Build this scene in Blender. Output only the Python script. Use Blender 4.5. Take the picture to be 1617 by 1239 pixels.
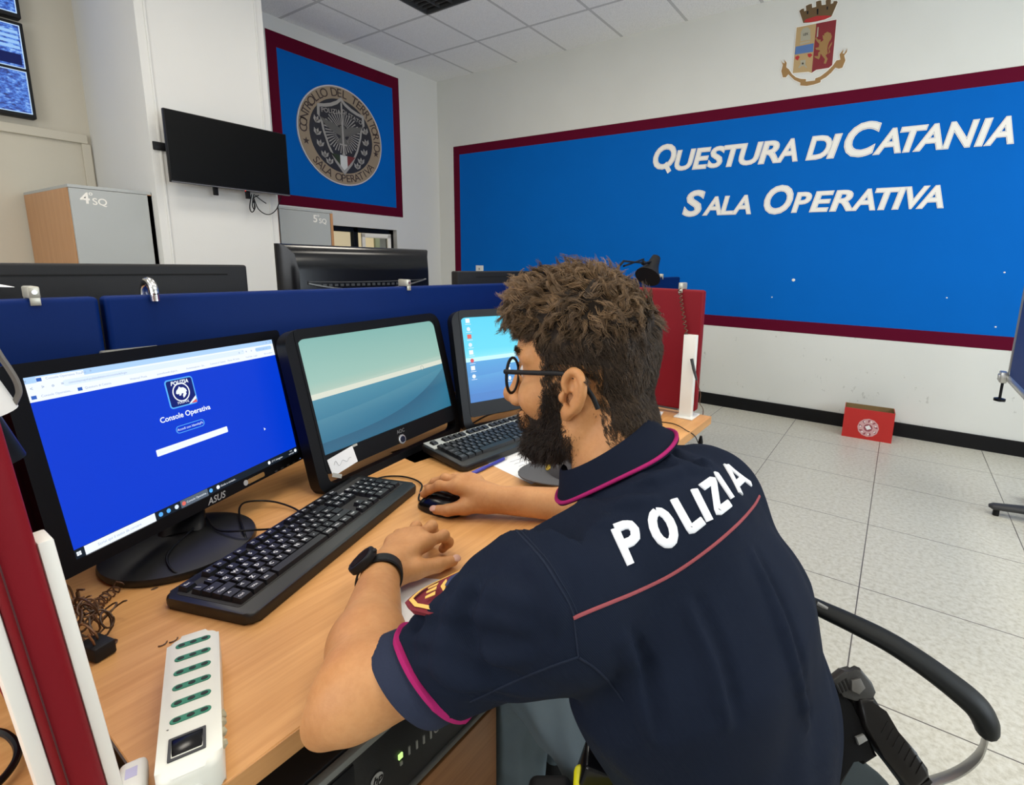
import bpy, bmesh, math, random
import numpy as np
from mathutils import Vector, Matrix
for _o in list(bpy.data.objects): bpy.data.objects.remove(_o)
random.seed(7); rng=np.random.default_rng(7)
scn=bpy.context.scene; COL=scn.collection
PI=math.pi

# ------------------------------------------------------------------ camera
F=807.8243; IW,IH=1617.0,1239.0; PX=808.5+80.63; PY=619.5-53.25
YAW,PITCH,ROLL=0.5777,0.1856,0.0223
CAM=np.array([0.0,0.0,1.2243])
_f=np.array([-math.sin(YAW)*math.cos(PITCH),math.cos(YAW)*math.cos(PITCH),-math.sin(PITCH)])
_r=np.array([math.cos(YAW),math.sin(YAW),0.0]); _u=np.cross(_r,_f)
CR=math.cos(ROLL)*_r+math.sin(ROLL)*_u; CU=math.cos(ROLL)*_u-math.sin(ROLL)*_r; CF=_f
cd=bpy.data.cameras.new('camera'); cam=bpy.data.objects.new('camera',cd); COL.objects.link(cam)
cd.sensor_fit='HORIZONTAL'; cd.sensor_width=36.0; cd.lens=F/IW*36.0
cd.shift_x=-80.63/IW; cd.shift_y=-53.25/IW; cd.clip_start=0.02
cam.matrix_world=Matrix(((CR[0],CU[0],-CF[0],CAM[0]),(CR[1],CU[1],-CF[1],CAM[1]),(CR[2],CU[2],-CF[2],CAM[2]),(0,0,0,1)))
scn.camera=cam
def ray(x,y): return CF+(x-PX)/F*CR-(y-PY)/F*CU
def onz(x,y,z): d=ray(x,y); return CAM+d*((z-CAM[2])/d[2])
def onx(x,y,v): d=ray(x,y); return CAM+d*(v/d[0])
def ony(x,y,v): d=ray(x,y); return CAM+d*(v/d[1])
def at(x,y,d): return CAM+ray(x,y)*d

# ------------------------------------------------------------------ world, lights, exposure
scn.view_settings.view_transform='Standard'; scn.view_settings.look='None'
scn.view_settings.gamma=1.0; scn.view_settings.use_curve_mapping=False
scn.view_settings.exposure=0.12
wd=bpy.data.worlds.new('world'); scn.world=wd; wd.use_nodes=True
wn=wd.node_tree; wn.nodes.clear()
wo=wn.nodes.new('ShaderNodeOutputWorld'); wb=wn.nodes.new('ShaderNodeBackground'); sk=wn.nodes.new('ShaderNodeTexSky')
sk.sky_type='HOSEK_WILKIE'; sk.sun_direction=Vector((0.5,-0.6,0.6)).normalized(); sk.turbidity=3
wn.links.new(sk.outputs[0],wb.inputs[0]); wb.inputs[1].default_value=1.2; wn.links.new(wb.outputs[0],wo.inputs[0])
def area(name,loc,rot,sx,sy,power,color):
    l=bpy.data.lights.new(name,'AREA'); l.shape='RECTANGLE'; l.size=sx; l.size_y=sy; l.energy=power; l.color=color
    o=bpy.data.objects.new(name,l); COL.objects.link(o); o.location=loc; o.rotation_euler=rot; return o
# daylight coming in through the window openings of the right and the rear wall
area('window_daylight',(2.93,2.2,1.75),(0,math.radians(90),0),1.5,2.6,84,(0.84,0.93,1.0))
area('rear_window_daylight',(-1.2,-2.42,1.8),(math.radians(90),0,0),3.0,1.5,60,(0.95,0.97,1.0))
# unseen ceiling area lights, no fixtures built; last two added to brighten the back corner
CEIL_LIGHTS=[(-0.86,0.58),(-0.86,-1.22),(0.94,0.58),(-2.66,0.58),(0.94,2.38),(-2.66,-1.22),(-2.66,2.38),(-0.86,2.38)]
for i,(lx,ly) in enumerate(CEIL_LIGHTS):
    area('unseen_ceiling_light',(lx,ly,3.17),(0,0,0),0.56,0.56,13,(1.0,0.93,0.82))

# ------------------------------------------------------------------ geometry helpers: every one returns (verts Nx3, faces)
def G(v,f): return (np.asarray(v,float).reshape(-1,3),[tuple(q) for q in f])
def join(*gs):
    V=[];Fs=[];n=0
    for v,f in gs:
        V.append(v); Fs+= [tuple(i+n for i in q) for q in f]; n+=len(v)
    return (np.concatenate(V) if V else np.zeros((0,3)),Fs)
def mv(g,t): return (g[0]+np.asarray(t,float),g[1])
def xf(g,M):
    M=np.array(M,float); return (g[0]@M[:3,:3].T+M[:3,3],g[1])
def rot(g,axis,a,c=(0,0,0)):
    M=np.array(Matrix.Rotation(a,3,axis)); c=np.asarray(c,float); return ((g[0]-c)@M.T+c,g[1])
def sc(g,s): return (g[0]*np.asarray(s,float),g[1])
def from_bm(bm):
    bm.verts.ensure_lookup_table(); bm.verts.index_update()
    g=G([v.co[:] for v in bm.verts],[[v.index for v in f.verts] for f in bm.faces]); bm.free(); return g
def box(x0,x1,y0,y1,z0,z1,b=0.0,seg=2):
    if b<=0:
        return G([(x0,y0,z0),(x1,y0,z0),(x1,y1,z0),(x0,y1,z0),(x0,y0,z1),(x1,y0,z1),(x1,y1,z1),(x0,y1,z1)],
                 [(0,3,2,1),(4,5,6,7),(0,1,5,4),(1,2,6,5),(2,3,7,6),(3,0,4,7)])
    bm=bmesh.new(); bmesh.ops.create_cube(bm,size=1.0)
    for v in bm.verts:
        v.co=Vector(((x0+x1)/2+v.co.x*(x1-x0),(y0+y1)/2+v.co.y*(y1-y0),(z0+z1)/2+v.co.z*(z1-z0)))
    b=min(b,0.49*min(x1-x0,y1-y0,z1-z0))
    bmesh.ops.bevel(bm,geom=list(bm.edges),offset=b,segments=seg,profile=0.5,affect='EDGES')
    return from_bm(bm)
def rrect(w,h,r,seg=5,cx=0,cy=0):
    P=[]
    for k,(sx,sy) in enumerate(((1,1),(-1,1),(-1,-1),(1,-1))):
        for i in range(seg+1):
            a=PI/2*k+PI/2*i/seg
            P.append((cx+sx*(w/2-r)+r*math.cos(a),cy+sy*(h/2-r)+r*math.sin(a)))
    return P
def prism(poly,z0,z1,b=0.0,seg=2):
    """polygon in xy extruded along z; optional bevel of the rims"""
    n=len(poly)
    bm=bmesh.new(); a=[bm.verts.new((x,y,z0)) for x,y in poly]; c=[bm.verts.new((x,y,z1)) for x,y in poly]
    bm.faces.new(a[::-1]); bm.faces.new(c)
    for i in range(n): bm.faces.new((a[i],a[(i+1)%n],c[(i+1)%n],c[i]))
    if b>0:
        rim=[e for e in bm.edges if abs(e.verts[0].co.z-e.verts[1].co.z)<1e-9]
        bmesh.ops.bevel(bm,geom=rim,offset=b,segments=seg,profile=0.5,affect='EDGES')
    bmesh.ops.recalc_face_normals(bm,faces=list(bm.faces))
    return from_bm(bm)
def frame(outer,inner,z0,z1):
    n=len(outer); V=[];Fs=[]
    for P,z in ((outer,z0),(inner,z0),(outer,z1),(inner,z1)): V+=[(x,y,z) for x,y in P]
    for i in range(n):
        j=(i+1)%n
        Fs+=[(i,n+i,n+j,j),(2*n+i,2*n+j,3*n+j,3*n+i),(i,j,2*n+j,2*n+i),(n+i,3*n+i,3*n+j,n+j)]
    return G(V,Fs)
def tube(path,r,n=8,cap=True,flat=None,up=None):
    """swept tube; r scalar or list; flat=(a,b) scales the section along frame axes"""
    P=[np.asarray(p,float) for p in path]; m=len(P)
    R=[r]*m if np.isscalar(r) else list(r)
    T=[]
    for i in range(m):
        t=P[min(i+1,m-1)]-P[max(i-1,0)]; T.append(t/max(np.linalg.norm(t),1e-9))
    u=np.array(up,float) if up is not None else (np.array([0,0,1.0]) if abs(T[0][2])<0.9 else np.array([1.0,0,0]))
    V=[];Fs=[]
    for i in range(m):
        uu=np.array(up[i] if (up is not None and np.ndim(up)==2) else u,float)
        uu=uu-T[i]*(uu@T[i]); uu/=max(np.linalg.norm(uu),1e-9)
        if up is None: u=uu
        w=np.cross(T[i],uu)
        fa,fb=flat if flat else (1,1)
        for k in range(n):
            a=2*PI*k/n
            V.append(P[i]+R[i]*(math.cos(a)*uu*fa+math.sin(a)*w*fb))
    for i in range(m-1):
        for k in range(n):
            k2=(k+1)%n; Fs.append((i*n+k,i*n+k2,(i+1)*n+k2,(i+1)*n+k))
    if cap: Fs+=[tuple(range(n))[::-1],tuple((m-1)*n+k for k in range(n))]
    return G(V,Fs)
def smooth_path(pts,n=8):
    """Catmull-Rom through the points"""
    P=[np.asarray(p,float) for p in pts]; P=[2*P[0]-P[1]]+P+[2*P[-1]-P[-2]]; out=[]
    for i in range(1,len(P)-2):
        for k in range(n):
            t=k/n; a,b,c,d=P[i-1],P[i],P[i+1],P[i+2]
            out.append(0.5*((2*b)+(-a+c)*t+(2*a-5*b+4*c-d)*t*t+(-a+3*b-3*c+d)*t**3))
    out.append(P[-2]); return out
def lathe(prof,n=24,cap=True):
    V=[];Fs=[];m=len(prof)
    for (r,z) in prof:
        for k in range(n): V.append((r*math.cos(2*PI*k/n),r*math.sin(2*PI*k/n),z))
    for i in range(m-1):
        for k in range(n):
            k2=(k+1)%n; Fs.append((i*n+k,i*n+k2,(i+1)*n+k2,(i+1)*n+k))
    if cap:
        if prof[0][0]>1e-6: Fs.append(tuple(range(n))[::-1])
        if prof[-1][0]>1e-6: Fs.append(tuple((m-1)*n+k for k in range(n)))
    return G(V,Fs)
def ball(c,r,n=12):
    if np.isscalar(r): r=(r,r,r)
    g=lathe([(max(1e-4,math.sin(PI*i/n)),-math.cos(PI*i/n)) for i in range(n+1)],n*2)
    return (g[0]*np.array(r)+np.array(c,float),g[1])
def cyl(p0,p1,r,n=16): return tube([p0,p1],r,n)
_tc={}
def text(s,size=1.0,ext=0.0,bold=0.0,shear=0.0,res=3,align='CENTER',spacing=1.0):
    """lettering as a flat or extruded mesh in xy, y up"""
    key=(s,ext,bold,shear,res,align,spacing)
    if key not in _tc:
        c=bpy.data.curves.new('t','FONT'); c.body=s; c.size=1.0; c.extrude=ext; c.offset=bold; c.shear=shear
        c.resolution_u=res; c.align_x=align; c.align_y='CENTER'; c.space_character=spacing; c.fill_mode='FRONT' if ext==0 else 'BOTH'
        o=bpy.data.objects.new('t',c); me=o.to_mesh()
        _tc[key]=G([v.co[:] for v in me.vertices],[p.vertices[:] for p in me.polygons])
        o.to_mesh_clear(); bpy.data.objects.remove(o); bpy.data.curves.remove(c)
    v,f=_tc[key]; return (v*np.array([size,size,1.0]),f)

# ------------------------------------------------------------------ materials
def nt(m): return m.node_tree.nodes,m.node_tree.links
def mat(name,col,rough=0.6,metal=0.0,spec=0.5,bump=0.0,bscale=200.0,var=0.0,vscale=6.0,coat=0.0,sheen=0.0,sss=0.0):
    m=bpy.data.materials.new(name); m.use_nodes=True; N,L=nt(m); b=N['Principled BSDF']
    b.inputs['Base Color'].default_value=(*col,1); b.inputs['Roughness'].default_value=rough; b.inputs['Metallic'].default_value=metal
    b.inputs['Specular IOR Level'].default_value=spec; b.inputs['Coat Weight'].default_value=coat
    if sheen: b.inputs['Sheen Weight'].default_value=sheen; b.inputs['Sheen Roughness'].default_value=0.5
    if sss:
        b.inputs['Subsurface Weight'].default_value=sss; b.inputs['Subsurface Radius'].default_value=(1,0.35,0.2); b.inputs['Subsurface Scale'].default_value=0.006
    tc=N.new('ShaderNodeTexCoord')
    if var:
        n=N.new('ShaderNodeTexNoise'); n.inputs['Scale'].default_value=vscale; n.inputs['Detail'].default_value=5
        r=N.new('ShaderNodeMix'); r.data_type='RGBA'
        r.inputs[6].default_value=(*[c*(1-var) for c in col],1); r.inputs[7].default_value=(*[min(1,c*(1+var)) for c in col],1)
        L.new(tc.outputs['Object'],n.inputs['Vector']); L.new(n.outputs[0],r.inputs[0]); L.new(r.outputs[2],b.inputs['Base Color'])
    if bump:
        n=N.new('ShaderNodeTexNoise'); n.inputs['Scale'].default_value=bscale; n.inputs['Detail'].default_value=3
        bp=N.new('ShaderNodeBump'); bp.inputs['Strength'].default_value=bump; bp.inputs['Distance'].default_value=0.002
        L.new(tc.outputs['Object'],n.inputs['Vector']); L.new(n.outputs[0],bp.inputs['Height']); L.new(bp.outputs[0],b.inputs['Normal'])
    return m
def emit(name,col,s=1.0):
    m=bpy.data.materials.new(name); m.use_nodes=True; N,L=nt(m); b=N['Principled BSDF']
    b.inputs['Base Color'].default_value=(0.01,0.01,0.01,1); b.inputs['Roughness'].default_value=0.4; b.inputs['Specular IOR Level'].default_value=0.06
    b.inputs['Emission Color'].default_value=(*col,1); b.inputs['Emission Strength'].default_value=s
    return m
def mathn(N,L,op,a,b=None):
    n=N.new('ShaderNodeMath'); n.operation=op
    for i,x in enumerate((a,b)):
        if x is None: continue
        if isinstance(x,(int,float)): n.inputs[i].default_value=x
        else: L.new(x,n.inputs[i])
    return n.outputs[0]
def mixc(N,L,fac,a,b):
    n=N.new('ShaderNodeMix'); n.data_type='RGBA'
    for i,x in ((0,fac),(6,a),(7,b)):
        if isinstance(x,tuple): n.inputs[i].default_value=(*x,1) if len(x)==3 else x
        elif isinstance(x,(int,float)): n.inputs[i].default_value=x
        else: L.new(x,n.inputs[i])
    return n.outputs[2]
def ramp(N,L,fac,stops):
    n=N.new('ShaderNodeValToRGB'); e=n.color_ramp.elements
    while len(e)<len(stops): e.new(0.5)
    for k,(p,c) in enumerate(stops): e[k].position=p; e[k].color=(*c,1)
    L.new(fac,n.inputs[0]); return n.outputs[0]
def noise(N,L,vec,scale,detail=4,rough=0.5,stretch=None):
    n=N.new('ShaderNodeTexNoise'); n.inputs['Scale'].default_value=scale; n.inputs['Detail'].default_value=detail; n.inputs['Roughness'].default_value=rough
    if stretch:
        mp=N.new('ShaderNodeMapping'); mp.inputs['Scale'].default_value=stretch; L.new(vec,mp.inputs[0]); vec=mp.outputs[0]
    L.new(vec,n.inputs['Vector']); return n.outputs[0]
def wood(name,ca,cb,axis='y',rough=0.42,scale=1.0):
    m=bpy.data.materials.new(name); m.use_nodes=True; N,L=nt(m); b=N['Principled BSDF']; tc=N.new('ShaderNodeTexCoord')
    st={'y':(34,1.6,34),'x':(1.6,34,34),'z':(34,34,1.6)}[axis]; st2={'y':(9,0.8,9),'x':(0.8,9,9),'z':(9,9,0.8)}[axis]
    f1=noise(N,L,tc.outputs['Object'],3.0*scale,6,0.6,st); f2=noise(N,L,tc.outputs['Object'],2.0*scale,3,0.5,st2)
    f=mathn(N,L,'ADD',mathn(N,L,'MULTIPLY',f1,0.55),mathn(N,L,'MULTIPLY',f2,0.45))
    c=ramp(N,L,f,[(0.33,ca),(0.66,cb)]); L.new(c,b.inputs['Base Color'])
    b.inputs['Roughness'].default_value=rough; b.inputs['Specular IOR Level'].default_value=0.4
    return m
M={}
M['wall']=mat('wall_paint',(0.70,0.70,0.675),0.85,spec=0.2,bump=0.15,bscale=120,var=0.03,vscale=2)
M['wallwarm']=mat('wall_paint_cream',(0.58,0.54,0.45),0.85,spec=0.2,bump=0.12,bscale=120,var=0.03,vscale=2)
M['blue']=mat('wall_blue',(0.0,0.118,0.48),0.7,spec=0.08,bump=0.1,bscale=150,var=0.05,vscale=3)
M['maroon']=mat('wall_maroon',(0.10,0.002,0.018),0.7,spec=0.08,var=0.06,vscale=4)
M['black']=mat('black_plastic',(0.005,0.005,0.006),0.4,spec=0.22)
M['blackgloss']=mat('black_gloss',(0.004,0.004,0.005),0.18,spec=0.28)
M['frame']=mat('monitor_frame_black',(0.005,0.005,0.006),0.35,spec=0.15)
M['blackmatte']=mat('black_matte',(0.009,0.009,0.010),0.6,spec=0.3,bump=0.08,bscale=600)
M['darkgrey']=mat('dark_grey',(0.035,0.036,0.038),0.5)
M['white']=mat('white_plastic',(0.75,0.74,0.70),0.4)
M['whitepaint']=mat('white_metal',(0.80,0.78,0.72),0.45)
M['paper']=mat('paper',(0.85,0.85,0.85),0.8,spec=0.2)
M['desk']=wood('beech_laminate',(0.58,0.270,0.082),(0.76,0.400,0.150),'y')
M['deskedge']=wood('beech_edge',(0.48,0.225,0.070),(0.62,0.32,0.12),'y')
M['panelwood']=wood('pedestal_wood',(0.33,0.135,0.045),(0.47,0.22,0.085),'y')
M['cabwood']=wood('cabinet_wood',(0.42,0.205,0.085),(0.53,0.28,0.13),'z')
M['cabgrey']=mat('cabinet_grey',(0.385,0.405,0.40),0.5,var=0.02)
M['parblue']=mat('partition_blue_fabric',(0.001,0.016,0.110),0.5,spec=0.09,bump=0.12,bscale=900,var=0.08,vscale=8)
M['parred']=mat('partition_red_fabric',(0.19,0.007,0.013),0.55,spec=0.12,bump=0.1,bscale=900,var=0.06,vscale=8)
M['chrome']=mat('chrome',(0.7,0.7,0.7),0.2,metal=1.0)
M['steel']=mat('grey_steel',(0.55,0.55,0.52),0.35,metal=0.8)
M['greyplastic']=mat('grey_plastic',(0.22,0.22,0.21),0.5)
def floor_mat():
    m=bpy.data.materials.new('floor_tiles'); m.use_nodes=True; N,L=nt(m); b=N['Principled BSDF']; tc=N.new('ShaderNodeTexCoord')
    s=N.new('ShaderNodeSeparateXYZ'); L.new(tc.outputs['Object'],s.inputs[0])
    def line(o,off):
        f=mathn(N,L,'FRACT',mathn(N,L,'DIVIDE',mathn(N,L,'ADD',o,off),0.6))
        d=mathn(N,L,'ABSOLUTE',mathn(N,L,'SUBTRACT',f,0.5)); return d
    dx=line(s.outputs[0],0.6006+60.3-0.3); dy=line(s.outputs[1],-3.9648+60.3-0.3)
    # grout where fract ~ 0 -> |f-.5| ~ .5
    g=mathn(N,L,'GREATER_THAN',mathn(N,L,'MAXIMUM',dx,dy),0.5-0.0033)
    sp=noise(N,L,tc.outputs['Object'],55,6,0.7); big=noise(N,L,tc.outputs['Object'],1.6,3)
    c=ramp(N,L,sp,[(0.36,(0.46,0.43,0.345)),(0.50,(0.58,0.555,0.465)),(0.64,(0.65,0.63,0.55))])
    c=mixc(N,L,mathn(N,L,'MULTIPLY',big,0.22),c,(0.52,0.51,0.47))
    c=mixc(N,L,g,c,(0.10,0.085,0.075)); L.new(c,b.inputs['Base Color'])
    b.inputs['Roughness'].default_value=0.32; b.inputs['Specular IOR Level'].default_value=0.35
    return m
def ceil_mat():
    m=bpy.data.materials.new('ceiling_tiles'); m.use_nodes=True; N,L=nt(m); b=N['Principled BSDF']; tc=N.new('ShaderNodeTexCoord')
    s=N.new('ShaderNodeSeparateXYZ'); L.new(tc.outputs['Object'],s.inputs[0])
    def line(o,off):
        f=mathn(N,L,'FRACT',mathn(N,L,'DIVIDE',mathn(N,L,'ADD',o,off),0.6)); return mathn(N,L,'ABSOLUTE',mathn(N,L,'SUBTRACT',f,0.5))
    d=mathn(N,L,'MAXIMUM',line(s.outputs[0],4.1579+60),line(s.outputs[1],-3.8808+60))
    g=mathn(N,L,'GREATER_THAN',d,0.5-0.016); g2=mathn(N,L,'GREATER_THAN',d,0.5-0.02)
    sp=noise(N,L,tc.outputs['Object'],160,3,0.6)
    c=ramp(N,L,sp,[(0.36,(0.66,0.675,0.67)),(0.47,(0.90,0.91,0.905))])
    c=mixc(N,L,g2,c,(0.40,0.41,0.41)); c=mixc(N,L,g,c,(0.58,0.59,0.59)); L.new(c,b.inputs['Base Color'])
    b.inputs['Roughness'].default_value=0.9; b.inputs['Specular IOR Level'].default_value=0.1
    return m
def scuff_mat():
    m=mat('wall_paint_scuffed',(0.77,0.765,0.73),0.8,spec=0.25,bump=0.12,bscale=120); N,L=nt(m); b=N['Principled BSDF']; tc=N.new('ShaderNodeTexCoord')
    s=N.new('ShaderNodeSeparateXYZ'); L.new(tc.outputs['Object'],s.inputs[0])
    low=mathn(N,L,'LESS_THAN',s.outputs[2],0.72)
    f1=noise(N,L,tc.outputs['Object'],5.5,4,0.6,(1,1,1.6)); f2=noise(N,L,tc.outputs['Object'],26,5,0.7,(1,1,0.5))
    big=noise(N,L,tc.outputs['Object'],2.5,3)
    k=mathn(N,L,'MULTIPLY',mathn(N,L,'MULTIPLY',mathn(N,L,'GREATER_THAN',f1,0.58),mathn(N,L,'GREATER_THAN',f2,0.61)),low)
    c=mixc(N,L,big,(0.63,0.635,0.595),(0.69,0.695,0.655)); c=mixc(N,L,mathn(N,L,'MULTIPLY',k,0.40),c,(0.30,0.30,0.27)); L.new(c,b.inputs['Base Color'])
    return m
M['floor']=floor_mat(); M['ceil']=ceil_mat(); M['scuff']=scuff_mat()

# ------------------------------------------------------------------ object helpers
def mesh(name,g,m,smooth=35.0,mats=None,midx=None):
    me=bpy.data.meshes.new(name); v,f=g
    me.from_pydata(v.tolist(),[],f); me.update()
    for mm in (mats or [m]): me.materials.append(mm)
    if midx is not None: me.polygons.foreach_set('material_index',midx)
    if smooth:
        me.polygons.foreach_set('use_smooth',[True]*len(me.polygons))
        if smooth<179: me.set_sharp_from_angle(angle=math.radians(smooth))
    return me
def link(name,me,parent=None):
    o=bpy.data.objects.new(name,me); COL.objects.link(o)
    if parent is not None: o.parent=parent
    return o
def obj(name,g,m,parent=None,smooth=35.0,mats=None,midx=None,label=None):
    o=link(name,mesh(name,g,m,smooth,mats,midx),parent)
    if label: o['label']=label
    return o
def mobj(name,items,parent=None,smooth=35.0,label=None):
    """one mesh with several materials: items = [(geometry, material), ...]"""
    mats=[];mi=[]
    for g,m in items:
        if m not in mats: mats.append(m)
        mi+=[mats.index(m)]*len(g[1])
    return obj(name,join(*[g for g,_ in items]),None,parent,smooth,mats,mi,label)
def tag(o,label,cat,group=None,kind=None):
    o['label']=label; o['category']=cat
    if group: o['group']=group
    if kind: o['kind']=kind
    return o
def thing(name,label,cat,loc=(0,0,0),rz=0.0,group=None,mw=None):
    o=bpy.data.objects.new(name,None); COL.objects.link(o); o.empty_display_size=0.05
    if mw is not None: o.matrix_world=mw
    else: o.location=loc; o.rotation_euler=(0,0,rz)
    return tag(o,label,cat,group)
def struct(name,g,m,smooth=0,parent=None):
    o=obj(name,g,m,parent,smooth)
    if parent is None: o['kind']='structure'
    return o
def basis(x,y,z,o):
    return Matrix(((x[0],y[0],z[0],o[0]),(x[1],y[1],z[1],o[1]),(x[2],y[2],z[2],o[2]),(0,0,0,1)))
def copy_tree(o,parent=None):
    c=o.copy(); COL.objects.link(c); c.parent=parent
    for ch in [k for k in bpy.data.objects if k.parent==o]: copy_tree(ch,c)
    return c
# ================================================================== the room
XL,XF,YB,ZC=-4.717,-5.03,4.468,3.22
XR,YR=3.0,-2.5
struct('floor',box(XF-0.2,XR+0.2,YR-0.2,YB+0.2,-0.1,0),M['floor'])
# ceiling with the cut-out of the louvred fixture
fx0,fx1,fy0,fy1=-3.558,-2.958,2.681,3.281
struct('ceiling',join(box(XF-0.2,fx0,YR-0.2,YB+0.2,ZC,ZC+0.1),box(fx1,XR+0.2,YR-0.2,YB+0.2,ZC,ZC+0.1),
    box(fx0,fx1,YR-0.2,fy0,ZC,ZC+0.1),box(fx0,fx1,fy1,YB+0.2,ZC,ZC+0.1)),M['ceil'])
struct('wall_back',box(XF-0.2,XR+0.2,YB,YB+0.15,0,ZC),M['scuff'])
wy0,wy1,wz0,wz1=3.06,3.83,0.95,1.535
struct('wall_left',join(box(XL-0.3,XL,2.10,wy0,0,ZC),box(XL-0.3,XL,wy1,YB,0,ZC),box(XL-0.3,XL,wy0,wy1,0,wz0),box(XL-0.3,XL,wy0,wy1,wz1,ZC)),M['wall'])
struct('wall_far_left',box(XF-0.15,XF,YR,1.5,0,ZC),M['wallwarm'])
struct('wall_pillar',join(box(XF-0.1,-4.0,1.395,2.15,0,ZC)),M['wall'])
for n,(y0,y1) in enumerate(((1.44,1.452),(2.094,2.106))):      # the two shallow corner beads on the pillar's face
    struct('trim_%d'%(n+1),box(-4.0,-3.994,y0,y1,0,ZC,0.002),M['wall'])
struct('wall_right',join(box(XR,XR+0.15,YR,0.9,0,ZC),box(XR,XR+0.15,3.5,YB,0,ZC),box(XR,XR+0.15,0.9,3.5,0,1.0),box(XR,XR+0.15,0.9,3.5,2.5,ZC)),M['wall'])
struct('wall_rear',join(box(XF-0.2,-2.7,YR-0.15,YR,0,ZC),box(0.3,XR+0.2,YR-0.15,YR,0,ZC),box(-2.7,0.3,YR-0.15,YR,0,1.05),box(-2.7,0.3,YR-0.15,YR,2.55,ZC)),M['wall'])
struct('baseboard_back',box(XL,XR,YB-0.014,YB,0,0.105,0.003),M['black'])
struct('baseboard_left',box(XL,XL+0.014,2.16,YB-0.02,0,0.105,0.003),M['black'])
struct('trim_3',box(XF,XF+0.03,YR,1.37,1.985,2.045,0.004),M['wallwarm'])      # cable trunking along the far left wall
struct('trim_4',box(XF,XF+0.022,1.335,1.385,0.3,1.985,0.004),M['wallwarm'])
# window in the left wall: black frame, one sash swung inwards
w=struct('window_1',join(box(XL-0.12,XL-0.06,wy0,wy1,wz1-0.05,wz1,0.004),box(XL-0.12,XL-0.06,wy0,wy1,wz0,wz0+0.05,0.004),
    box(XL-0.12,XL-0.06,wy0,wy0+0.05,wz0,wz1,0.004),box(XL-0.12,XL-0.06,wy1-0.06,wy1,wz0,wz1,0.004),box(XL-0.12,XL-0.06,3.33,3.385,wz0,wz1,0.004)),M['black'],0)
sash=rot(join(box(-0.02,0.02,0,0.30,wz1-0.10,wz1-0.055,0.004),box(-0.02,0.02,0,0.30,wz0+0.05,wz0+0.09,0.004),
    box(-0.02,0.02,0,0.035,wz0+0.05,wz1-0.06,0.004),box(-0.02,0.02,0.265,0.30,wz0+0.05,wz1-0.06,0.004)),'Z',-0.35)
obj('sash',mv(sash,(XL-0.03,3.40,0)),M['whitepaint'],w,label='white window sash standing open')
mg=mat('window_glass',(1,1,1),0.02); mg.node_tree.nodes['Principled BSDF'].inputs['Transmission Weight'].default_value=1.0
obj('glass',box(XL-0.093,XL-0.088,wy0+0.05,3.33,wz0+0.05,wz1-0.05),mg,w)
# the sunlit house across the street, seen through that window
mh=mat('facade',(0.80,0.66,0.42),0.9,var=0.08,vscale=1.5)
h=thing('house_facade','sunlit yellow house front across the street outside the small window','building',(-9.5,6.3,0))
mobj('wall',[(box(-0.2,0,-5,5,-4,7),mh)],h)
for k,(yy,zz) in enumerate(((-3.2,0.4),(-1.2,0.4),(0.8,0.4),(2.8,0.4))):
    mobj('window_shutter',[(box(0,0.06,yy,yy+0.8,zz,zz+1.7,0.01),mat('shutter%d'%k,(0.22,0.25,0.16),0.7))],h)
sun=bpy.data.lights.new('sun','SUN'); sun.energy=6.0; sun.angle=0.01; sun.color=(1,0.93,0.8)
so=bpy.data.objects.new('sun',sun); COL.objects.link(so); so.rotation_euler=(0,math.radians(16),0)

# louvred ceiling fixture at the top edge
t=thing('ceiling_light_fixture','dark unlit louvred light fixture set in the ceiling grid','ceiling light',((fx0+fx1)/2,(fy0+fy1)/2,ZC))
obj('housing',join(box(-0.30,0.30,-0.30,-0.285,-0.004,0.09),box(-0.30,0.30,0.285,0.30,-0.004,0.09),box(-0.30,-0.285,-0.285,0.285,-0.004,0.09),box(0.285,0.30,-0.285,0.285,-0.004,0.09),box(-0.3,0.3,-0.3,0.3,0.085,0.1)),M['darkgrey'],t)
lv=[box(-0.285,0.285,-0.285+0.57*k/12-0.001,-0.285+0.57*k/12+0.001,0.01,0.055) for k in range(1,12)]
lv+=[box(-0.285+0.57*k/4-0.002,-0.285+0.57*k/4+0.002,-0.285,0.285,0.008,0.06) for k in range(1,4)]
obj('louvre',join(*lv),mat('louvre',(0.12,0.12,0.125),0.35,metal=0.6),t)
for k in range(4): obj('tube_lamp',mv(cyl((-0.21+0.14*k,-0.27,0.07),(-0.21+0.14*k,0.27,0.07),0.012,12),(0,0,0)),mat('tube%d'%k,(0.45,0.45,0.45),0.4),t)

# painted panels
t=thing('painted_wall_panel','large bright blue painted field with maroon border on the back wall','wall painting',(-1.2,YB,0))
def pw(g): return mv(g,(1.2,-YB,0))
px0,px1,pz0,pz1=-4.472,1.9,0.711,2.495
obj('border',pw(join(box(px0,px1,YB-0.002,YB,pz1-0.092,pz1),box(px0,px1,YB-0.002,YB,pz0,pz0+0.092),box(px0,px0+0.095,YB-0.002,YB,pz0+0.092,pz1-0.092),box(px1-0.095,px1,YB-0.002,YB,pz0+0.092,pz1-0.092))),M['maroon'],t,0)
obj('field',pw(box(px0+0.095,px1-0.095,YB-0.002,YB,pz0+0.092,pz1-0.092)),M['blue'],t,0)
for cx,cy,r in ((1253,442,0.013),(1219,469,0.006),(1572,516,0.006),(1495,470,0.005),(1586,430,0.006)):
    p=ony(cx,cy,YB); obj('paint_chip',pw(mv(sc(ball((0,0,0),1,6),(r,0.002,r*0.85)),(p[0],YB-0.002,p[2]))),M['whitepaint'],t,label='small white chip in the blue paint')
t=thing('painted_wall_panel','square blue painted field with maroon border and round emblem on the left wall','wall painting',(XL,3.234,0))
def pl(g): return mv(g,(-XL,-3.234,0))
ly0,ly1,lz0,lz1=2.548,3.92,1.677,3.10
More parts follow.
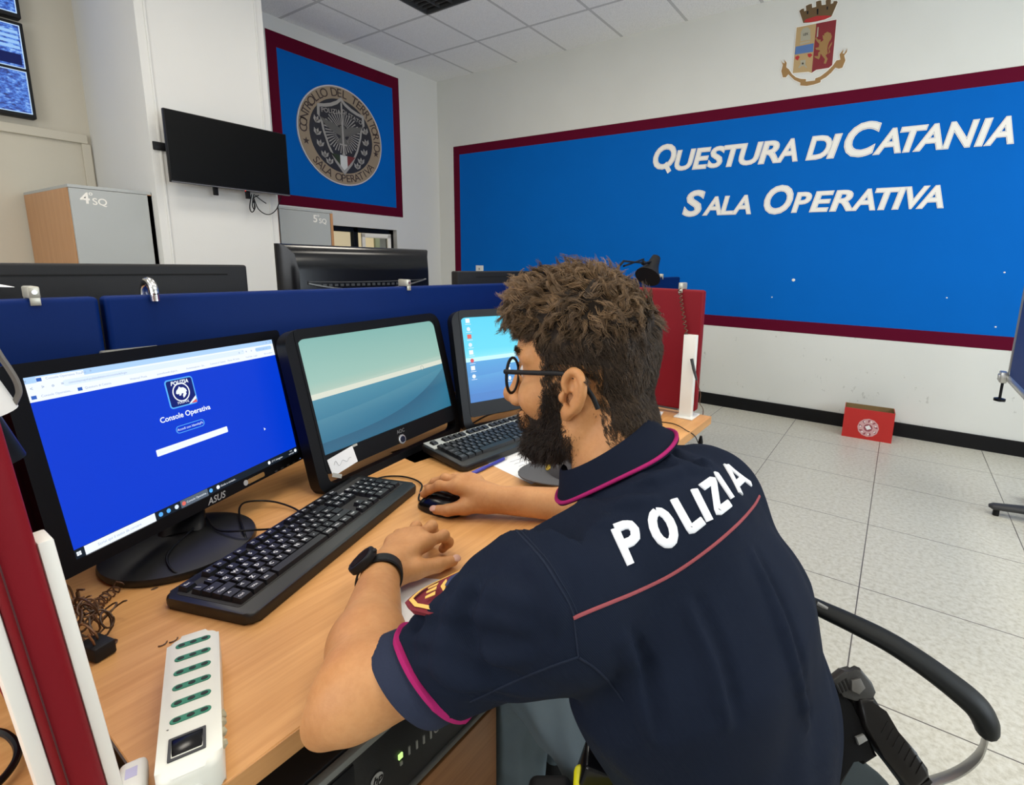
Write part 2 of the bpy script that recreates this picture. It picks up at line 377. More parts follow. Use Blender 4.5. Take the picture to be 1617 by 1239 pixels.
obj('border',pl(join(box(XL,XL+0.002,ly0,ly1,lz1-0.12,lz1),box(XL,XL+0.002,ly0,ly1,lz0,lz0+0.095),box(XL,XL+0.002,ly0,ly0+0.085,lz0+0.095,lz1-0.12),box(XL,XL+0.002,ly1-0.085,ly1,lz0+0.095,lz1-0.12))),M['maroon'],t,0)
obj('field',pl(box(XL,XL+0.002,ly0+0.085,ly1-0.085,lz0+0.095,lz1-0.12)),M['blue'],t,0)

# lettering on the back wall: every letter a raised white shape with a thin outline
MB_=basis((1,0,0),(0,0,1),(0,-1,0),(0,YB-0.002,0))
mgl=mat('lettering_outline',(0.28,0.33,0.42),0.6)
def fitglyph(ch,x0,x1,z0,z1,bold,ref=0.018,sh=0.20):
    v,f=text(ch,1.0,0.0,ref,sh,4); a=v.min(0);b=v.max(0)
    g=text(ch,1.0,0.0,bold,sh,4); s=np.array([(x1-x0)/(b[0]-a[0]),(z1-z0)/(b[1]-a[1]),1.0])
    return ((g[0]-a)*s+np.array([x0,z0,0]),g[1])
_fg=fitglyph
def fitglyph(ch,x0,x1,z0,z1,bold,ref=0.018,sh=0.20):
    if ch!='Q': return _fg(ch,x0,x1,z0,z1,bold,ref,sh)
    return _fg('O',x0,x1,z0+0.02,z1,bold,ref,sh)
def slab(g,h):
    """flat glyph to a slab of thickness h (top face + skirt)"""
    v,f=g; n=len(v); top=v+np.array([0,0,h]); cnt={}
    for q in f:
        for i in range(len(q)):
            e=(q[i],q[(i+1)%len(q)]); cnt[e]=cnt.get(e,0)+1
    sk=[(a,b,b+n,a+n) for (a,b) in cnt if (b,a) not in cnt]
    return (np.concatenate([v,top]),[tuple(i+n for i in q) for q in f]+sk)
def sign(label,letters,loc):
    t=thing('wall_lettering',label,'lettering',loc)
    T=np.array(MB_); T[:3,3]-=np.array(loc)
    T0=T.copy()
    for n_,(ch,x0,x1,z0,z1) in enumerate(letters):
        T=T0.copy(); T[1,3]-=0.0003*(n_%2)
        mobj('letter',[(xf(slab(fitglyph(ch,x0,x1,z0,z1,0.038),0.004),T),M['whitepaint']),
                       (xf(slab(fitglyph(ch,x0,x1,z0,z1,0.021),0.0046),T),mgl),
                       (xf(slab(fitglyph(ch,x0,x1,z0,z1,0.013),0.0055),T),M['whitepaint'])]
            +([(xf(prism([(x0+(x1-x0)*a,z0+c) for a,c in ((0.47,0.050),(0.60,0.078),(0.84,0.0),(0.68,-0.022))],0.0,0.0062),T),M['whitepaint'])] if ch=='Q' else []),t,0)
b,s_,g_=2.037,2.20,2.262
sign('white italic QUESTURA DI CATANIA lettering across the blue panel',[('Q',-1.99,-1.785,2.04,g_),('U',-1.785,-1.61,b,s_),('E',-1.625,-1.48,b,s_),('S',-1.495,-1.36,b,s_),('T',-1.365,-1.205,b,s_),('U',-1.235,-1.06,b,s_),('R',-1.08,-0.925,b,s_),('A',-0.945,-0.795,b,s_),
    ('D',-0.73,-0.565,b,s_),('I',-0.585,-0.505,b,s_),('C',-0.475,-0.265,2.032,g_),('A',-0.285,-0.125,b,s_),('T',-0.135,0.015,b,s_),('A',-0.045,0.115,b,s_),('N',0.118,0.290,b,s_),('I',0.290,0.358,b,s_),('A',0.340,0.482,b,s_)],(-0.75,YB,b))
b,s_,g_=1.652,1.798,1.858
sign('white italic SALA OPERATIVA lettering on the lower line of the blue panel',[('S',-1.685,-1.505,1.647,g_),('A',-1.505,-1.35,b,s_),('L',-1.355,-1.25,b,s_),('A',-1.26,-1.11,b,s_),('O',-1.005,-0.80,1.645,g_),('P',-0.795,-0.665,b,s_),('E',-0.665,-0.515,b,s_),('R',-0.525,-0.375,b,s_),('A',-0.385,-0.235,b,s_),
    ('T',-0.24,-0.09,b,s_),('I',-0.125,-0.06,b,s_),('V',-0.055,0.075,b,s_),('A',0.02,0.168,b,s_)],(-0.76,YB,b))

# crest above the lettering: flat layered sticker
def wallpoly(pts,h0,h1):
    P=[ony(1200+x/8.26,y/8.26,YB) for x,y in pts]; return mv(xf(prism([(p[0],p[2]) for p in P],h0,h1),np.array(MB_)),(0.757,-YB,-2.82))
def widen(pts,d):
    P=np.array(pts,float); n=len(P); area2=sum(P[i][0]*P[(i+1)%n][1]-P[(i+1)%n][0]*P[i][1] for i in range(n)); s=1 if area2>0 else -1; out=[]
    for i in range(n):
        a=P[i]-P[i-1]; b=P[(i+1)%n]-P[i]; a/=max(np.linalg.norm(a),1e-6); b/=max(np.linalg.norm(b),1e-6)
        m=np.array([a[1]+b[1],-a[0]-b[0]])*s; l=np.linalg.norm(m)
        out.append(P[i]+m/max(l,0.6)*d)
    return out
mgold=mat('crest_gold',(0.30,0.165,0.05),0.6); mgold2=mat('crest_pale_gold',(0.42,0.29,0.13),0.6); mbrown=mat('crest_brown',(0.115,0.065,0.02),0.6)
mcr=mat('crest_red',(0.19,0.006,0.012),0.6); mcb=mat('crest_blue',(0.07,0.155,0.36),0.6); mcred=mat('crest_bright_red',(0.40,0.015,0.015),0.6); mlg=mat('crest_grey',(0.35,0.33,0.25),0.6)
t=thing('wall_crest','coat of arms sticker with crown, shield and ribbon high above the lettering','crest',(-0.757,YB,2.82))
crown=[(515,145),(545,120),(575,112),(580,150),(605,138),(600,80),(640,60),(678,50),(682,105),(735,92),(733,25),(770,12),(800,8),(806,70),(860,62),(858,8),(895,-8),(928,-8),(925,55),(955,45),(962,18),(1000,15),(1015,28),(975,125),(935,215),(850,255),(740,282),(640,298),(565,302),(545,235)]
shield=[(480,362),(735,310),(1000,258),(944,850),(900,886),(735,912),(672,952),(635,938),(430,955)]
rib=[(280,790),(300,820),(325,830),(318,778),(350,820),(345,880),(378,905),(420,970),(470,1010),(530,1030),(603,1035),(600,1065),(720,1052),(722,1025),(790,1000),(880,930),(950,860),(1000,790),(1050,780),(1040,710),(1095,640),(1078,700),(1100,700),(1140,632),(1135,680),(1100,725),(1115,790),(1075,885),(1030,898),(985,885),(930,950),(860,1010),(795,1045),(790,1075),(700,1105),(610,1122),(525,1115),(528,1080),(450,1045),(372,970),(340,1010),(300,1010),(280,930),(300,850)]
obj('backing',join(*[wallpoly(widen(q,11),0.0002*i,0.001+0.0002*i) for i,q in enumerate((crown,shield,rib))]),M['whitepaint'],t,0,label='white cut-out backing of the crest')
obj('crown',wallpoly(crown,0.001,0.002),mbrown,t,0,label='brown mural crown')
obj('crown_band',wallpoly([(575,290),(600,255),(740,212),(850,205),(930,208),(925,222),(850,255),(740,280),(640,295)],0.002,0.0026),mcred,t,0,label='red band of the crown')
[obj('crown_window',wallpoly(q,0.002,0.0026),M['black'],t,0) for q in ([(612,150),(635,145),(632,185),(614,190)],[(742,120),(765,115),(762,190),(744,195)],[(872,90),(890,88),(886,128),(872,132)])]
obj('shield',wallpoly(shield,0.001,0.002),mgold2,t,0,label='tan half of the shield')
obj('shield_field',wallpoly([(737,310),(1000,258),(944,850),(900,886),(735,912),(676,952)],0.002,0.0026),mcr,t,0,label='dark red half of the shield')
obj('shield_band',wallpoly([(468,612),(703,566),(694,678),(455,715)],0.002,0.0026),mcb,t,0,label='blue band across the shield')
obj('law_book',join(wallpoly([(530,545),(535,420),(560,375),(620,355),(655,385),(662,520)],0.002,0.0025),wallpoly([(522,560),(655,530),(650,555),(520,585)],0.002,0.0025)),mlg,t,0,label='grey book with the word LEX')
g=text('LEX',1.0,0,0.02,0,3); g=(g[0]*np.array([0.020,0.022,1])+np.array([0,0,0]),g[1]); P=ony(1200+597/8.26,450/8.26,YB)
obj('book_lettering',xf(slab(g,0.0006),np.array(basis((1,0,0),(0,0,1),(0,-1,0),(P[0]+0.757,P[1]-0.0045-YB,P[2]-2.82)))),M['black'],t,0)
obj('torch',join(wallpoly([(500,880),(575,800),(588,815),(512,895)],0.002,0.0025),wallpoly([(618,875),(545,800),(532,815),(605,890)],0.002,0.0025),wallpoly([(525,790),(600,780),(590,860),(535,862)],0.002,0.0024)),mlg,t,0)
for q in ([(460,745),(500,725),(520,745),(495,790),(465,775)],[(622,705),(665,698),(685,720),(655,755),(628,740)]): obj('rose',wallpoly(q,0.002,0.0026),mcred,t,0)
lion=[(735,490),(760,520),(795,520),(790,555),(830,525),(822,500),(818,460),(840,470),(838,445),(880,418),(925,435),(940,480),(925,520),(905,545),(885,600),(880,650),(885,700),(858,725),(885,770),(860,835),(832,830),(850,775),(812,728),(792,700),(785,745),(768,778),(715,750),(712,735),(758,735),(762,690),(790,665),(770,655),(735,650),(722,630),(770,618),(775,575),(745,545),(722,505)]
obj('lion',wallpoly(lion,0.0026,0.0034),mgold,t,0,label='golden lion holding a sword')
obj('sword',wallpoly([(752,360),(766,355),(760,480),(740,490)],0.0026,0.0032),mlg,t,0)
obj('lion_tail',wallpoly([(915,585),(945,545),(940,575),(905,640),(918,680),(890,708),(902,670),(893,630)],0.0026,0.0032),mgold,t,0)
obj('ribbon',wallpoly(rib,0.001,0.0022),mgold,t,0,label='gold ribbon under the shield')

# round emblem on the left wall
ML_=basis((0,1,0),(0,0,1),(1,0,0),(0,0,0.0)); R=0.45
t=thing('wall_emblem','round silver and black emblem plaque on the blue square of the left wall','emblem',(XL+0.002,3.212,2.374))
def ep(pts,h0,h1): return xf(prism([(x*R,y*R) for x,y in pts],h0,h1),np.array(ML_))
def circ(r,n=72,cx=0,cy=0,sy=1): return [(cx+r*math.cos(2*PI*k/n),cy+r*sy*math.sin(2*PI*k/n)) for k in range(n)]
mtan=mat('emblem_tan',(0.30,0.23,0.155),0.5,var=0.12,vscale=4); mdk=mat('emblem_dark',(0.012,0.012,0.020),0.5); msil=mat('emblem_silver',(0.36,0.34,0.32),0.4,metal=0.2); mlt=mat('emblem_letter',(0.035,0.018,0.018),0.6)
mrim=mat('emblem_rim',(0.55,0.56,0.60),0.4)
obj('rim',ep(circ(1.0),0.0,0.012),mrim,t,35,label='pale rim'); obj('ring',ep(circ(0.975),0.012,0.0135),mtan,t,0,label='tan lettered ring')
obj('centre',ep(circ(0.745,60,0,-0.0),0.0135,0.0145),mdk,t,0,label='dark centre')
def arctext(s,rad,a0,a1,size,flip=False):
    n=len(s)
    for k,ch in enumerate(s):
        if ch==' ': continue
        a=a0+(a1-a0)*k/(n-1)
        g=text(ch,size,0,0.0,0,3); g=slab(g,0.0015)
        obj('ring_letter',xf(sc(mv(rot(g,'Z',a-PI/2 if not flip else a+PI/2),(rad*math.cos(a),rad*math.sin(a),0.0135)),(R,R,1)),np.array(ML_)),mlt,t,0)
arctext('CONTROLLO DEL TERRITORIO',0.86,math.radians(180),math.radians(-5),0.235)
arctext('SALA OPERATIVA',0.86,math.radians(222),math.radians(322),0.225,True)
def star(cx,cy,r): return [(cx+(r if k%2==0 else r*0.4)*math.sin(PI*k/5),cy+(r if k%2==0 else r*0.4)*math.cos(PI*k/5)) for k in range(10)]
for a in (196,346): obj('star',ep(star(0.86*math.cos(math.radians(a)),0.86*math.sin(math.radians(a)),0.075),0.0135,0.015),mlt,t,0)
sh=[(0,0.79),(-0.10,0.70),(-0.25,0.62),(-0.40,0.57),(-0.55,0.54),(-0.56,0.33),(-0.50,0.28),(-0.46,0.05),(-0.36,-0.25),(-0.20,-0.55),(0,-0.78)]
sh=sh+[(-x,y) for x,y in sh[-2:0:-1]]
obj('shield',ep(sh,0.0145,0.018),msil,t,0,label='silver shield outline'); obj('shield_field',ep([(x*0.9,y*0.9) for x,y in sh],0.018,0.0185),mdk,t,0,label='black shield field')
rays=[]
for k in range(40):
    a=2*PI*k/40; r0,r1=0.16,0.40+0.03*(k%2)
    rays.append(ep([(r0*math.cos(a-0.03),0.08+r0*math.sin(a-0.03)),(r1*math.cos(a-0.028),0.08+r1*math.sin(a-0.028)),(r1*math.cos(a+0.028),0.08+r1*math.sin(a+0.028)),(r0*math.cos(a+0.03),0.08+r0*math.sin(a+0.03))],0.0185,0.0195))
obj('rays',join(*rays),msil,t,0)
wing=[(-0.06,0.16),(-0.20,0.24),(-0.36,0.26),(-0.50,0.30),(-0.44,0.20),(-0.38,0.15),(-0.30,0.10),(-0.20,0.05),(-0.08,0.02),(0,0.0)]
wing=wing+[(-x,y) for x,y in wing[-2::-1]]
obj('eagle',join(ep(wing,0.0195,0.021),ep([(0,0.24),(-0.06,0.2),(-0.08,0.1),(-0.05,-0.02),(-0.14,-0.12),(-0.16,-0.02),(-0.22,0.0),(-0.14,-0.16),(0,-0.2),(0.14,-0.16),(0.22,0.0),(0.16,-0.02),(0.14,-0.12),(0.05,-0.02),(0.08,0.1),(0.06,0.2)],0.0195,0.0215)),mat('emblem_grey',(0.11,0.105,0.10),0.5),t,0,label='grey spread eagle')
obj('sword',join(ep([(-0.018,0.66),(0,0.70),(0.018,0.66),(0.022,-0.35),(-0.022,-0.35)],0.0215,0.0225),ep([(-0.09,-0.18),(0.09,-0.18),(0.09,-0.15),(-0.09,-0.15)],0.0215,0.023),ep(circ(0.035,16,0,-0.36),0.0215,0.023)),msil,t,0)
tl=text('POLIZIA',0.125,0,0.01,0,3); tr=text('DI STATO',0.115,0,0.01,0,3)
obj('shield_lettering',xf(sc(join(mv(rot(slab(tl,0.001),'Z',0.12),(-0.25,0.455,0.0225)),mv(rot(slab(tr,0.001),'Z',-0.30),(0.25,0.445,0.0225))),(R,R,1)),np.array(ML_)),msil,t,0)
for x0,x1,m in ((-0.30,-0.09,(0.015,0.03,0.012)),(-0.09,0.08,(0.6,0.62,0.62)),(0.08,0.28,(0.16,0.02,0.02))):
    lo=lambda x:-0.70+abs(x)*1.15
    obj('tricolour_stripe',ep([(x0,-0.38),(x1,-0.38),(x1,lo(x1)),((x0+x1)/2,lo((x0+x1)/2)-0.001),(x0,lo(x0))],0.0195,0.0205),mat('flag%d'%int(x0*100),m,0.6),t,0)
leaf=[]
for sx in (-1,1):
    for k,(x,y) in enumerate(((0.60,0.16),(0.60,-0.08),(0.54,-0.30),(0.44,-0.50),(0.33,-0.62))):
        for da in (-0.6,0,0.6):
            a=math.radians(90+25)+k*-0.12+da; ax,ay=math.cos(a),math.sin(a); l=0.15; w_=0.035
            q=[(x,y),(x+ax*l*0.5-ay*w_,y+ay*l*0.5+ax*w_),(x+ax*l,y+ay*l),(x+ax*l*0.5+ay*w_,y+ay*l*0.5-ax*w_)]
            obj('laurel_leaf',ep([(sx*p,q_) for p,q_ in q],0.0145,0.0165),msil,t,0)

# television on the pillar
t=thing('wall_television','blank black television on a bracket on the white pillar','television',(-3.87,1.81,1.88))
obj('bezel',box(-0.03,0,-0.375,0.375,-0.215,0.215,0.004),M['black'],t); obj('screen',box(0,0.0012,-0.369,0.369,-0.200,0.209),mat('tv_screen',(0.001,0.001,0.001),0.35,spec=0.12),t,0)
obj('back_cover',box(-0.055,-0.03,-0.25,0.25,-0.17,0.12,0.01),M['black'],t)
obj('chin_strip',box(0.0,0.002,-0.372,0.372,-0.2145,-0.2085),mat('tv_strip',(0.10,0.10,0.11),0.3),t,0,label='grey strip along the lower bezel')
obj('standby_light',ball((0.001,0.06,-0.217),0.003,6),emit('red_led',(1,0.05,0.03),1.5),t)
for y in (-0.10,0.105): obj('bracket_arm',join(box(-0.075,-0.055,y-0.014,y+0.014,-0.262,0.15,0.003),box(-0.13,-0.075,y-0.01,y+0.01,-0.10,0.10,0.003)),M['black'],t)
obj('wall_plate',box(-0.1295,-0.115,-0.405,0.30,-0.02,0.03,0.003),M['black'],t)
P=lambda x,y,v: onx(x/2.6926,y/2.6926,v)-np.array([-3.87,1.81,1.88])
for pts in ([(1070,825),(1062,880),(1072,902),(1085,880),(1075,845),(1100,830)],[(1078,840),(1100,890),(1140,912),(1175,890),(1195,835)],[(1085,830),(1110,850),(1132,865)],[(1080,825),(1073,870),(1082,890),(1080,850)]):
    obj('cable',tube(smooth_path([P(x,y,-3.93) for x,y in pts],6),0.0035,6),M['black'],t)

# surveillance screens at the left edge
def cctv(name):
    m=bpy.data.materials.new(name); m.use_nodes=True; N,L=nt(m); b=N['Principled BSDF']; tc=N.new('ShaderNodeTexCoord')
    f=noise(N,L,tc.outputs['Object'],14,8,0.75,(1,1,1.8)); f2=noise(N,L,tc.outputs['Object'],48,4,0.6,(1,0.7,1.6))
    c=ramp(N,L,mathn(N,L,'ADD',mathn(N,L,'MULTIPLY',f,0.6),mathn(N,L,'MULTIPLY',f2,0.4)),[(0.40,(0.0,0.01,0.10)),(0.47,(0.015,0.07,0.42)),(0.53,(0.06,0.22,0.75)),(0.62,(0.40,0.66,0.98))])
    b.inputs['Base Color'].default_value=(0.01,0.01,0.01,1); L.new(c,b.inputs['Emission Color']); b.inputs['Emission Strength'].default_value=0.9
    return m
cc=cctv('surveillance_image'); ml=emit('screen_line',(0.55,0.75,1.0),0.9); mdl=emit('screen_dark',(0.002,0.008,0.08),1.0)
mbl=emit('screen_building',(0.33,0.58,0.95),0.9)
for z0,z1,lab in ((2.085,2.665,'lower surveillance screen showing blue street views at the left edge'),(2.69,3.19,'upper surveillance screen cut by the top left corner')):
    t=thing('surveillance_screen',lab,'screen',(-4.95,0.58,(z0+z1)/2)); hz=(z1-z0)/2
    obj('casing',box(-0.075,0,-0.53,0.53,-hz,hz,0.006),M['blackmatte'],t)
    zz=[(-hz+0.025,hz-0.025)] if z0>2.6 else [(-hz+0.025,-0.005),(0.012,hz-0.02)]
    for k,(a,c) in enumerate(zz):
        for yy0,yy1 in ((-0.51,-0.01),(0.01,0.512)):
            e=obj('video_tile',box(0,0.0015,yy0,yy1,a,c),cc,t,0)
            obj('tile_outline',mv(xf(frame(rrect(yy1-yy0,c-a,0.001,1),rrect(yy1-yy0-0.01,c-a-0.01,0.001,1),0,0.002),np.array(ML_)),(0.001,(yy0+yy1)/2,(a+c)/2)),ml,t,0)
    if z0<2.6:                                       # the building front in the upper tile
        fl=[box(0.0015,0.0022,0.02,0.50,0.125+0.03*k,0.143+0.03*k) for k in range(4)]
        obj('building_stripes',join(*fl),mbl,t,0); obj('doorway_shape',box(0.0022,0.0028,0.355,0.40,0.145,0.262,0.0),mdl,t,0); obj('street_band',box(0.0015,0.0022,0.02,0.50,0.03,0.095),mdl,t,0)
# mounting bracket behind the two screens
t=thing('screen_mount','flat grey mounting rack between the surveillance screens and the wall','bracket',(-5.03,0.58,2.66)); obj('rack',box(0,0.005,-0.3,0.3,-0.4,0.4),M['darkgrey'],t)

# tall cabinets
def cabinet(loc,wy,dep,h,label,digit,tx):
    t=thing('tall_cabinet',label,'cabinet',loc)
    obj('side_panel',box(-dep,-0.022,0,0.022,0.0,h-0.018),M['cabwood'],t,0); obj('side_panel',box(-dep,0.0,wy-0.022,wy,0.0,h-0.018),M['cabwood'],t,0)
    obj('top_panel',box(-dep,0.0,0,wy,h-0.018,h,0.002),M['cabgrey'],t,0,label='grey top panel'); obj('back_panel',box(-dep,-dep+0.01,0.022,wy-0.022,0,h-0.018),M['cabwood'],t,0)
    d=obj('door',box(-0.02,0.0,0.004,wy-0.026 if digit=='5' else wy+0.004,0.06,h-0.02,0.002),M['cabgrey'],t,0,label='flat grey door')
    obj('plinth',box(-dep+0.02,-0.03,0.022,wy-0.022,0,0.06),M['darkgrey'],t,0)
    a=text(digit,0.088 if digit=='4' else 0.082,0,0.02,0,4); o=text('o',0.035,0,0.01,0,3); q=text('SQ',0.055,0,0.012,0,4)
    g=xf(slab(join(a,mv(o,(0.028,0.032,0)),mv(q,(0.066,-0.014,0))),0.001),np.array(ML_))
    obj('squad_lettering',mv(g,(0.0,tx,h-0.075)),M['whitepaint'],d,0,label='white number and letters')
    return t
cabinet((-4.07,0.995,0),0.397,0.93,1.607,'tall wood sided cabinet with grey door marked 4 SQ left of the pillar','4',0.070)
cabinet((-4.15,2.24,0),0.46,0.55,1.611,'tall grey cabinet marked 5 SQ right of the pillar','5',0.30)

# small things on and by the back wall
t=thing('wall_socket','white wall plate with a switch just above the dark far monitor','socket',(-4.08,YB,1.132)); obj('plate',box(-0.055,0.055,-0.012,0,-0.04,0.04,0.003),M['white'],t); obj('switch',box(-0.008,0.008,-0.016,-0.012,-0.012,0.012,0.001),M['greyplastic'],t)
# red cardboard box
mrb=mat('red_card',(0.48,0.016,0.012),0.55,var=0.04); mki=mat('brown_card',(0.22,0.135,0.05),0.8,var=0.1,vscale=20)
mpk=mat('pale_pink_print',(0.62,0.36,0.36),0.6); mdp=mat('dark_pink_print',(0.28,0.06,0.08),0.6)
t=thing('cardboard_box','open red cardboard box with round white emblem on the floor by the back wall','box',(-0.093,4.30,0),rz=0.055)
obj('front_panel',box(-0.158,0.158,-0.08,-0.076,0.0,0.222),mrb,t,0); obj('back_panel',box(-0.158,0.158,0.076,0.08,0.0,0.222),mki,t,0,label='brown inside of the back')
obj('bottom',box(-0.154,0.154,-0.076,0.076,0.001,0.005),mki,t,0)
for s in (-1,1):
    g=box(-0.002,0.002,-0.076,0.076,0.0,0.222); obj('side_panel',mv(g,(s*0.156,0,0)),mrb,t,0)
    obj('side_lining',box(s*0.1535-0.0005,s*0.1535+0.0005,-0.075,0.075,0.006,0.221),mki,t,0)
obj('lining',box(-0.153,0.153,-0.0758,-0.075,0.006,0.221),mki,t,0); obj('side_lining',box(-0.153,0.153,0.0748,0.0756,0.006,0.222),mki,t,0)
FB=np.array(basis((1,0,0),(0,0,1),(0,-1,0),(0.004,-0.08,0.09))); FB[:3,:3]=FB[:3,:3]@np.diag([0.068,0.068,1.0])
def bp(pts,h0,h1): return xf(prism(pts,h0,h1),FB)
e=obj('emblem',bp(circ(1.0,12),0,0.0006),mpk,t,0,label='round white and pink printed rosette')
obj('emblem_ring',join(*[bp([(0.9*math.cos(a),0.9*math.sin(a)),(0.62*math.cos(a+0.1),0.62*math.sin(a+0.1)),(0.55*math.cos(a+0.28),0.55*math.sin(a+0.28)),(0.85*math.cos(a+0.24),0.85*math.sin(a+0.24))],0.0006,0.001) for a in [2*PI*k/9 for k in range(9)]]),mdp,e,0)
obj('emblem_core',bp(circ(0.42,10),0.0006,0.0009),mdp,e,0)
obj('emblem_square',bp([(-0.3,0.1),(0.08,0.3),(0.3,-0.05),(-0.08,-0.25)],0.001,0.0014),M['paper'],e,0)
obj('emblem_dots',join(*[bp([(0.72*math.cos(a)+0.09*math.cos(k),0.72*math.sin(a)+0.09*math.sin(k)) for k in (0,1.6,3.1,4.7)],0.0011,0.0014) for a in [0.35+2*PI*k/7 for k in range(7)]]),M['paper'],e,0)
# blue mobile screen at the right edge
t=thing('mobile_screen','blue partition screen with grey tube frame and a hanging knob at the right edge','partition screen',(0.50,3.26,0))
obj('panel',box(-0.012,0.012,-1.2,-0.03,0.73,1.75),mat('screen_fabric',(0.012,0.045,0.20),0.7,bump=0.1,bscale=700),t,0)
obj('frame',join(cyl((0,0,0.715),(0,0,1.78),0.016),cyl((0,-1.23,0.70),(0,-1.23,1.78),0.016),tube([(0.02,-1.2,0.715),(0.40,-1.1,0.70),(0.42,-1.1,0.055)],0.016,10),tube([(0,0.01,0.715),(0,-1.24,0.715)],0.022,10),tube([(0,0,1.765),(0,-1.23,1.765)],0.016,10)),M['steel'],t,60)
obj('clamp',join(box(-0.045,-0.016,-0.03,0.03,0.69,0.745,0.006),box(-0.05,-0.04,-0.02,0.02,0.70,0.73,0.003)),M['steel'],t)
obj('knob',join(cyl((-0.03,-0.012,0.61),(-0.03,-0.012,0.69),0.006,10),mv(lathe([(0.008,0),(0.024,0.004),(0.024,0.016),(0.008,0.02)],14),(-0.03,-0.012,0.595))),M['black'],t)
for y in (-1.1,): obj('foot',mv(box(0.15,0.72,-0.035,0.035,0.0,0.055,0.026,4),(0,y,0)),M['darkgrey'],t)
# ================================================================== desk, partitions, equipment
ZD=0.72; XD=-0.492
# the operator's desk
t=thing('desk','long beech desk with two keyboards and three monitors','desk',(-0.89,0.907,0))
def dk(g): return mv(g,(0.89,-0.907,0))
obj('desk_top',dk(box(-1.285,XD,0.125,1.689,ZD-0.027,ZD,0.0015,1)),M['desk'],t)
obj('edge_band',dk(box(XD-0.0005,XD+0.0012,0.125,1.689,ZD-0.0265,ZD-0.0008)),M['deskedge'],t,0)
obj('edge_band',dk(box(-1.285,XD,0.1238,0.1255,ZD-0.0265,ZD-0.0008)),mat('desk_end_band',(0.05,0.028,0.015),0.5),t,0,label='dark end band')  # left end of the desk banded in a much darker brown
for y in (0.14,1.58): obj('leg_panel',dk(box(-1.20,-0.60,y,y+0.022,0.0,ZD-0.027)),M['greyplastic'],t)
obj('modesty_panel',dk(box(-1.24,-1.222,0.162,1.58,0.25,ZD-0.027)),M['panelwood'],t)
for y in (1.60,): obj('cable_grommet',dk(join(cyl((-0.53,y+0.06,ZD-0.045),(-0.53,y+0.06,ZD-0.027),0.02,14))),M['black'],t)
# pedestal under the desk, with the computer lying on it
t=thing('desk_pedestal','brown wooden pedestal under the desk below the black computer','pedestal',(-0.80,0.40,0))
def pd(g): return mv(g,(0.80,-0.40,0))
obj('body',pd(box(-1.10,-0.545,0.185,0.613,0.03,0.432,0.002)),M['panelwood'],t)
for z0,z1 in ((0.04,0.225),(0.23,0.430)):
    d=obj('drawer',pd(box(-0.545,-0.527,0.187,0.612,z0,z1,0.002)),M['panelwood'],t); obj('handle',pd(tube([(-0.527,0.33,z1-0.05),(-0.505,0.335,z1-0.05),(-0.505,0.465,z1-0.05),(-0.527,0.47,z1-0.05)],0.005,8)),M['steel'],d)
for x in (-1.05,-0.6):
    for y in (0.22,0.58): obj('castor',pd(cyl((x-0.0,y-0.012,0.016),(x,y+0.012,0.016),0.016,12)),M['black'],t)
t=thing('desktop_computer','flat black desktop computer lying on the pedestal under the desk edge','computer',(-0.70,0.41,0.432))
def pc(g): return mv(g,(0.70,-0.41,-0.432))
obj('case',pc(box(-0.90,-0.538,0.195,0.600,0.436,0.592,0.004)),mat('pc_case',(0.012,0.012,0.013),0.5),t)
f=obj('front_panel',pc(box(-0.538,-0.526,0.198,0.597,0.455,0.578,0.003)),mat('pc_front',(0.006,0.006,0.0065),0.45,bump=0.1,bscale=500),t)
obj('top_trim',pc(box(-0.536,-0.523,0.195,0.600,0.579,0.591,0.003)),mat('pc_trim',(0.20,0.21,0.20),0.4),t,label='grey upper trim'); obj('bottom_trim',pc(box(-0.536,-0.523,0.195,0.600,0.442,0.453,0.003)),mat('pc_trim2',(0.12,0.12,0.11),0.4),t,label='grey lower trim')
obj('drive_bay',pc(box(-0.526,-0.5235,0.202,0.325,0.50,0.574,0.001)),mat('pc_drive',(0.016,0.016,0.017),0.3),f)
P=lambda x,y: onx(x,y,-0.525)-np.array([-0.70,0.41,0.432])
c=P(595,1230); X_=basis((0,1,0),(0,0,1),(1,0,0),c)
obj('maker_badge',xf(prism(circ(0.0098,24),0,0.0012),np.array(X_)),mat('badge_silver',(0.55,0.55,0.55),0.35,metal=0.3),f,0,label='round silver badge')
obj('badge_lettering',mv(xf(slab(text('hp',0.016,0,0.02,0.3,3),0.0008),np.array(X_)),(0.001,0,0)),M['black'],f,0)
for k,(x,y) in enumerate(((646,1184),(658,1175),(669,1167),(680,1159))):
    c=P(x,y); obj('usb_port',mv(box(-0.0005,0.0012,-0.0015,0.0015,-0.007,0.007),c),M['steel'],f,0)
c=P(689,1150); obj('audio_jack',xf(frame(circ(0.0055,16),circ(0.0035,16),0,0.0015),np.array(basis((0,1,0),(0,0,1),(1,0,0),c))),M['steel'],f,0)
obj('power_light',mv(box(-0.0005,0.0018,-0.0035,0.0035,-0.004,0.004),P(632,1193)),emit('green_led',(0.55,0.9,0.25),1.2),f,0); obj('drive_light',mv(box(-0.0005,0.0018,-0.002,0.002,-0.003,0.003),P(633,1204)),M['steel'],f,0)

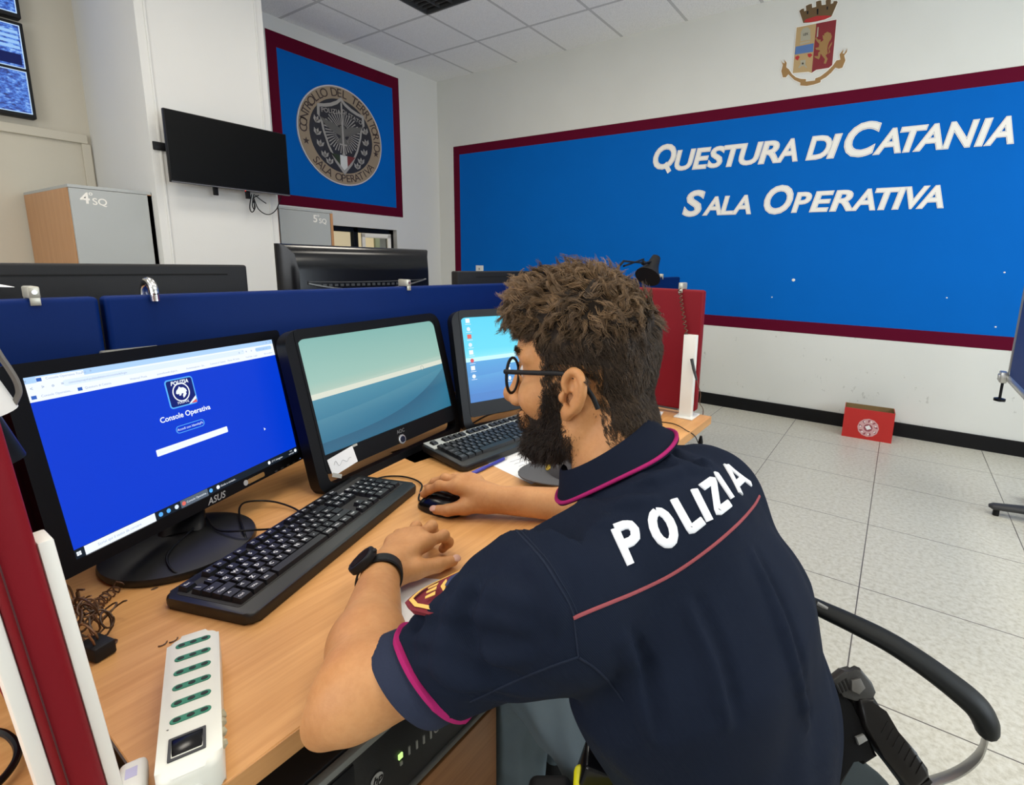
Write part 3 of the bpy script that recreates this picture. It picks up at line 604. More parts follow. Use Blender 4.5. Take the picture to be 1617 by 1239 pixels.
# neighbouring desk beyond the left red panel
t=thing('desk','neighbouring beech desk left of the near red panel, bottom left corner','desk',(-0.9,-0.7,0))
obj('desk_top',mv(box(-1.285,XD,-1.5,0.118,ZD-0.027,ZD,0.0015,1),(0.9,0.7,0)),M['desk'],t)
for y in (-1.45,0.04): obj('leg_panel',mv(box(-1.20,-0.60,y,y+0.022,0.0,ZD-0.027),(0.9,0.7,0)),M['greyplastic'],t)
t=thing('cable','black cable loop lying on the neighbouring desk, bottom left corner','cable',(-0.72,0.03,ZD))
L0=np.array([-0.72,0.03,ZD])
pts=[onz(x,y,ZD+0.008)-L0 for x,y in ((-60,1165),(-30,1155),(5,1157),(24,1172),(28,1190),(18,1212),(-5,1238),(-40,1265))]
obj('wire',tube(smooth_path(pts,6),0.0035,8),M['black'],t)

# opposite desks behind the blue partition
t=thing('desk','row of desks behind the blue partition carrying the dark monitors','desk',(-1.75,1.1,0))
obj('desk_top',mv(box(-2.15,-1.335,-0.3,3.3,ZD-0.027,ZD,0.0015,1),(1.75,-1.1,0)),M['desk'],t)
for y in (-0.25,1.5,3.25): obj('leg_panel',mv(box(-2.08,-1.42,y,y+0.022,0.0,ZD-0.027),(1.75,-1.1,0)),M['greyplastic'],t)
# partition panels
def panel(label,loc,size,m,rx=0.0,piping=True):
    t=thing('partition_panel',label,'partition panel',loc); sx,sy,sz=size
    t.rotation_euler=(rx,0,0)
    obj('upholstery',box(-sx/2,sx/2,-sy/2,sy/2,0,sz,0.009,3),m,t)
    return t
pb1=panel('blue padded partition section at the far left, left of the dark seam',(-1.309,-0.088,0.28),(0.036,0.85,0.860),M['parblue'])
pb2=panel('long blue padded partition behind the three monitors',(-1.309,1.005,0.28),(0.036,1.322,0.860),M['parblue'])
pb3=panel('blue padded partition beyond the far red panel, beside the lamp',(-1.309,2.57,0.0),(0.036,1.75,1.145),M['parblue'])
for p,ys in ((pb1,(-0.3,0.3)),(pb2,(-0.5,0.5))):
    for y in ys: obj('support_post',box(-0.016,0.016,y-0.02,y+0.02,-0.28,0.01),M['whitepaint'],p)
pr_=panel('red padded side panel at the far end of the desk with a coiled cord',(-0.912,1.657,0.738),(0.757,0.036,0.408),M['parred'])
for x in (0.352,-0.33):
    obj('bracket_post',box(x-0.021,x+0.021,-0.042,-0.018,-0.017,0.263,0.002),M['whitepaint'],pr_,label='cream metal bracket post')
    obj('bracket_foot',box(x-0.032,x+0.032,-0.06,0.024,-0.018,-0.013,0.002),M['whitepaint'],pr_,label='cream metal bracket foot')
pn=panel('near red padded side panel between white posts at the left edge',(-0.915,0.0862,0.735),(0.757,0.028,0.408),M['parred'],rx=0.066)
obj('edge_seam',box(0.3775,0.380,-0.0085,-0.0076,0.01,0.40),mat('seam_dark',(0.06,0.003,0.006),0.6),pn,0,label='stitched seam along the end')
for y0,y1 in ((0.0140,0.0240),(-0.0240,-0.0140)):
    obj('bracket_post',box(0.345,0.372,y0,y1,-0.012,0.263,0.002),M['whitepaint'],pn,label='white metal post')
# clips on top of the panels
def clip(label,loc,shape,rz=0.0):
    t=thing('panel_clip',label,'clip',loc,rz,group=None)
    if shape=='box':
        obj('clip_body',join(box(-0.0215,0.0215,-0.008,0.008,0.0005,0.022,0.003),box(-0.0215,-0.0185,-0.007,0.007,-0.012,0.002,0.001),box(0.0185,0.0215,-0.007,0.007,-0.012,0.002,0.001)),mat('clip_metal_%d'%len(bpy.data.materials),(0.50,0.48,0.40),0.4,metal=0.5),t)
        obj('screw',cyl((0.021,0,0.012),(0.0235,0,0.012),0.004,10),M['chrome'],t)
    else:
        obj('clip_body',join(tube(smooth_path([(0.026,0,-0.012),(0.024,0,0.012),(0.010,0,0.026),(-0.010,0,0.026),(-0.024,0,0.012),(-0.026,0,-0.012)],5),0.0085,8)),M['chrome'],t,60)
        obj('screw',ball((0.027,0,0.004),0.0075,8),M['chrome'],t)
    return t
clip('dull metal clip on the far left of the blue partition',(-1.309,0.249,1.14),'box')
clip('shiny chrome clip on the blue partition near the seam',(-1.309,0.424,1.14),'round')
clip('small metal clip on the blue partition before the glossy monitor',(-1.309,1.085,1.14),'box')
clip('small metal clip on the far blue partition beside the lamp',(-1.309,3.13,1.145),'box')
c0=clip('square metal clip on top of the far red panel holding a coiled cord',(-0.61,1.657,1.146),'box',PI/2)
# coiled cord hanging from that clip
t=thing('coiled_cord','brown coiled cord hanging down the far red panel from its clip','cord',(-0.61,1.62,1.14))
def coil(path,r,turns,wr,n=10,jit=0.0):
    S=smooth_path(path,int(max(4,turns*n/(len(path)-1)))); out=[]; m=len(S)
    for i,p in enumerate(S):
        a=2*PI*turns*i/(m-1); tt=S[min(i+1,m-1)]-S[max(i-1,0)]; tt=tt/np.linalg.norm(tt)
        u=np.cross(tt,[0.31,0.9,0.3]); u/=np.linalg.norm(u); w=np.cross(tt,u)
        out.append(p+r*(math.cos(a)*u+math.sin(a)*w)+rng.normal(0,jit,3))
    return tube(out,wr,5)
Q=lambda x,y,v=1.624: ony(1000+x/4.0,390+y/4.0,v)-np.array([-0.61,1.62,1.14])
mco=mat('cord_brown',(0.10,0.045,0.022),0.45); mcd=mat('cord_dark',(0.035,0.025,0.02),0.4)
obj('coil',coil([Q(293,262),Q(302,330),Q(312,400),Q(325,480),Q(338,560)],0.0046,11,0.0018,10,0.0005),mco,t)
obj('coil',coil([Q(335,545),Q(345,600),Q(352,650),Q(368,710)],0.0052,13,0.0019,10),mcd,t)
obj('strain_relief',tube([Q(368,705,1.605),Q(382,770,1.605),Q(400,840,1.605)],[0.0055,0.0055,0.0035],8),M['darkgrey'],t)
obj('wire',tube(smooth_path([Q(400,835,1.605),Q(412,880,1.61),Q(425,930,1.63),Q(420,985,1.66),Q(440,1020,1.67),Q(440,1058,1.68)],6),0.0014,6),mco,t)

# ---- monitors seen from behind, on the opposite desks
def back_monitor(label,loc,w,h,d,style):
    t=thing('monitor',label,'monitor',loc)
    z1=loc[2]; 
    if style=='flat':
        obj('back_cover',box(-0.018,0.022,-w/2,w/2,-h,0,0.006,3),M['blackmatte'],t); obj('vent_slot',box(0.0215,0.0228,-w/2+0.11,w/2-0.05,-0.026,-0.0225),mat('slot',(0.001,0.001,0.001),0.9),t,0)
        obj('screen',box(-0.0192,-0.018,-w/2+0.012,w/2-0.012,-h+0.02,-0.012),M['blackgloss'],t,0)
    else:
        P=[(0.0,-w/2),(0.035,-w/2+0.045),(0.035,w/2-0.012),(0.0,w/2)]
        prof=[(-0.02,0.0,w/2),(0.0,0.0,w/2),(0.018,-0.006,w/2-0.012),(0.035,-0.03,w/2-0.03),(0.045,-0.08,w/2-0.035)]
        V=[];Fs=[]
        for (x,zz,hw) in prof: V+=[(x,-hw,zz),(x,hw,zz)]
        for k in range(len(prof)-1): Fs.append((2*k,2*k+2,2*k+3,2*k+1))
        bot=-h; V+=[(0.045,-w/2+0.035,bot),(0.045,w/2-0.035,bot),(0.0,-w/2,bot),(0.0,w/2,bot),(-0.02,-w/2,bot),(-0.02,w/2,bot)]
        Fs+=[(8,10,11,9),(0,14,12,2),(2,12,10,8),(2,8,6,4),(1,3,13,15),(3,9,11,13),(3,5,7,9),(10,12,14,15,13,11),(0,1,15,14)]
        obj('back_cover',G(V,Fs),M['blackgloss'],t,40)
        a=[(0.047,y,-0.115-0.028*(1-((y+0.01)/(w/2-0.06))**2)) for y in np.linspace(-w/2+0.06,w/2-0.05,24)]
        b=[(0.047,y,-0.112-0.004*(1-((y+0.01)/(w/2-0.06))**2)) for y in np.linspace(-w/2+0.06,w/2-0.05,24)]
        obj('trim_arc',tube(a,0.003,6),mat('trim_silver',(0.25,0.25,0.24),0.3,metal=0.7),t,label='curved silver trim'); obj('trim_arc',tube(b,0.002,6),M['darkgrey'],t)
        obj('vent',join(*[box(0.0445,0.047,-0.20+0.02*k,-0.188+0.02*k,-0.128,-0.120) for k in range(18)]),M['darkgrey'],t,0)
    s=obj('stand_neck',box(-0.01,0.015,-0.045,0.045,ZD-z1+0.015,-h+0.06,0.006),M['black'],t); obj('stand_base',mv(lathe([(0.12,0),(0.12,0.008),(0.03,0.016)],28),(0.0,0,ZD-z1)),M['black'],t)
    return t
back_monitor('wide flat black monitor back with a slot, behind the blue partition far left',(-1.52,0.395,1.199),0.63,0.36,0.03,'flat')
back_monitor('glossy black monitor back with curved silver trim behind the blue partition',(-1.56,1.118,1.262),0.575,0.36,0.05,'gloss')
back_monitor('dark monitor back partly hidden by the seated man\'s hair',(-1.55,1.80,1.180),0.52,0.32,0.03,'flat')
# paper edge lying over the far left monitor
t=thing('paper_sheet','pale sheet edge jutting over the partition at the far left edge','paper',(-1.40,0.12,1.165)); g=rot(box(-0.10,0.06,-0.15,0.115,-0.0005,0.0005),'X',-0.05); obj('sheet',g,M['paper'],t,0)

# ---- grey tray peeking out behind the left monitor
t=thing('panel_tray','small grey plastic tray on the blue partition just above the left monitor','tray',(-1.255,0.373,1.030))
obj('tray_body',join(box(-0.036,0.028,-0.048,0.047,-0.005,0.006,0.003),box(-0.036,-0.030,-0.048,0.047,-0.05,0.0,0.002)),mat('tray_grey',(0.30,0.30,0.27),0.5),t)

# ---- desk monitors
def local(nm,q,W,extra_roll=0.0):
    c=np.array(q[:3]);a,tl=q[3],q[4]
    n=np.array([math.cos(a)*math.cos(tl),math.sin(a)*math.cos(tl),math.sin(tl)]); rt=np.cross(-n,[0,0,1]); rt/=np.linalg.norm(rt); up=np.cross(n,rt)
    cs,sn=math.cos(extra_roll),math.sin(extra_roll); r2=cs*rt+sn*up; u2=cs*up-sn*rt
    return c,r2,u2,n
def monitor_thing(label,q,W,roll=0.0):
    """origin at the screen's upper left corner; x right, y up, z out of the screen"""
    c,rt,up,n=local('m',q,W,roll); H=W*9/16; o=c-rt*W/2+up*H/2
    return thing('monitor',label,'monitor',mw=basis(rt,up,n,o)),W,H
def U(W,H): return lambda u,v:(u*W,-v*H)
def rect(W,H,u0,v0,u1,v1,z,th=0.0003): return box(u0*W,u1*W,-v1*H,-v0*H,z,z+th)
def lab(W,H,s,u,v,size,z,align='LEFT',bold=0.0,res=2,shear=0.0): return mv(text(s,size*0.70,0,bold,shear,res,align),(u*W,-v*H,z))

# left monitor
t,W,H=monitor_thing('left monitor showing a deep blue login page on a round black base',(-1.0295,0.3764,0.9238,0.4180,0.1902),0.46,-0.0304)
r_=lambda *a: rect(W,H,*a)
OW,OH=1.10*W,1.147*H; ocx,ocy=0.498*W,-0.4985*H
OUT=rrect(OW,OH,0.008,4,ocx,ocy); INN=rrect(W,H,0.0005,4,W/2,-H/2)
obj('bezel',frame(OUT,INN,-0.012,0.004),M['frame'],t,40)
obj('back_cover',join(prism(OUT,-0.022,-0.003,0.004),mv(prism(rrect(OW*0.8,OH*0.8,0.03,5,0,0),-0.05,-0.02,0.008),(ocx,ocy,0))),M['black'],t)
sw=obj('screen',r_(0,0,1,1,-0.003,0.0025),emit('login_blue',(0.0,0.042,0.62),1.0),t,0)
E_=lambda n,c,s=1.0: emit(n,c,s)
ewh=E_('ui_white',(0.86,0.92,1.0),1.0); etab=E_('ui_tab_blue',(0.42,0.64,0.97)); ebar=E_('ui_bar',(0.72,0.84,1.0)); egr=E_('ui_grey',(0.30,0.40,0.58)); edark=E_('ui_dark',(0.006,0.012,0.022)); emid=E_('ui_mid',(0.10,0.13,0.17)); ecy=E_('ui_cyan',(0.10,0.42,0.95)); ered=E_('ui_red',(0.75,0.15,0.12)); enav=E_('ui_navy',(0.003,0.012,0.16)); ered2=E_('ui_red2',(0.7,0.1,0.12)); egn=E_('ui_green',(0.1,0.5,0.2))
z=-0.0004
obj('browser_bar',join(r_(0,0,1,0.034,z)),etab,sw,0,label='pale blue tab strip'); obj('browser_bar',r_(0,0.034,1,0.132,z),ewh,sw,0,label='white address and bookmark rows')
z2=z+0.0004
obj('browser_tab',r_(0.035,0.006,0.165,0.036,z2),ewh,sw,0); obj('address_field',xf(prism(rrect(0.72*W,0.034*H,0.004,4,0.46*W,-0.061*H),z2,z2+0.0003),np.eye(4)),ebar,sw,0)
z3=z2+0.0004
obj('profile_button',prism(rrect(0.10*W,0.03*H,0.0035,4,0.935*W,-0.063*H),z3,z3+0.0003),etab,sw,0)
for s,u,v,sz in (('Console Operativa YouPol',0.058,0.020,0.0068),('consoleyoupol.poliziadistato.it/console/#/login',0.115,0.062,0.0064),('Console Operativa...',0.035,0.108,0.0066),('Questura di Catania',0.155,0.108,0.0066),('Webmail Posta',0.30,0.108,0.0066),('pannelloweb.dcpc.it...',0.40,0.108,0.0066),('Autenticazione - Sis...',0.52,0.108,0.0066),('Comune di Catania',0.63,0.108,0.0066),('Meteo PS Sicilia',0.72,0.108,0.0066),('YouTube - Login',0.82,0.108,0.0066),('Altri preferiti',0.93,0.108,0.0066),('Riavvia per aggiornare',0.888,0.063,0.0052)):
    obj('browser_text',lab(W,H,s,u,v,sz,z3+0.0004),egr,sw,0)
for u,v in ((0.042,0.020),(0.018,0.108),(0.142,0.108)): obj('site_icon',r_(u-0.007,v-0.009,u+0.006,v+0.010,z3),E_('icon_%d'%int(u*1000),(0.03,0.12,0.5)),sw,0)
for u,v,s in ((0.017,0.062,'<'),(0.046,0.062,'>'),(0.072,0.062,'o'),(0.098,0.062,'='),(0.185,0.018,'+'),(0.79,0.061,'o'),(0.81,0.061,'*'),(0.83,0.061,'o'),(0.86,0.061,'o'),(0.94,0.016,'-'),(0.96,0.016,'o'),(0.985,0.016,'x'),(0.007,0.018,'v')): obj('tool_icon',lab(W,H,s,u,v,0.009,z3+0.0004,'CENTER',0.02),egr,sw,0)
# app logo
obj('logo_glow',prism(rrect(0.118*W,0.195*H,0.006,4,0.478*W,-0.257*H),z,z+0.0002),ecy,sw,0,label='glowing light blue rim')
obj('logo_tile',prism(rrect(0.108*W,0.178*H,0.004,4,0.478*W,-0.257*H),z2,z2+0.0002),enav,sw,0)
obj('logo_text',lab(W,H,'POLIZIA',0.478,0.190,0.0135,z3,'CENTER',0.03,2,0.2),ewh,sw,0); obj('logo_text',lab(W,H,'YOUPOL',0.474,0.325,0.0085,z3,'CENTER',0.01,2,0.2),ewh,sw,0)
cx,cy=0.476*W,-0.256*H
obj('logo_ring',frame(circ(0.0165,32,cx,cy),circ(0.0145,32,cx,cy),z3,z3+0.0002),ewh,sw,0)
hd=[(-0.75,-0.05),(-0.62,0.28),(-0.30,0.52),(-0.15,0.75),(0.05,0.58),(0.40,0.55),(0.70,0.30),(0.80,-0.02),(0.62,-0.10),(0.66,-0.32),(0.40,-0.62),(0.15,-0.78),(0.12,-0.45),(0.28,-0.22),(0.02,-0.16),(-0.15,-0.42),(-0.38,-0.38),(-0.30,-0.15),(-0.55,-0.18)]
obj('logo_mark',mv(prism([(a*0.0138,b*0.0138) for a,b in hd],z3,z3+0.0003),(cx,cy,0)),ewh,sw,0)
obj('logo_stripe',prism([(0.530*W,-0.325*H),(0.533*W,-0.347*H),(0.508*W,-0.347*H)],z3,z3+0.0002),ered2,sw,0); obj('logo_stripe',prism([(0.532*W,-0.30*H),(0.532*W,-0.322*H),(0.505*W,-0.347*H),(0.497*W,-0.347*H)],z3,z3+0.0002),ewh,sw,0)
obj('page_title',lab(W,H,'Console Operativa',0.476,0.407,0.0185,z,'CENTER',0.02,3),ewh,sw,0)
obj('login_button',frame(rrect(0.124*W,0.05*H,0.0062,6,0.48*W,-0.498*H),rrect(0.119*W,0.042*H,0.0053,6,0.48*W,-0.498*H),z,z+0.0002),ecy,sw,0); obj('button_text',lab(W,H,'Accedi con IdentityPs',0.48,0.498,0.0085,z,'CENTER',0.005),ebar,sw,0)
obj('input_field',prism(rrect(0.314*W,0.043*H,0.0015,3,0.482*W,-0.601*H),z,z+0.0002),ewh,sw,0); obj('field_text',lab(W,H,'Supporto e Guide',0.335,0.602,0.0072,z2),ebar,sw,0)
obj('mouse_pointer',prism([(0.829*W,-0.690*H),(0.829*W,-0.712*H),(0.834*W,-0.706*H),(0.839*W,-0.706*H)],z,z+0.0002),ewh,sw,0)
obj('taskbar',r_(0,0.948,1,1,z),edark,sw,0); obj('search_field',r_(0.033,0.950,0.262,1,z2),ewh,sw,0); obj('search_text',lab(W,H,'Scrivi qui il testo da cercare',0.07,0.976,0.0082,z3),egr,sw,0)
obj('start_icon',join(*[r_(0.010+a*0.0065,0.964+b*0.0115,0.0155+a*0.0065,0.974+b*0.0115,z2) for a in (0,1) for b in (0,1)]),ewh,sw,0)
for u,c in ((0.282,ecy),(0.312,ecy),(0.344,ebar),(0.374,ered),(0.494,ecy),(0.528,ewh),(0.81,ewh),(0.985,ewh)): obj('task_icon',xf(prism(circ(0.0036,14),z3,z3+0.0002),np.array(Matrix.Translation((u*W,-0.975*H,0)))),c,sw,0)
obj('active_task',r_(0.362,0.950,0.480,1,z2),emid,sw,0)
for s,u in (('Console Operativa...',0.385),('Guida e contatti...',0.54),('27°C Soleggiato',0.825)): obj('task_text',lab(W,H,s,u,0.976,0.0072,z3+0.0002),ewh,sw,0)
for v,s in ((0.964,'10:32'),(0.986,'04/09/2024')): obj('clock_text',lab(W,H,s,0.955,v,0.0050,z3+0.0002,'CENTER'),ewh,sw,0)
mlog=mat('logo_grey',(0.42,0.42,0.42),0.4)
obj('maker_logo',mv(text('ASUS',0.0165,0,0.01,0.35,3),(0.50*W,-1.040*H,0.0045)),mlog,t,0,label='grey maker lettering')
ms=mat('sticker_gold',(0.30,0.16,0.05),0.4,var=0.25,vscale=90); obj('sticker',xf(prism(rrect(0.10*W,0.035*H,0.003,3,0,0),0.004,0.0046),np.array(Matrix.Translation((0.71*W,-1.035*H,0)))),ms,t,0,label='worn gold and white sticker')
obj('sticker_seal',xf(prism(circ(0.0055,16),0.0046,0.005),np.array(Matrix.Translation((0.652*W,-1.033*H,0)))),mlog,t,0)
for k in range(5): obj('menu_button',box((0.82+0.04*k)*W,(0.835+0.04*k)*W,-1.066*H,-1.055*H,0.004,0.0055),M['darkgrey'],t,0)
obj('power_light',ball((0.995*W,-1.058*H,0.004),0.0012,6),E_('blue_led',(0.2,0.35,1.0),3),t)
# base (in world axes, upright)
inv=np.array(t.matrix_world.inverted())
def wl(g): return xf(g,inv)
BX,BY=-0.992,0.322
obj('stand_base',wl(mv(lathe([(0.109,0.0),(0.112,0.006),(0.110,0.013),(0.090,0.020),(0.05,0.026),(0.0,0.027)],48),(BX,BY,ZD))),mat('base_black',(0.008,0.008,0.008),0.42),t,50)
obj('stand_neck',wl(tube([(BX-0.01,BY+0.005,ZD+0.018),(BX-0.06,BY+0.03,ZD+0.06),(BX-0.125,BY+0.06,ZD+0.13)],[0.030,0.026,0.026],16,flat=(0.5,1.2))),M['black'],t,60)

# centre monitor and right monitor: slab in a looped frame
def loop_monitor(label,q,W,wall,bottom=True):
    t,W,H=monitor_thing(label,q,W); r_=lambda *a: rect(W,H,*a)
    top,bot,l,rr=0.083*H,1.345*H,0.066*W,1.052*W
    cx,cy=(rr-l)/2,-(bot-top)/2; OW,OH=rr+l,bot+top
    out=rrect(OW,OH,0.035,6,cx,cy); inn=rrect(OW-0.052,OH-0.043,0.020,6,cx,cy)
    obj('looped_frame',frame(out,inn,-0.028,0.002),M['frame'],t,40)
    ob=rrect(OW-0.048,1.175*H+0.02,0.012,6,cx,-(1.175*H)/2+0.012); ib=rrect(W,H,0.0005,6,W/2,-H/2)
    obj('bezel',frame(ob,ib,-0.02,0.003),M['frame'],t,40); obj('back_cover',prism([(x,y) for x,y in ob],-0.035,-0.003,0.004),M['black'],t)
    s=obj('screen',r_(0,0,1,1,-0.0035,0.0028),wall,t,0)
    return t,s,W,H
def wallpaper(name,tint):
    m=bpy.data.materials.new(name); m.use_nodes=True; N,L=nt(m); b=N['Principled BSDF']; tc=N.new('ShaderNodeTexCoord')
    s=N.new('ShaderNodeSeparateXYZ'); L.new(tc.outputs['Generated'],s.inputs[0]); gx,gy=s.outputs[0],s.outputs[1]
    up=ramp(N,L,gy,[(0.47,tint[0]),(0.62,tint[1]),(1.0,tint[2])])
    dn=ramp(N,L,gy,[(0.0,tint[3]),(0.25,tint[4]),(0.47,tint[5])])
    # soft swooping curves in the lower half
    def curve(a,b,c,w):
        y=mathn(N,L,'ADD',a,mathn(N,L,'MULTIPLY',mathn(N,L,'POWER',gx,c),b)); d=mathn(N,L,'SUBTRACT',gy,y)
        return mathn(N,L,'MULTIPLY',mathn(N,L,'LESS_THAN',d,0.0),mathn(N,L,'SUBTRACT',1.0,mathn(N,L,'MINIMUM',mathn(N,L,'MULTIPLY',mathn(N,L,'ABSOLUTE',d),w),1.0)))
    c1=curve(0.10,0.36,3.0,4.0); c2=curve(0.30,0.16,1.5,6.0)
    dn=mixc(N,L,mathn(N,L,'MULTIPLY',c1,0.55),dn,tint[6]); dn=mixc(N,L,mathn(N,L,'MULTIPLY',c2,0.35),dn,tint[7])
    up=mixc(N,L,mathn(N,L,'MULTIPLY',curve(0.53,0.06,1.0,9.0),0.4),up,tint[8])
    yb=mathn(N,L,'ADD',0.480,mathn(N,L,'MULTIPLY',gx,0.025)); c=mixc(N,L,mathn(N,L,'GREATER_THAN',gy,yb),dn,up)
    band=mathn(N,L,'LESS_THAN',mathn(N,L,'ABSOLUTE',mathn(N,L,'SUBTRACT',gy,mathn(N,L,'ADD',yb,0.018))),0.024)
    c=mixc(N,L,band,c,tint[9]); b.inputs['Base Color'].default_value=(0.01,0.01,0.01,1); b.inputs['Roughness'].default_value=0.4; L.new(c,b.inputs['Emission Color']); b.inputs['Emission Strength'].default_value=1.0
    return m
w1=wallpaper('wallpaper_teal',[(0.46,0.55,0.45),(0.30,0.50,0.43),(0.20,0.42,0.38),(0.015,0.14,0.24),(0.02,0.16,0.27),(0.06,0.24,0.34),(0.004,0.05,0.12),(0.10,0.28,0.36),(0.46,0.60,0.52),(0.66,0.69,0.58)])
w2=wallpaper('wallpaper_cyan',[(0.20,0.72,0.86),(0.06,0.60,0.80),(0.03,0.56,0.78),(0.006,0.16,0.52),(0.01,0.19,0.55),(0.02,0.28,0.62),(0.006,0.13,0.45),(0.06,0.36,0.66),(0.24,0.70,0.85),(0.46,0.82,0.92)])
t,s,W,H=loop_monitor('centre monitor with a teal wave wallpaper in a looped black frame',(-1.0694,0.8202,0.9256,0.15557,0.23730),0.455,w1)
obj('camera_ring',mv(rot(lathe([(0.012,0),(0.012,0.003),(0.009,0.0035)],24),'X',0),(0.50*W,-1.132*H,0.003)),mat('ring_silver',(0.6,0.6,0.6),0.25,metal=0.7),t,label='silver power button ring')
obj('power_button',mv(lathe([(0.009,0.0),(0.008,0.005)],20),(0.50*W,-1.132*H,0.003)),mat('button_navy',(0.01,0.012,0.03),0.2),t)
obj('maker_logo',mv(text('AOC',0.013,0,0.02,0,3),(0.505*W,-1.052*H,0.0034)),mat('logo_dim',(0.12,0.12,0.12),0.4),t,0)
obj('paper_note',xf(prism(rrect(0.160*W,0.155*H,0.001,1,0,0),0.0,0.0008),np.array(basis((0.99,0.13,0.0),(-0.13,0.99,0.0),(0,0,1),(0.085*W,-1.10*H,0.0045)))),M['paper'],t,0,label='white handwritten paper note taped to the corner')
obj('note_writing',tube(smooth_path([(0.03*W+0.006*k,-1.105*H+0.006*math.sin(k*1.9)*(1.3 if k<3 else 0.6),0.0057) for k in range(9)],5),0.0004,4),mat('pencil',(0.35,0.35,0.37),0.8),t)
mt=mat('clear_tape',(0.45,0.44,0.40),0.15); obj('tape',box(0.16*W,0.19*W,-1.02*H,-1.0*H,0.0052,0.0056),mt,t,0,label='piece of clear tape'); obj('tape',rot(box(0.005*W,0.06*W,-1.215*H,-1.18*H,0.0052,0.0056),'Z',-0.5,(0.03*W,-1.2*H,0)),mt,t,0,label='piece of clear tape')
obj('busy_cursor',frame(circ(0.006,18,0.80*W,-0.49*H),circ(0.0048,18,0.80*W,-0.49*H),-0.0004,-0.0001),E_('cursor_grey',(0.35,0.42,0.38)),s,0)
t,s,W,H=loop_monitor('right monitor with a bright cyan desktop, partly behind the man\'s face',(-0.9884,1.3082,0.9320,-0.31183,0.21873),0.455,w2)
for k in range(8):
    v=0.045+0.093*k; c=[ewh,ebar,ered,ebar,ewh,ered2,ewh,ewh][k]
    obj('desktop_icon',prism(circ(0.0062,10,0.05*W,-v*H),-0.0004,-0.0002) if k%2 else rect(W,H,0.035,v-0.03,0.065,v+0.02,-0.0004,0.0002),c,s,0); obj('icon_caption',rect(W,H,0.03,v+0.034,0.072,v+0.040,-0.0004,0.0002),ebar,s,0)

# ---- keyboards
def glyphs(k):
    return k
def keyboard(label,mw,L_,D_,rows,body,top_m,keym,legm,style):
    """local x to the user's right, y away from the user, origin at the centre on the desk"""
    t=thing('keyboard',label,'keyboard',mw=mw)
    obj('case',prism(rrect(L_,D_,0.014,5),0.0,0.017,0.005,3),body,t,45)
    if style=='silver': obj('upper_strip',box(-L_/2+0.006,L_/2-0.006,D_/2-0.052,D_/2-0.004,0.0165,0.0195,0.001),top_m,t,label='silver strip around the function keys')
    else: obj('key_bed',prism(rrect(L_-0.02,D_-0.045,0.004,3,0,0.008),0.0165,0.0175),top_m,t)
    n=0; rest=[]
    for (x,y,w,d,ch) in rows:
        h=0.0075; zb=0.017
        V=[(-w/2,-d/2,zb),(w/2,-d/2,zb),(w/2,d/2,zb),(-w/2,d/2,zb),(-w/2+0.0022,-d/2+0.0022,zb+h),(w/2-0.0022,-d/2+0.0022,zb+h),(w/2-0.0022,d/2-0.0012,zb+h+0.001),(-w/2+0.0022,d/2-0.0012,zb+h+0.001)]
        kg=mv(G(V,[(4,5,6,7),(0,1,5,4),(1,2,6,5),(2,3,7,6),(3,0,4,7)]),(x,y,0))
        items=[(kg,keym)]
        if ch and legm is not None:
            sz=0.0095 if len(ch)==1 else 0.0058
            g=text(ch,sz,0,0.03,0,1); al=-w/2+0.0042
            g=(g[0]+np.array([0 if False else (al+ (g[0][:,0].max()-g[0][:,0].min())/2 if len(ch)>1 else -0.002),0.0015 if len(ch)==1 else 0.0,0]),g[1])
            items.append((mv(g,(x,y,zb+h+0.0012)),legm))
        if n<100: mobj('key',items,t,0)
        else: rest+=items
        n+=1
    if rest: o=mobj('key',rest,t,0); o['kind']='stuff'
    return t
def layout(L_,D_,margin_y,gapF):
    rows=[]; p=0.01905*(L_-0.03)/(22.75*0.01905); q=(D_-0.04)/(6.6); x0=-L_/2+0.015; yt=D_/2-0.012
    def row(y,items,x=0.0):
        for ch,w in items:
            if ch is not None: rows.append((x0+(x+w/2)*p,y,w*p-0.001,q*0.94,ch))
            x+=w
    y=yt-q/2
    row(y,[('Esc',1),(None,1),('F1',1),('F2',1),('F3',1),('F4',1),(None,.5),('F5',1),('F6',1),('F7',1),('F8',1),(None,.5),('F9',1),('F10',1),('F11',1),('F12',1),(None,.25),('Stp',1),('BlS',1),('Pau',1)])
    y-=q*1.35+gapF
    nav=[['Ins','Hom','PgU'],['Del','End','PgD'],None,[None,'^',None],['<','v','>']]
    num=[['N','/','*','-'],['7','8','9','+'],['4','5','6',''],['1','2','3','En'],['0',None,',','']]
    main=[[(c,1) for c in "\\1234567890'ì"]+[('<-',2)],[('Tab',1.5)]+[(c,1) for c in 'QWERTYUIOPè+']+[('Inv',1.5)],[('Caps',1.75)]+[(c,1) for c in 'ASDFGHJKLòàù']+[('',1.25)],[('^',1.25)]+[(c,1) for c in '<ZXCVBNM,.-']+[('^',2.75)],[('Ctrl',1.25),('Win',1.25),('Alt',1.25),('',6.25),('AltGr',1.25),('Win',1.25),('Mn',1.25),('Ctrl',1.25)]]
    for k in range(5):
        it=list(main[k]); it.append((None,.25))
        it+= [(c,1) for c in nav[k]] if nav[k] else [(None,3)]
        it.append((None,.25)); it+=[(c,1) if not (k==4 and c=='0') else (c,1.98) for c in num[k]] if k<4 else [('0',2),(',',1),('',1)]
        row(y,it); y-=q
    return rows
mkey=mat('key_black',(0.010,0.010,0.011),0.4); mleg=mat('key_legend',(0.75,0.75,0.75),0.6); mbed=mat('key_bed',(0.025,0.024,0.023),0.7); mkb=mat('keyboard_black',(0.010,0.0105,0.011),0.42)
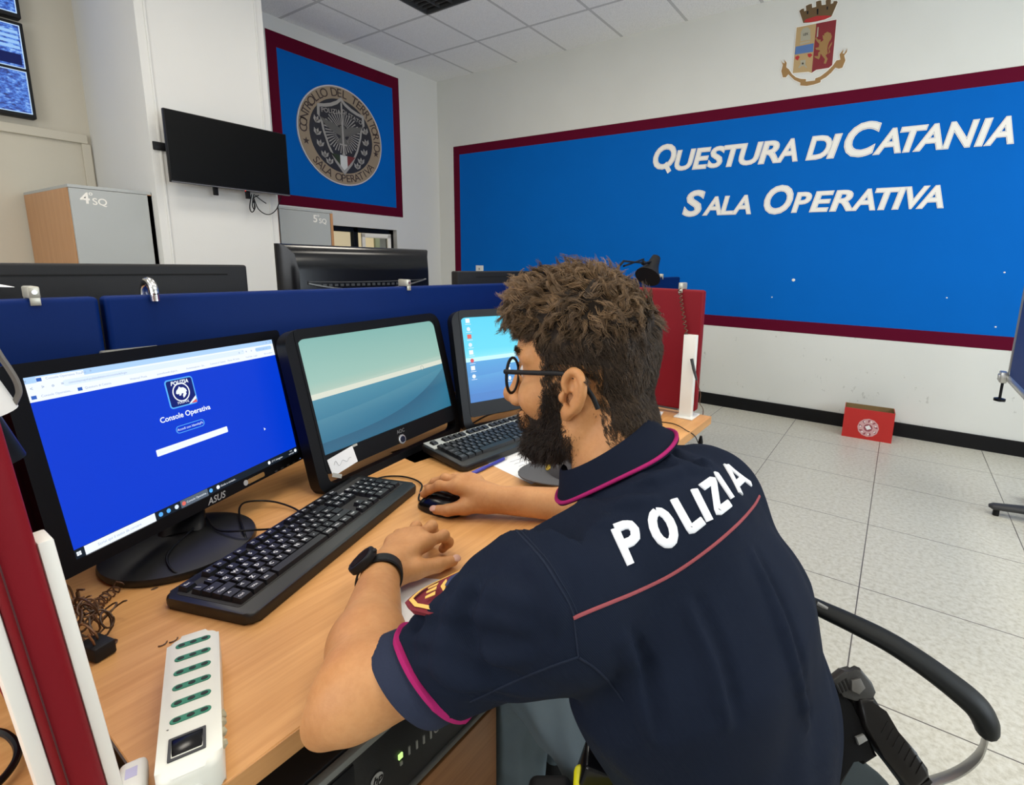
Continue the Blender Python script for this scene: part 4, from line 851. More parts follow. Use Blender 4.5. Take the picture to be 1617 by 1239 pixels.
l1=np.array([-0.335,0.942,0]); l1/=np.linalg.norm(l1); b1=np.array([-l1[1],l1[0],0])
rows=layout(0.45,0.158,0,0.0)
keyboard('black keyboard with white legends in front of the left monitor',basis(l1,b1,(0,0,1),(-0.8415,0.4785,ZD+0.001)),0.45,0.158,rows,mkb,mbed,mkey,mleg,'black')
kb_lights=None
l2=np.array([0.10,0.995,0]); l2/=np.linalg.norm(l2); b2=np.array([-l2[1],l2[0],0]); tilt=0.085
b2t=b2*math.cos(tilt)+np.array([0,0,math.sin(tilt)]); n2=np.cross(l2,b2t)
rows2=[(x,y-0.004,w,d,c) for x,y,w,d,c in layout(0.455,0.172,0,0.004)]
msil=mat('keyboard_silver',(0.52,0.53,0.50),0.4,metal=0.2)
kb2=keyboard('black keyboard with a silver top strip beside the right monitor',basis(l2,b2t,n2,(-0.892,1.078,ZD+0.0085)),0.455,0.172,rows2,mkb,msil,mkey,mat('key_legend_grey',(0.22,0.22,0.23),0.6),'silver')
for x in (-0.20,0.20): obj('flip_foot',box(x-0.012,x+0.012,0.058,0.066,-0.016,0.002,0.002),M['black'],kb2)

# ---- mouse under the man's hand
t=thing('computer_mouse','black computer mouse under the man\'s right hand','mouse',(-0.737,0.686,ZD),rz=math.radians(190))
def mouse_body(L_,W_,H_):
    V=[];Fs=[];nu,nv=20,16
    for i in range(nu+1):
        s=-1+2*i/nu; wd=W_/2*(1-abs(s)**3.2)**0.5*(1-0.12*s); hh=H_*(1-abs(s+0.12)**2.4 if s<0.88 else 0.02)
        hh=H_*max(0.0,(1-abs((s+0.15)/1.16)**2.6))
        for j in range(nv+1):
            a=PI*j/nv; V.append((s*L_/2,-wd*math.cos(a)*(1 if True else 0),0.002+hh*math.sin(a)**0.75))
    for i in range(nu):
        for j in range(nv): k=i*(nv+1)+j; Fs.append((k,k+nv+1,k+nv+2,k+1))
    Fs.append(tuple(i*(nv+1) for i in range(nu+1))+tuple(i*(nv+1)+nv for i in range(nu,-1,-1)))
    return G(V,Fs)
obj('shell',mouse_body(0.112,0.060,0.036),M['blackgloss'],t,60); obj('button_seam',tube([(0.018,-0.021,0.0285),(0.018,0,0.036),(0.018,0.021,0.0285)],0.0007,6),M['darkgrey'],t)
obj('scroll_wheel',mv(rot(lathe([(0.008,-0.003),(0.009,0),(0.008,0.003)],16),'X',PI/2),(0.034,0,0.028)),M['darkgrey'],t)
L0=np.array([-0.78,0.66,ZD]); t=thing('mouse_cable','thin black mouse cable curving behind the long keyboard','cable',L0)
pts=[onz(x,y,ZD+0.004)-L0 for x,y in ((668,793),(661,788),(664,775),(666,765),(655,757),(635,752),(610,752),(590,757),(575,763))]
obj('wire',tube(smooth_path(pts,6),0.0019,7),M['black'],t)
L0=np.array([-0.93,0.45,ZD]); t=thing('keyboard_cable','black cable looping over the left monitor base behind the keyboard','cable',L0)
Z6=lambda x,y,z: onz(240+x/3.515,740+y/3.515,z)-L0
zz=ZD+0.024
obj('wire',tube(smooth_path([Z6(1000,168,ZD+0.003),Z6(920,178,ZD+0.003),Z6(850,215,ZD+0.003),Z6(800,262,ZD+0.003),Z6(760,300,ZD+0.003),Z6(715,330,ZD+0.004),Z6(640,335,ZD+0.01),Z6(560,340,ZD+0.022),Z6(480,345,ZD+0.028),Z6(390,345,ZD+0.028),Z6(340,320,ZD+0.031),Z6(300,270,ZD+0.034)],5),0.0019,7),M['black'],t)
obj('wire',tube(smooth_path([Z6(838,250,ZD+0.003),Z6(780,215,ZD+0.006),Z6(690,185,ZD+0.012),Z6(600,177,ZD+0.016),Z6(520,185,ZD+0.02),Z6(487,215,ZD+0.022),Z6(487,270,ZD+0.024),Z6(505,330,ZD+0.024),Z6(522,390,ZD+0.013),Z6(531,445,ZD+0.004)],5),0.0019,7),M['black'],t)
obj('wire',tube(smooth_path([Z6(320,580,ZD+0.004),Z6(230,592,ZD+0.004),Z6(160,588,ZD+0.01),Z6(110,560,ZD+0.018),Z6(82,510,ZD+0.024),Z6(95,460,ZD+0.028),Z6(150,400,ZD+0.03),Z6(230,330,ZD+0.032)],5),0.0019,7),M['black'],t)

# ---- power strip
a_=np.array([0.925,-0.38,0]); a_/=np.linalg.norm(a_); bq=np.array([-a_[1],a_[0],0])
c0=np.array([-0.581,0.180,ZD+0.001])
t=thing('power_strip','white power strip with six green sockets at the near desk corner','power strip',mw=basis(a_,bq,(0,0,1),c0))   # x towards the camera
mws=mat('strip_white',(0.78,0.78,0.70),0.45,var=0.04,vscale=30); mgr=mat('socket_green',(0.015,0.20,0.115),0.45); mbk=mat('socket_hole',(0.004,0.012,0.008),0.6)
obj('body',mv(prism(rrect(0.214,0.052,0.014,5),0.0,0.038,0.007,4),(-0.0105,0,0)),mws,t,50)
for k in range(6):
    s=obj('socket',mv(prism(rrect(0.0085,0.035,0.0042,5),0.0375,0.0388,0.0003,1),(-0.098+0.0245*k,0,0)),mgr,t,40,label='green socket')
    for y in (-0.0115,0,0.0115): obj('socket_hole',mv(prism(circ(0.0026,10,0,0,1.35),0.0385,0.0391),(-0.098+0.0245*k,y,0)),mbk,s,0)
obj('switch_frame',frame(rrect(0.028,0.030,0.001,2,0.062,-0.002),rrect(0.023,0.025,0.001,2,0.062,-0.002),0.037,0.0395),M['darkgrey'],t,0)
obj('rocker_switch',rot(box(0.0505,0.0735,-0.0145,0.0105,0.033,0.0385,0.001),'Y',0.06,(0.062,0,0.036)),M['blackgloss'],t)
bw=[(0.030+0.004*k,0.0235+0.0025*math.sin(k*2.1),0.030+0.003*math.cos(k*1.7)) for k in range(12)]
obj('cracked_edge',tube(smooth_path(bw,4),[0.0035+0.0015*abs(math.sin(i*1.3)) for i in range(len(smooth_path(bw,4)))],7),mat('old_glue',(0.42,0.38,0.26),0.7,var=0.25,vscale=120),t,label='cracked edge with old yellowed tape')
obj('wrap_seam',tube([(0.028,-0.0262,0.02),(0.028,-0.0255,0.034),(0.034,-0.018,0.0385)],0.0006,5),M['greyplastic'],t)
obj('cable_entry',tube([(0.094,0.002,0.014),(0.112,0.002,0.013),(0.140,0.004,0.008)],[0.009,0.007,0.0045],10),M['white'],t,60)
obj('cable',tube(smooth_path([(0.138,0.004,0.008),(0.17,0.01,0.004),(0.215,0.02,-0.06),(0.20,0.03,-0.25),(0.15,0.04,-0.5)],6),0.004,8),M['white'],t)

# ---- tangle of brown coiled cord at the left, and crumbs of it
L0=np.array([-0.83,0.165,ZD]); t=thing('cord_tangle','tangled heap of brown curly cord beside the near red panel','cord',L0)
for k in range(14):
    c=np.array([rng.normal(-0.015,0.022),rng.normal(-0.004,0.009),0.028+abs(rng.normal(0,0.012))]); r=rng.uniform(0.006,0.013)
    n_=rng.normal(0,1,3); n_/=np.linalg.norm(n_); u=np.cross(n_,[0.3,0.5,0.8]); u/=np.linalg.norm(u); w_=np.cross(n_,u)
    obj('curl',tube([c+(r+0.0006*i)*(math.cos(i*0.5)*u+math.sin(i*0.5)*w_)+n_*0.0006*i for i in range(22)],0.0013,5),mat('curl_%d'%k,tuple(np.array([0.16,0.075,0.03])*rng.uniform(0.35,1.5)),0.5),t)
Zc=lambda x,y,z=0.004: onz(x/2.8208,800+y/2.8208,ZD+z)-L0
obj('trailing_coil',coil([Zc(430,480,0.02),Zc(440,430,0.01),Zc(480,395,0.006),Zc(540,345,0.006)],0.0065,8,0.0012,12,0.0006),mco,t)
obj('loose_strand',tube(smooth_path([Zc(425,480,0.02),Zc(405,430,0.008),Zc(380,440,0.004),Zc(330,470,0.004),Zc(290,430,0.004)],6),0.0011,5),mco,t)
t=thing('black_block','small black rubber block under the tangled brown cord','block',(-0.80,0.158,ZD),rz=0.25); obj('block',box(-0.017,0.017,-0.012,0.012,0.0005,0.020,0.003),M['blackmatte'],t)
for k,(x,y,lab_) in enumerate(((490,612,'brown cord crumb beside the black rubber block'),)):
    p=onz(x/2.8208,800+y/2.8208,ZD); t=thing('cord_crumb',lab_,'cord',p); obj('curl',tube([(0.007*math.cos(a),0.007*math.sin(a),0.0016) for a in np.linspace(-0.6,2.6,12)],0.0012,5),mco,t)
for x,y,lab_ in ((255,1016,'brown cord crumb left of the power strip\'s far end'),(272,1010,'small brown cord crumb touching the far end of the power strip')):
    p=onz(x,y,ZD); t=thing('cord_crumb',lab_,'cord',p); obj('curl',tube([(0.006*math.cos(a),0.006*math.sin(a),0.0012) for a in np.linspace(-0.9,1.2,10)],0.0009,5),mco,t)
# white adapter at the bottom left
t=thing('plug_adapter','small white plug with faint purple print at the bottom left desk edge','plug',(-0.552,0.117,ZD-0.0),rz=-0.35); obj('shell',box(-0.020,0.04,-0.010,0.012,0.001,0.022,0.006,3),M['white'],t); obj('print',box(-0.008,0.004,-0.004,0.005,0.0218,0.0222),mat('purple_print',(0.50,0.48,0.70),0.6),t,0)

# ---- papers, pen, cap
def sheet(label,loc,rz,sx,sy,bend=0.0,marks=0):
    t=thing('paper_sheet',label,'paper',loc,rz); V=[];Fs=[];n=10
    for i in range(n+1):
        for j in range(2): x=-sx/2+sx*i/n; V.append((x,-sy/2+sy*j,0.0004+bend*(i/n)**3))
    for i in range(n): k=2*i; Fs.append((k,k+2,k+3,k+1))
    obj('sheet',G(V,Fs),M['paper'],t,60)
    for k in range(marks):
        y=-sy/2+sy*(0.15+0.7*k/max(1,marks)); 
        obj('writing',tube([(-sx*0.35+0.006*i,y+0.0015*math.sin(i*2.3+k),0.0010) for i in range(int(5+(k*7)%12))],0.00035,4),mat('ink_%d'%len(bpy.data.materials),(0.25,0.27,0.4),0.8),t)
    return t
sheet('white handwritten sheet between the silver keyboard and the cap',(-0.718,1.055,ZD),math.radians(78),0.297,0.18,0,7)
sheet('white sheet under the man\'s left forearm and sleeve patch',(-0.528,0.452,ZD),math.radians(28),0.12,0.15)
sheet('white sheet lying before the far red panel',(-0.745,1.54,ZD),math.radians(12),0.24,0.15)
sheet('paper strip under the corner of the silver keyboard',(-1.02,0.905,ZD-0.0004),math.radians(84),0.16,0.11)
p0=onz(744,748,ZD+0.005); p1=onz(800,722,ZD+0.005); d=p1-p0; t=thing('pen','blue ballpoint pen along the front of the silver keyboard','pen',p0,math.atan2(d[1],d[0]))
mpen=mat('pen_blue',(0.035,0.04,0.36),0.35); obj('barrel',cyl((0.004,0,0),(0.12,0,0),0.004,10),mpen,t,60); obj('pen_cap',tube([(0,0,0),(0.003,0,0),(0.05,0,0)],[0.0035,0.0048,0.0048],10),mpen,t,60); obj('pen_tip',tube([(0.12,0,0),(0.135,0,0)],[0.0035,0.0008],8),M['steel'],t,60)
# cap
t=thing('peaked_cap','dark grey cap with a gold badge lying on the desk under the beard','cap',(-0.590,1.012,ZD+0.0005),rz=math.radians(232))   # x = the peak's direction
mcap=mat('cap_cloth',(0.048,0.046,0.050),0.8,bump=0.25,bscale=500,sheen=0.2)
V=[];Fs=[];nu,nv=28,12
for j in range(nv+1):
    b_=PI/2*j/nv
    for i in range(nu):
        a=2*PI*i/nu; rr=0.092*math.cos(b_)**0.75 if j<nv else 0.001
        V.append((rr*1.08*math.cos(a),rr*0.92*math.sin(a),0.006+0.072*math.sin(b_)*(1+0.05*math.cos(a*2))))
for j in range(nv):
    for i in range(nu): i2=(i+1)%nu; Fs.append((j*nu+i,j*nu+i2,(j+1)*nu+i2,(j+1)*nu+i))
obj('crown',G(V,Fs),mcap,t,60)
V=[];Fs=[]
for s in (0,1):
    for j in range(9):
        for i in range(17):
            a=math.radians(-78+156*i/16); k=j/8; rx=0.098+(0.165-0.098)*k*math.cos(a)**0.6; ry=0.092+0.006*k
            V.append((rx*math.cos(a),ry*math.sin(a),0.010+0.014*k*0.3+0.010*math.cos(a*1.1)*(1-0.5*k)-0.0025*s))
for s in (0,1):
    for j in range(8):
        for i in range(16):
            k=s*153+j*17+i; q=(k,k+1,k+18,k+17); Fs.append(q if s==0 else q[::-1])
for i in range(16): k=8*17+i; Fs.append((k,k+1,k+154,k+153))
obj('peak',G(V,Fs),mat('cap_peak',(0.075,0.073,0.078),0.75,bump=0.2,bscale=500),t,60)
mgb=mat('badge_gold',(0.80,0.55,0.07),0.4,metal=0.2)
bd=[(-0.012,0),(-0.017,0.006),(-0.010,0.012),(-0.011,0.022),(-0.006,0.030),(-0.009,0.036),(0,0.042),(0.009,0.036),(0.006,0.030),(0.011,0.022),(0.010,0.012),(0.017,0.006),(0.012,0),(0.004,-0.004),(-0.004,-0.004)]
obj('badge',xf(prism(bd,0,0.003,0.001),np.array(basis((0,1,0),(-0.35,0,0.94),(0.94,0,0.35),(0.094,0,0.026)))),mgb,t,40,label='gold cap badge')
# small black device and cables near the far monitors
p=onz(742,655,ZD); t=thing('black_webcam','small black oval device on a stalk between centre and right monitors','device',p)
obj('head',rot(mv(sc(ball((0,0,0),1,10),(0.012,0.022,0.034)),(0,0.012,0.034)),'X',0.5),M['blackgloss'],t,80); obj('stalk',tube(smooth_path([(0,0.0,0.05),(-0.03,-0.03,0.075),(-0.07,-0.055,0.09)],6),0.004,8),M['black'],t)
L0=np.array([-1.05,1.2,ZD]); t=thing('cables','black cables lying behind the silver keyboard','cable',L0)
for pts in ([(700,668),(730,655),(760,648),(790,640),(830,630)],[(740,672),(770,655),(800,648),(840,640)],[(690,690),(715,672),(740,662)]): obj('wire',tube(smooth_path([onz(x,y,ZD+0.003)-L0 for x,y in pts],5),0.0025,6),M['black'],t)
L0=np.array([-0.6,1.45,ZD]); t=thing('black_lead','black lead running over the desk end to a jack','cable',L0)
obj('wire',tube(smooth_path([onz(960,664,ZD+0.003)-L0,onz(1010,664,ZD+0.003)-L0,onz(1060,668,ZD+0.003)-L0,onz(1085,680,ZD+0.003)-L0,onx(1097,688,-0.487)-L0,onx(1103,700,-0.484)-L0],6),0.0016,6),M['black'],t)
pj=onx(1107,688,-0.482)-L0; obj('jack_plug',tube([pj,pj-np.array([0,0,0.02]),pj-np.array([0,0,0.055])],[0.004,0.008,0.0045],8),M['black'],t)
p=onz(968,655,ZD); t=thing('black_phone_rest','small black rounded device at the edge of the sheet before the far red panel','device',p); obj('shell',mv(box(-0.05,0.05,-0.03,0.015,0.0008,0.016,0.007,3),(-0.025,0,0)),M['black'],t)

# ---- desk lamps
t=thing('desk_lamp','black desk lamp head on a jointed arm beyond the far red panel','lamp',(-1.24,2.75,ZD))
Lr=np.array([-1.24,2.75,ZD]); q=lambda x,y,v=-1.2: onx(x,y,v)-Lr
a,b=q(1036,407),q(1019,445); d=(b-a)/np.linalg.norm(b-a)
obj('lamp_shade',tube([a-d*0.004,a,a+d*0.055,a+d*0.10,a+d*0.135,a+d*0.15],[0.018,0.026,0.034,0.048,0.068,0.074],20),M['blackmatte'],t,60)
j=q(1016,415); obj('arm_joint',join(ball(j,0.014,8),cyl(j-np.array([0,0.02,0]),j+np.array([0,0.02,0]),0.007,8)),M['black'],t)
obj('lamp_arm',join(tube([j,a+d*0.03],0.006,8),tube([j,q(985,412)],0.005,8),tube([j+np.array([0,0,0.02]),q(985,420)],0.005,8),tube([q(985,412),q(960,440),np.array([-0.05,-0.35,0.03])],0.006,8)),M['black'],t)
obj('lamp_foot',mv(lathe([(0.075,0),(0.075,0.02),(0.02,0.03)],24),(-0.05,-0.35,0.0)),M['black'],t)
t=thing('desk','beech desk behind the far red panel carrying the lamp','desk',(-1.0,2.5,0)); obj('desk_top',mv(box(-1.285,-1.12,1.72,3.2,ZD-0.027,ZD),(1.0,-2.5,0)),M['desk'],t)
for y in (1.74,3.15): obj('leg_panel',mv(box(-1.28,-1.14,y,y+0.02,0,ZD-0.027),(1.0,-2.5,0)),M['greyplastic'],t)
# white shaded lamp at the left edge, in front of the left monitor
Lw=np.array([-0.80,0.075,0.99]); q=lambda x,y,z_=0.0: (onx(x,y,-0.80)-Lw)
t=thing('desk_lamp','white lamp shade with black inside and grey cable at the left edge','lamp',(-0.80,0.05,ZD))
top,rim=onx(-100,552,-0.80),onx(-56,640,-0.80); d=(rim-top); h_=np.linalg.norm(d); d/=h_; o_=np.array([-0.80,0.05,ZD])
sg=tube([top-o_,top-o_+d*0.02,top-o_+d*0.075],[0.016,0.028,0.036],28,cap=False); obj('lamp_shade',sg,M['white'],t,60)
obj('shade_lining',tube([top-o_+d*0.004,top-o_+d*0.0745],[0.013,0.0350],28,cap=False),M['black'],t,60,label='black inside of the shade'); obj('bulb_housing',tube([top-o_+d*0.01,top-o_+d*0.13],[0.013,0.026],16),M['black'],t,60)
obj('lamp_arm',tube(smooth_path([top-o_,top-o_+np.array([-0.05,-0.05,0.03]),np.array([-0.12,-0.16,0.25]),np.array([-0.10,-0.17,0.02])],6),0.008,10),M['black'],t); obj('lamp_foot',mv(lathe([(0.07,0),(0.07,0.015),(0.02,0.025)],24),(-0.10,-0.17,0.0)),M['black'],t)
cb=[onx(x,y,-0.79)-o_ for x,y in ((-15,535),(0,561),(15,583),(26,602),(30,618),(27,628),(22,638))]; obj('cable',tube(smooth_path(cb,6),0.0028,8),mat('cable_grey',(0.16,0.15,0.13),0.5),t)
# dust of small brown stains on the desk
t=thing('coffee_spot','tiny dark spot on the desk between base and long keyboard','stain',onz(244,929,ZD)); obj('spot',sc(ball((0,0,0.0003),1,6),(0.003,0.005,0.0004)),mat('spot_brown',(0.09,0.045,0.02),0.7),t)
# another chair: only the end of one black base leg shows at the right edge
t=thing('office_chair','far chair of which only a black base leg end shows at the right edge','chair',(0.85,3.268,0))
for k in range(5):
    a=math.radians(180)+2*PI*k/5; d=np.array([math.cos(a),math.sin(a),0]); lg=obj('base_leg',tube([d*0.02+np.array([0,0,0.075]),d*0.2+np.array([0,0,0.06]),d*0.325+np.array([0,0,0.045]),d*0.343+np.array([0,0,0.045])],[0.030,0.026,0.022,0.010],12,flat=(0.75,1.3)),M['darkgrey'],t,60)
    obj('glide',mv(cyl((0,0,0.0),(0,0,0.03),0.014,12),d*0.31),M['black'],lg)
obj('column',cyl((0,0,0.05),(0,0,0.42),0.026,18),M['black'],t); obj('seat',mv(prism(rrect(0.38,0.42,0.08,6),0.42,0.49,0.025,4),(0.02,0,0)),M['parblue'],t,60)
# ================================================================== signed-distance modelling of organic shapes
def nrm(v): v=np.asarray(v,float); return v/np.linalg.norm(v)
def smin(a,b,k):
    h=np.clip(0.5+0.5*(b-a)/k,0,1); return b*(1-h)+a*h-k*h*(1-h)
class SDF:
    def __init__(s): s.p=[]; s.disp=None; s.clips=[]
    def add(s,f,c,r,op='u',k=0.01): s.p.append((f,np.asarray(c,float),float(r),op,k)); return s
    def cone(s,a,b,ra,rb=None,k=0.01,op='u',aniso=None):
        a=np.asarray(a,float);b=np.asarray(b,float); rb=ra if rb is None else rb; ab=b-a; L2=max(ab@ab,1e-12)
        if aniso is None:
            def f(P):
                t=np.clip(((P-a)@ab)/L2,0,1); return np.linalg.norm(P-a-t[:,None]*ab,axis=1)-(ra+t*(rb-ra))
            R=max(ra,rb)
        else:                                   # aniso=(axis, factor): the section is wider along that axis
            ax,fa=nrm(aniso[0]),aniso[1]; sq=lambda v: v-np.outer(v@ax,ax)*(1-1/fa)
            a2=sq(a[None])[0]; ab2=sq(ab[None])[0]; L22=max(ab2@ab2,1e-12)
            def f(P):
                Q=sq(P); t=np.clip(((Q-a2)@ab2)/L22,0,1); return np.linalg.norm(Q-a2-t[:,None]*ab2,axis=1)-(ra+t*(rb-ra))
            R=max(ra,rb)*fa
        return s.add(f,(a+b)/2,math.sqrt(L2)/2+R,op,k)
    def chain(s,pts,rs,k=0.01,op='u',k0=None):
        for i in range(len(pts)-1): s.cone(pts[i],pts[i+1],rs[i],rs[i+1],(k0 if (i==0 and k0 is not None) else k),op)
        return s
    def ell(s,c,r,B=None,k=0.01,op='u'):
        c=np.asarray(c,float); r=np.asarray(r,float); B=np.eye(3) if B is None else np.asarray(B,float)    # columns of B: axes
        def f(P):
            q=(P-c)@B; k0=np.linalg.norm(q/r,axis=1); k1=np.linalg.norm(q/(r*r),axis=1); return k0*(k0-1)/np.maximum(k1,1e-9)
        return s.add(f,c,r.max(),op,k)
    def __call__(s,P,cull=None):
        d=np.full(len(P),10.0)
        for f,c,r,op,k in s.p:
            if cull is not None and np.linalg.norm(c-cull[0])>r+cull[1]+0.05+k: continue
            v=f(P)
            if op=='u': d=np.where(d>9,v,smin(d,v,k))
            else: d=-smin(-d,v,k)
        if s.disp is not None: d=d-s.disp(P)
        for n,o in s.clips: d=np.maximum(d,(P-o)@n)
        return d
    def bounds(s,pad=0.01):
        U_=[(c,r) for f,c,r,op,k in s.p if op=='u']
        return np.min([c-r for c,r in U_],0)-pad, np.max([c+r for c,r in U_],0)+pad
    def grad(s,P,e=0.0008):
        g=np.stack([s(P+np.eye(3)[i]*e)-s(P-np.eye(3)[i]*e) for i in range(3)],1); return g/np.maximum(np.linalg.norm(g,axis=1,keepdims=True),1e-9)
    def march(s,px,t0=0.2,it=90):
        """points of the surface seen along the rays through photo pixels"""
        D=np.array([nrm(ray(x,y)) for x,y in px]); t=np.full(len(D),t0)
        for _ in range(it): t=t+np.clip(s(CAM+D*t[:,None]),-0.02,0.05)*0.75
        return CAM+D*t[:,None]
    def project(s,P,it=6):
        for _ in range(it): P=P-s.grad(P)*s(P)[:,None]
        return P
    def mesh(s,h,lo=None,hi=None,n=16):
        if lo is None: lo,hi=s.bounds()
        lo=np.asarray(lo,float); hi=np.asarray(hi,float)
        nb=np.ceil((hi-lo)/(h*n)).astype(int); bs=h*n
        I=np.stack(np.meshgrid(*[np.arange(k) for k in nb],indexing='ij'),-1).reshape(-1,3)
        C=lo+(I+0.5)*bs; keep=np.abs(s(C))<bs*0.87*1.5
        I=I[keep]; N=nb*n+2; key=lambda c: (c[:,0]*N[1]+c[:,1])*N[2]+c[:,2]
        cellk=[];cellv=[];edges=[]
        g=np.stack(np.meshgrid(*[np.arange(n+1)]*3,indexing='ij'),-1).reshape(-1,3)
        for b in I:
            base=b*n; o=lo+base*h
            V=s(o+g*h,(o+bs/2,bs*0.87)).reshape(n+1,n+1,n+1)
            ins=V<0
            if ins.all() or not ins.any(): continue
            c8=[ins[i:n+i,j:n+j,k:n+k] for i in (0,1) for j in (0,1) for k in (0,1)]
            cnt=sum(x.astype(int) for x in c8); idx=np.argwhere((cnt>0)&(cnt<8))
            if len(idx)==0: continue
            S=np.zeros((len(idx),3)); W=np.zeros(len(idx))
            for ax in range(3):
                o1,o2=[a for a in range(3) if a!=ax]
                for p in (0,1):
                    for q in (0,1):
                        A=idx.copy(); A[:,o1]+=p; A[:,o2]+=q; Bq=A.copy(); Bq[:,ax]+=1
                        va=V[tuple(A.T)]; vb=V[tuple(Bq.T)]; m=(va<0)!=(vb<0)
                        t=np.where(m,va/np.where(m,va-vb,1),0); pos=A.astype(float); pos[:,ax]+=t
                        S[m]+=pos[m]; W[m]+=1
            cellk.append(key(idx+base)); cellv.append(o+S/W[:,None]*h)
            for ax in range(3):
                sl=[slice(0,n)]*3; sl2=[slice(0,n)]*3; sl2[ax]=slice(1,n+1)
                a=ins[tuple(sl)]; c=ins[tuple(sl2)]; E=np.argwhere(a!=c)
                if len(E): edges.append(np.column_stack([E+base,np.full(len(E),ax),a[tuple(E.T)].astype(int)]))
        K=np.concatenate(cellk); Vt=np.concatenate(cellv); o=np.argsort(K); K=K[o]; Vt=Vt[o]
        E=np.concatenate(edges); Fs=[]
        ok=np.ones(len(E),bool); Q=[]
        for dp,dq in ((0,0),(1,0),(1,1),(0,1)):
            c=E[:,:3].copy()
            for ax in range(3):
                m=E[:,3]==ax; o1,o2=[(1,2),(2,0),(0,1)][ax]
                c[m,o1]-=dp; c[m,o2]-=dq
            kk=key(c); i=np.clip(np.searchsorted(K,kk),0,len(K)-1); ok&=(K[i]==kk); Q.append(i)
        Q=np.stack(Q,1); fl=E[:,4]==0; Q[fl]=Q[fl][:,::-1]
        Q=Q[ok]
        return (Vt,[tuple(q) for q in Q.tolist()])
def ribbon(sdf,px,hw,h,sink=0.0012,pts=None):
    """raised band on a surface along photo pixels (or along given 3D points)"""
    P=sdf.march(px) if pts is None else pts
    if pts is None: P=P[np.abs(sdf(P))<0.004]
    Nn=sdf.grad(P,0.003); m=len(P); V=[];Fs=[]
    for i in range(m):
        t=nrm(P[min(i+1,m-1)]-P[max(i-1,0)]); n_=Nn[i]; s_=nrm(np.cross(n_,t))
        for a,z in ((-1,-sink),(-0.98,h*0.55),(-0.75,h),(0.75,h),(0.98,h*0.55),(1,-sink)): V.append(P[i]+s_*a*hw+n_*z)
    for i in range(m-1):
        for k in range(5): Fs.append((i*6+k,i*6+k+1,(i+1)*6+k+1,(i+1)*6+k))
    Fs+=[tuple(range(6))[::-1],tuple((m-1)*6+k for k in range(6))]
    return G(V,Fs)
def dense(px,n=8): return [p[:2] for p in smooth_path([(x,y,0.0) for x,y in px],n)]

# ================================================================== the seated man
V3=np.array
# skeleton (metres, world)
LS,LE,LW=V3([-0.268,0.396,0.879]),V3([-0.419,0.271,0.787]),V3([-0.606,0.438,0.757])
RS,RE,RW=V3([-0.205,0.690,0.890]),V3([-0.432,0.838,0.751]),V3([-0.634,0.722,0.758])
PEL,WST,CHM,CHU,NBS=V3([-0.120,0.660,0.50]),V3([-0.135,0.625,0.62]),V3([-0.168,0.578,0.775]),V3([-0.205,0.562,0.885]),V3([-0.288,0.590,0.945])
LAT=nrm(LS-RS); BACK=nrm(np.cross(LAT,[0,0,1.0])); BACK=BACK if BACK[0]>0 else -BACK
# head frame: x forward, y to the man's left, z up
HF=nrm([-0.960,-0.28,-0.03]); HL=nrm(np.cross([0,0,1.0],HF)); HU=np.cross(HF,HL); HC=V3([-0.356,0.607,1.061])
HB=np.stack([HF,HL,HU],1)
def H(x,y,z): return HC+HB@V3([x,y,z])
body=SDF()
# torso core, hidden by the clothes
body.cone(PEL,WST,0.075,0.07,0.03,aniso=(LAT,1.3)).cone(WST,CHM,0.07,0.075,0.03,aniso=(LAT,1.3)).cone(CHM,CHU,0.075,0.06,0.03,aniso=(LAT,1.35))
body.cone(CHU,LS,0.05,0.04,0.03).cone(CHU,RS,0.05,0.04,0.03).cone(CHU,NBS,0.06,0.056,0.03)
for a,b in ((V3([-0.13,0.60,0.50]),V3([-0.54,0.695,0.515])),(V3([-0.11,0.76,0.50]),V3([-0.54,0.86,0.515]))):
    c=V3([b[0]-0.03,b[1],0.09]); body.cone(PEL,a,0.07,0.06,0.03).cone(a,b,0.055,0.045,0.03).cone(b,c,0.042,0.03,0.02).cone(c,c+V3([-0.11,0,-0.05]),0.03,0.025,0.02)
# neck and head
body.cone(NBS+V3([0.015,0,-0.01]),H(-0.030,0,-0.045),0.064,0.058,0.02)
body.cone(H(-0.05,0.030,-0.03),NBS+LAT*0.025,0.036,0.040,0.03).cone(H(-0.05,-0.030,-0.03),NBS-LAT*0.025,0.036,0.040,0.03)
body.ell(H(-0.004,0,0.045),(0.0955,0.0765,0.089),HB,0.02)
body.ell(H(0.022,0,-0.010),(0.066,0.064,0.085),HB,0.03)
body.ell(H(0.036,0,0.060),(0.055,0.062,0.050),HB,0.02)
for s in (1,-1):
    body.cone(H(-0.012,s*0.060,-0.025),H(0.000,s*0.054,-0.060),0.018,0.018,0.02).cone(H(0.000,s*0.054,-0.057),H(0.060,s*0.018,-0.088),0.019,0.020,0.02)
    body.ell(H(0.056,s*0.043,-0.018),(0.028,0.024,0.024),HB,0.02)
    body.cone(H(0.083,s*0.014,0.040),H(0.066,s*0.052,0.042),0.012,0.011,0.012)
    body.ell(H(0.096,s*0.032,0.018),(0.020,0.018,0.013),HB,0.012,'s')
    body.ell(H(0.071,s*0.031,0.017),(0.0135,0.0135,0.0135),HB,0.004)
body.cone(H(0.054,0,-0.088),H(0.062,0,-0.086),0.023,0.021,0.02)
body.cone(H(0.086,0,0.030),H(0.110,0,-0.020),0.0085,0.0125,0.010).ell(H(0.1115,0,-0.026),(0.0145,0.0135,0.0125),HB,0.008)
for s in (1,-1): body.ell(H(0.099,s*0.0145,-0.031),(0.012,0.0085,0.0085),HB,0.006).ell(H(0.1005,s*0.009,-0.042),(0.005,0.0038,0.005),HB,0.003,'s')
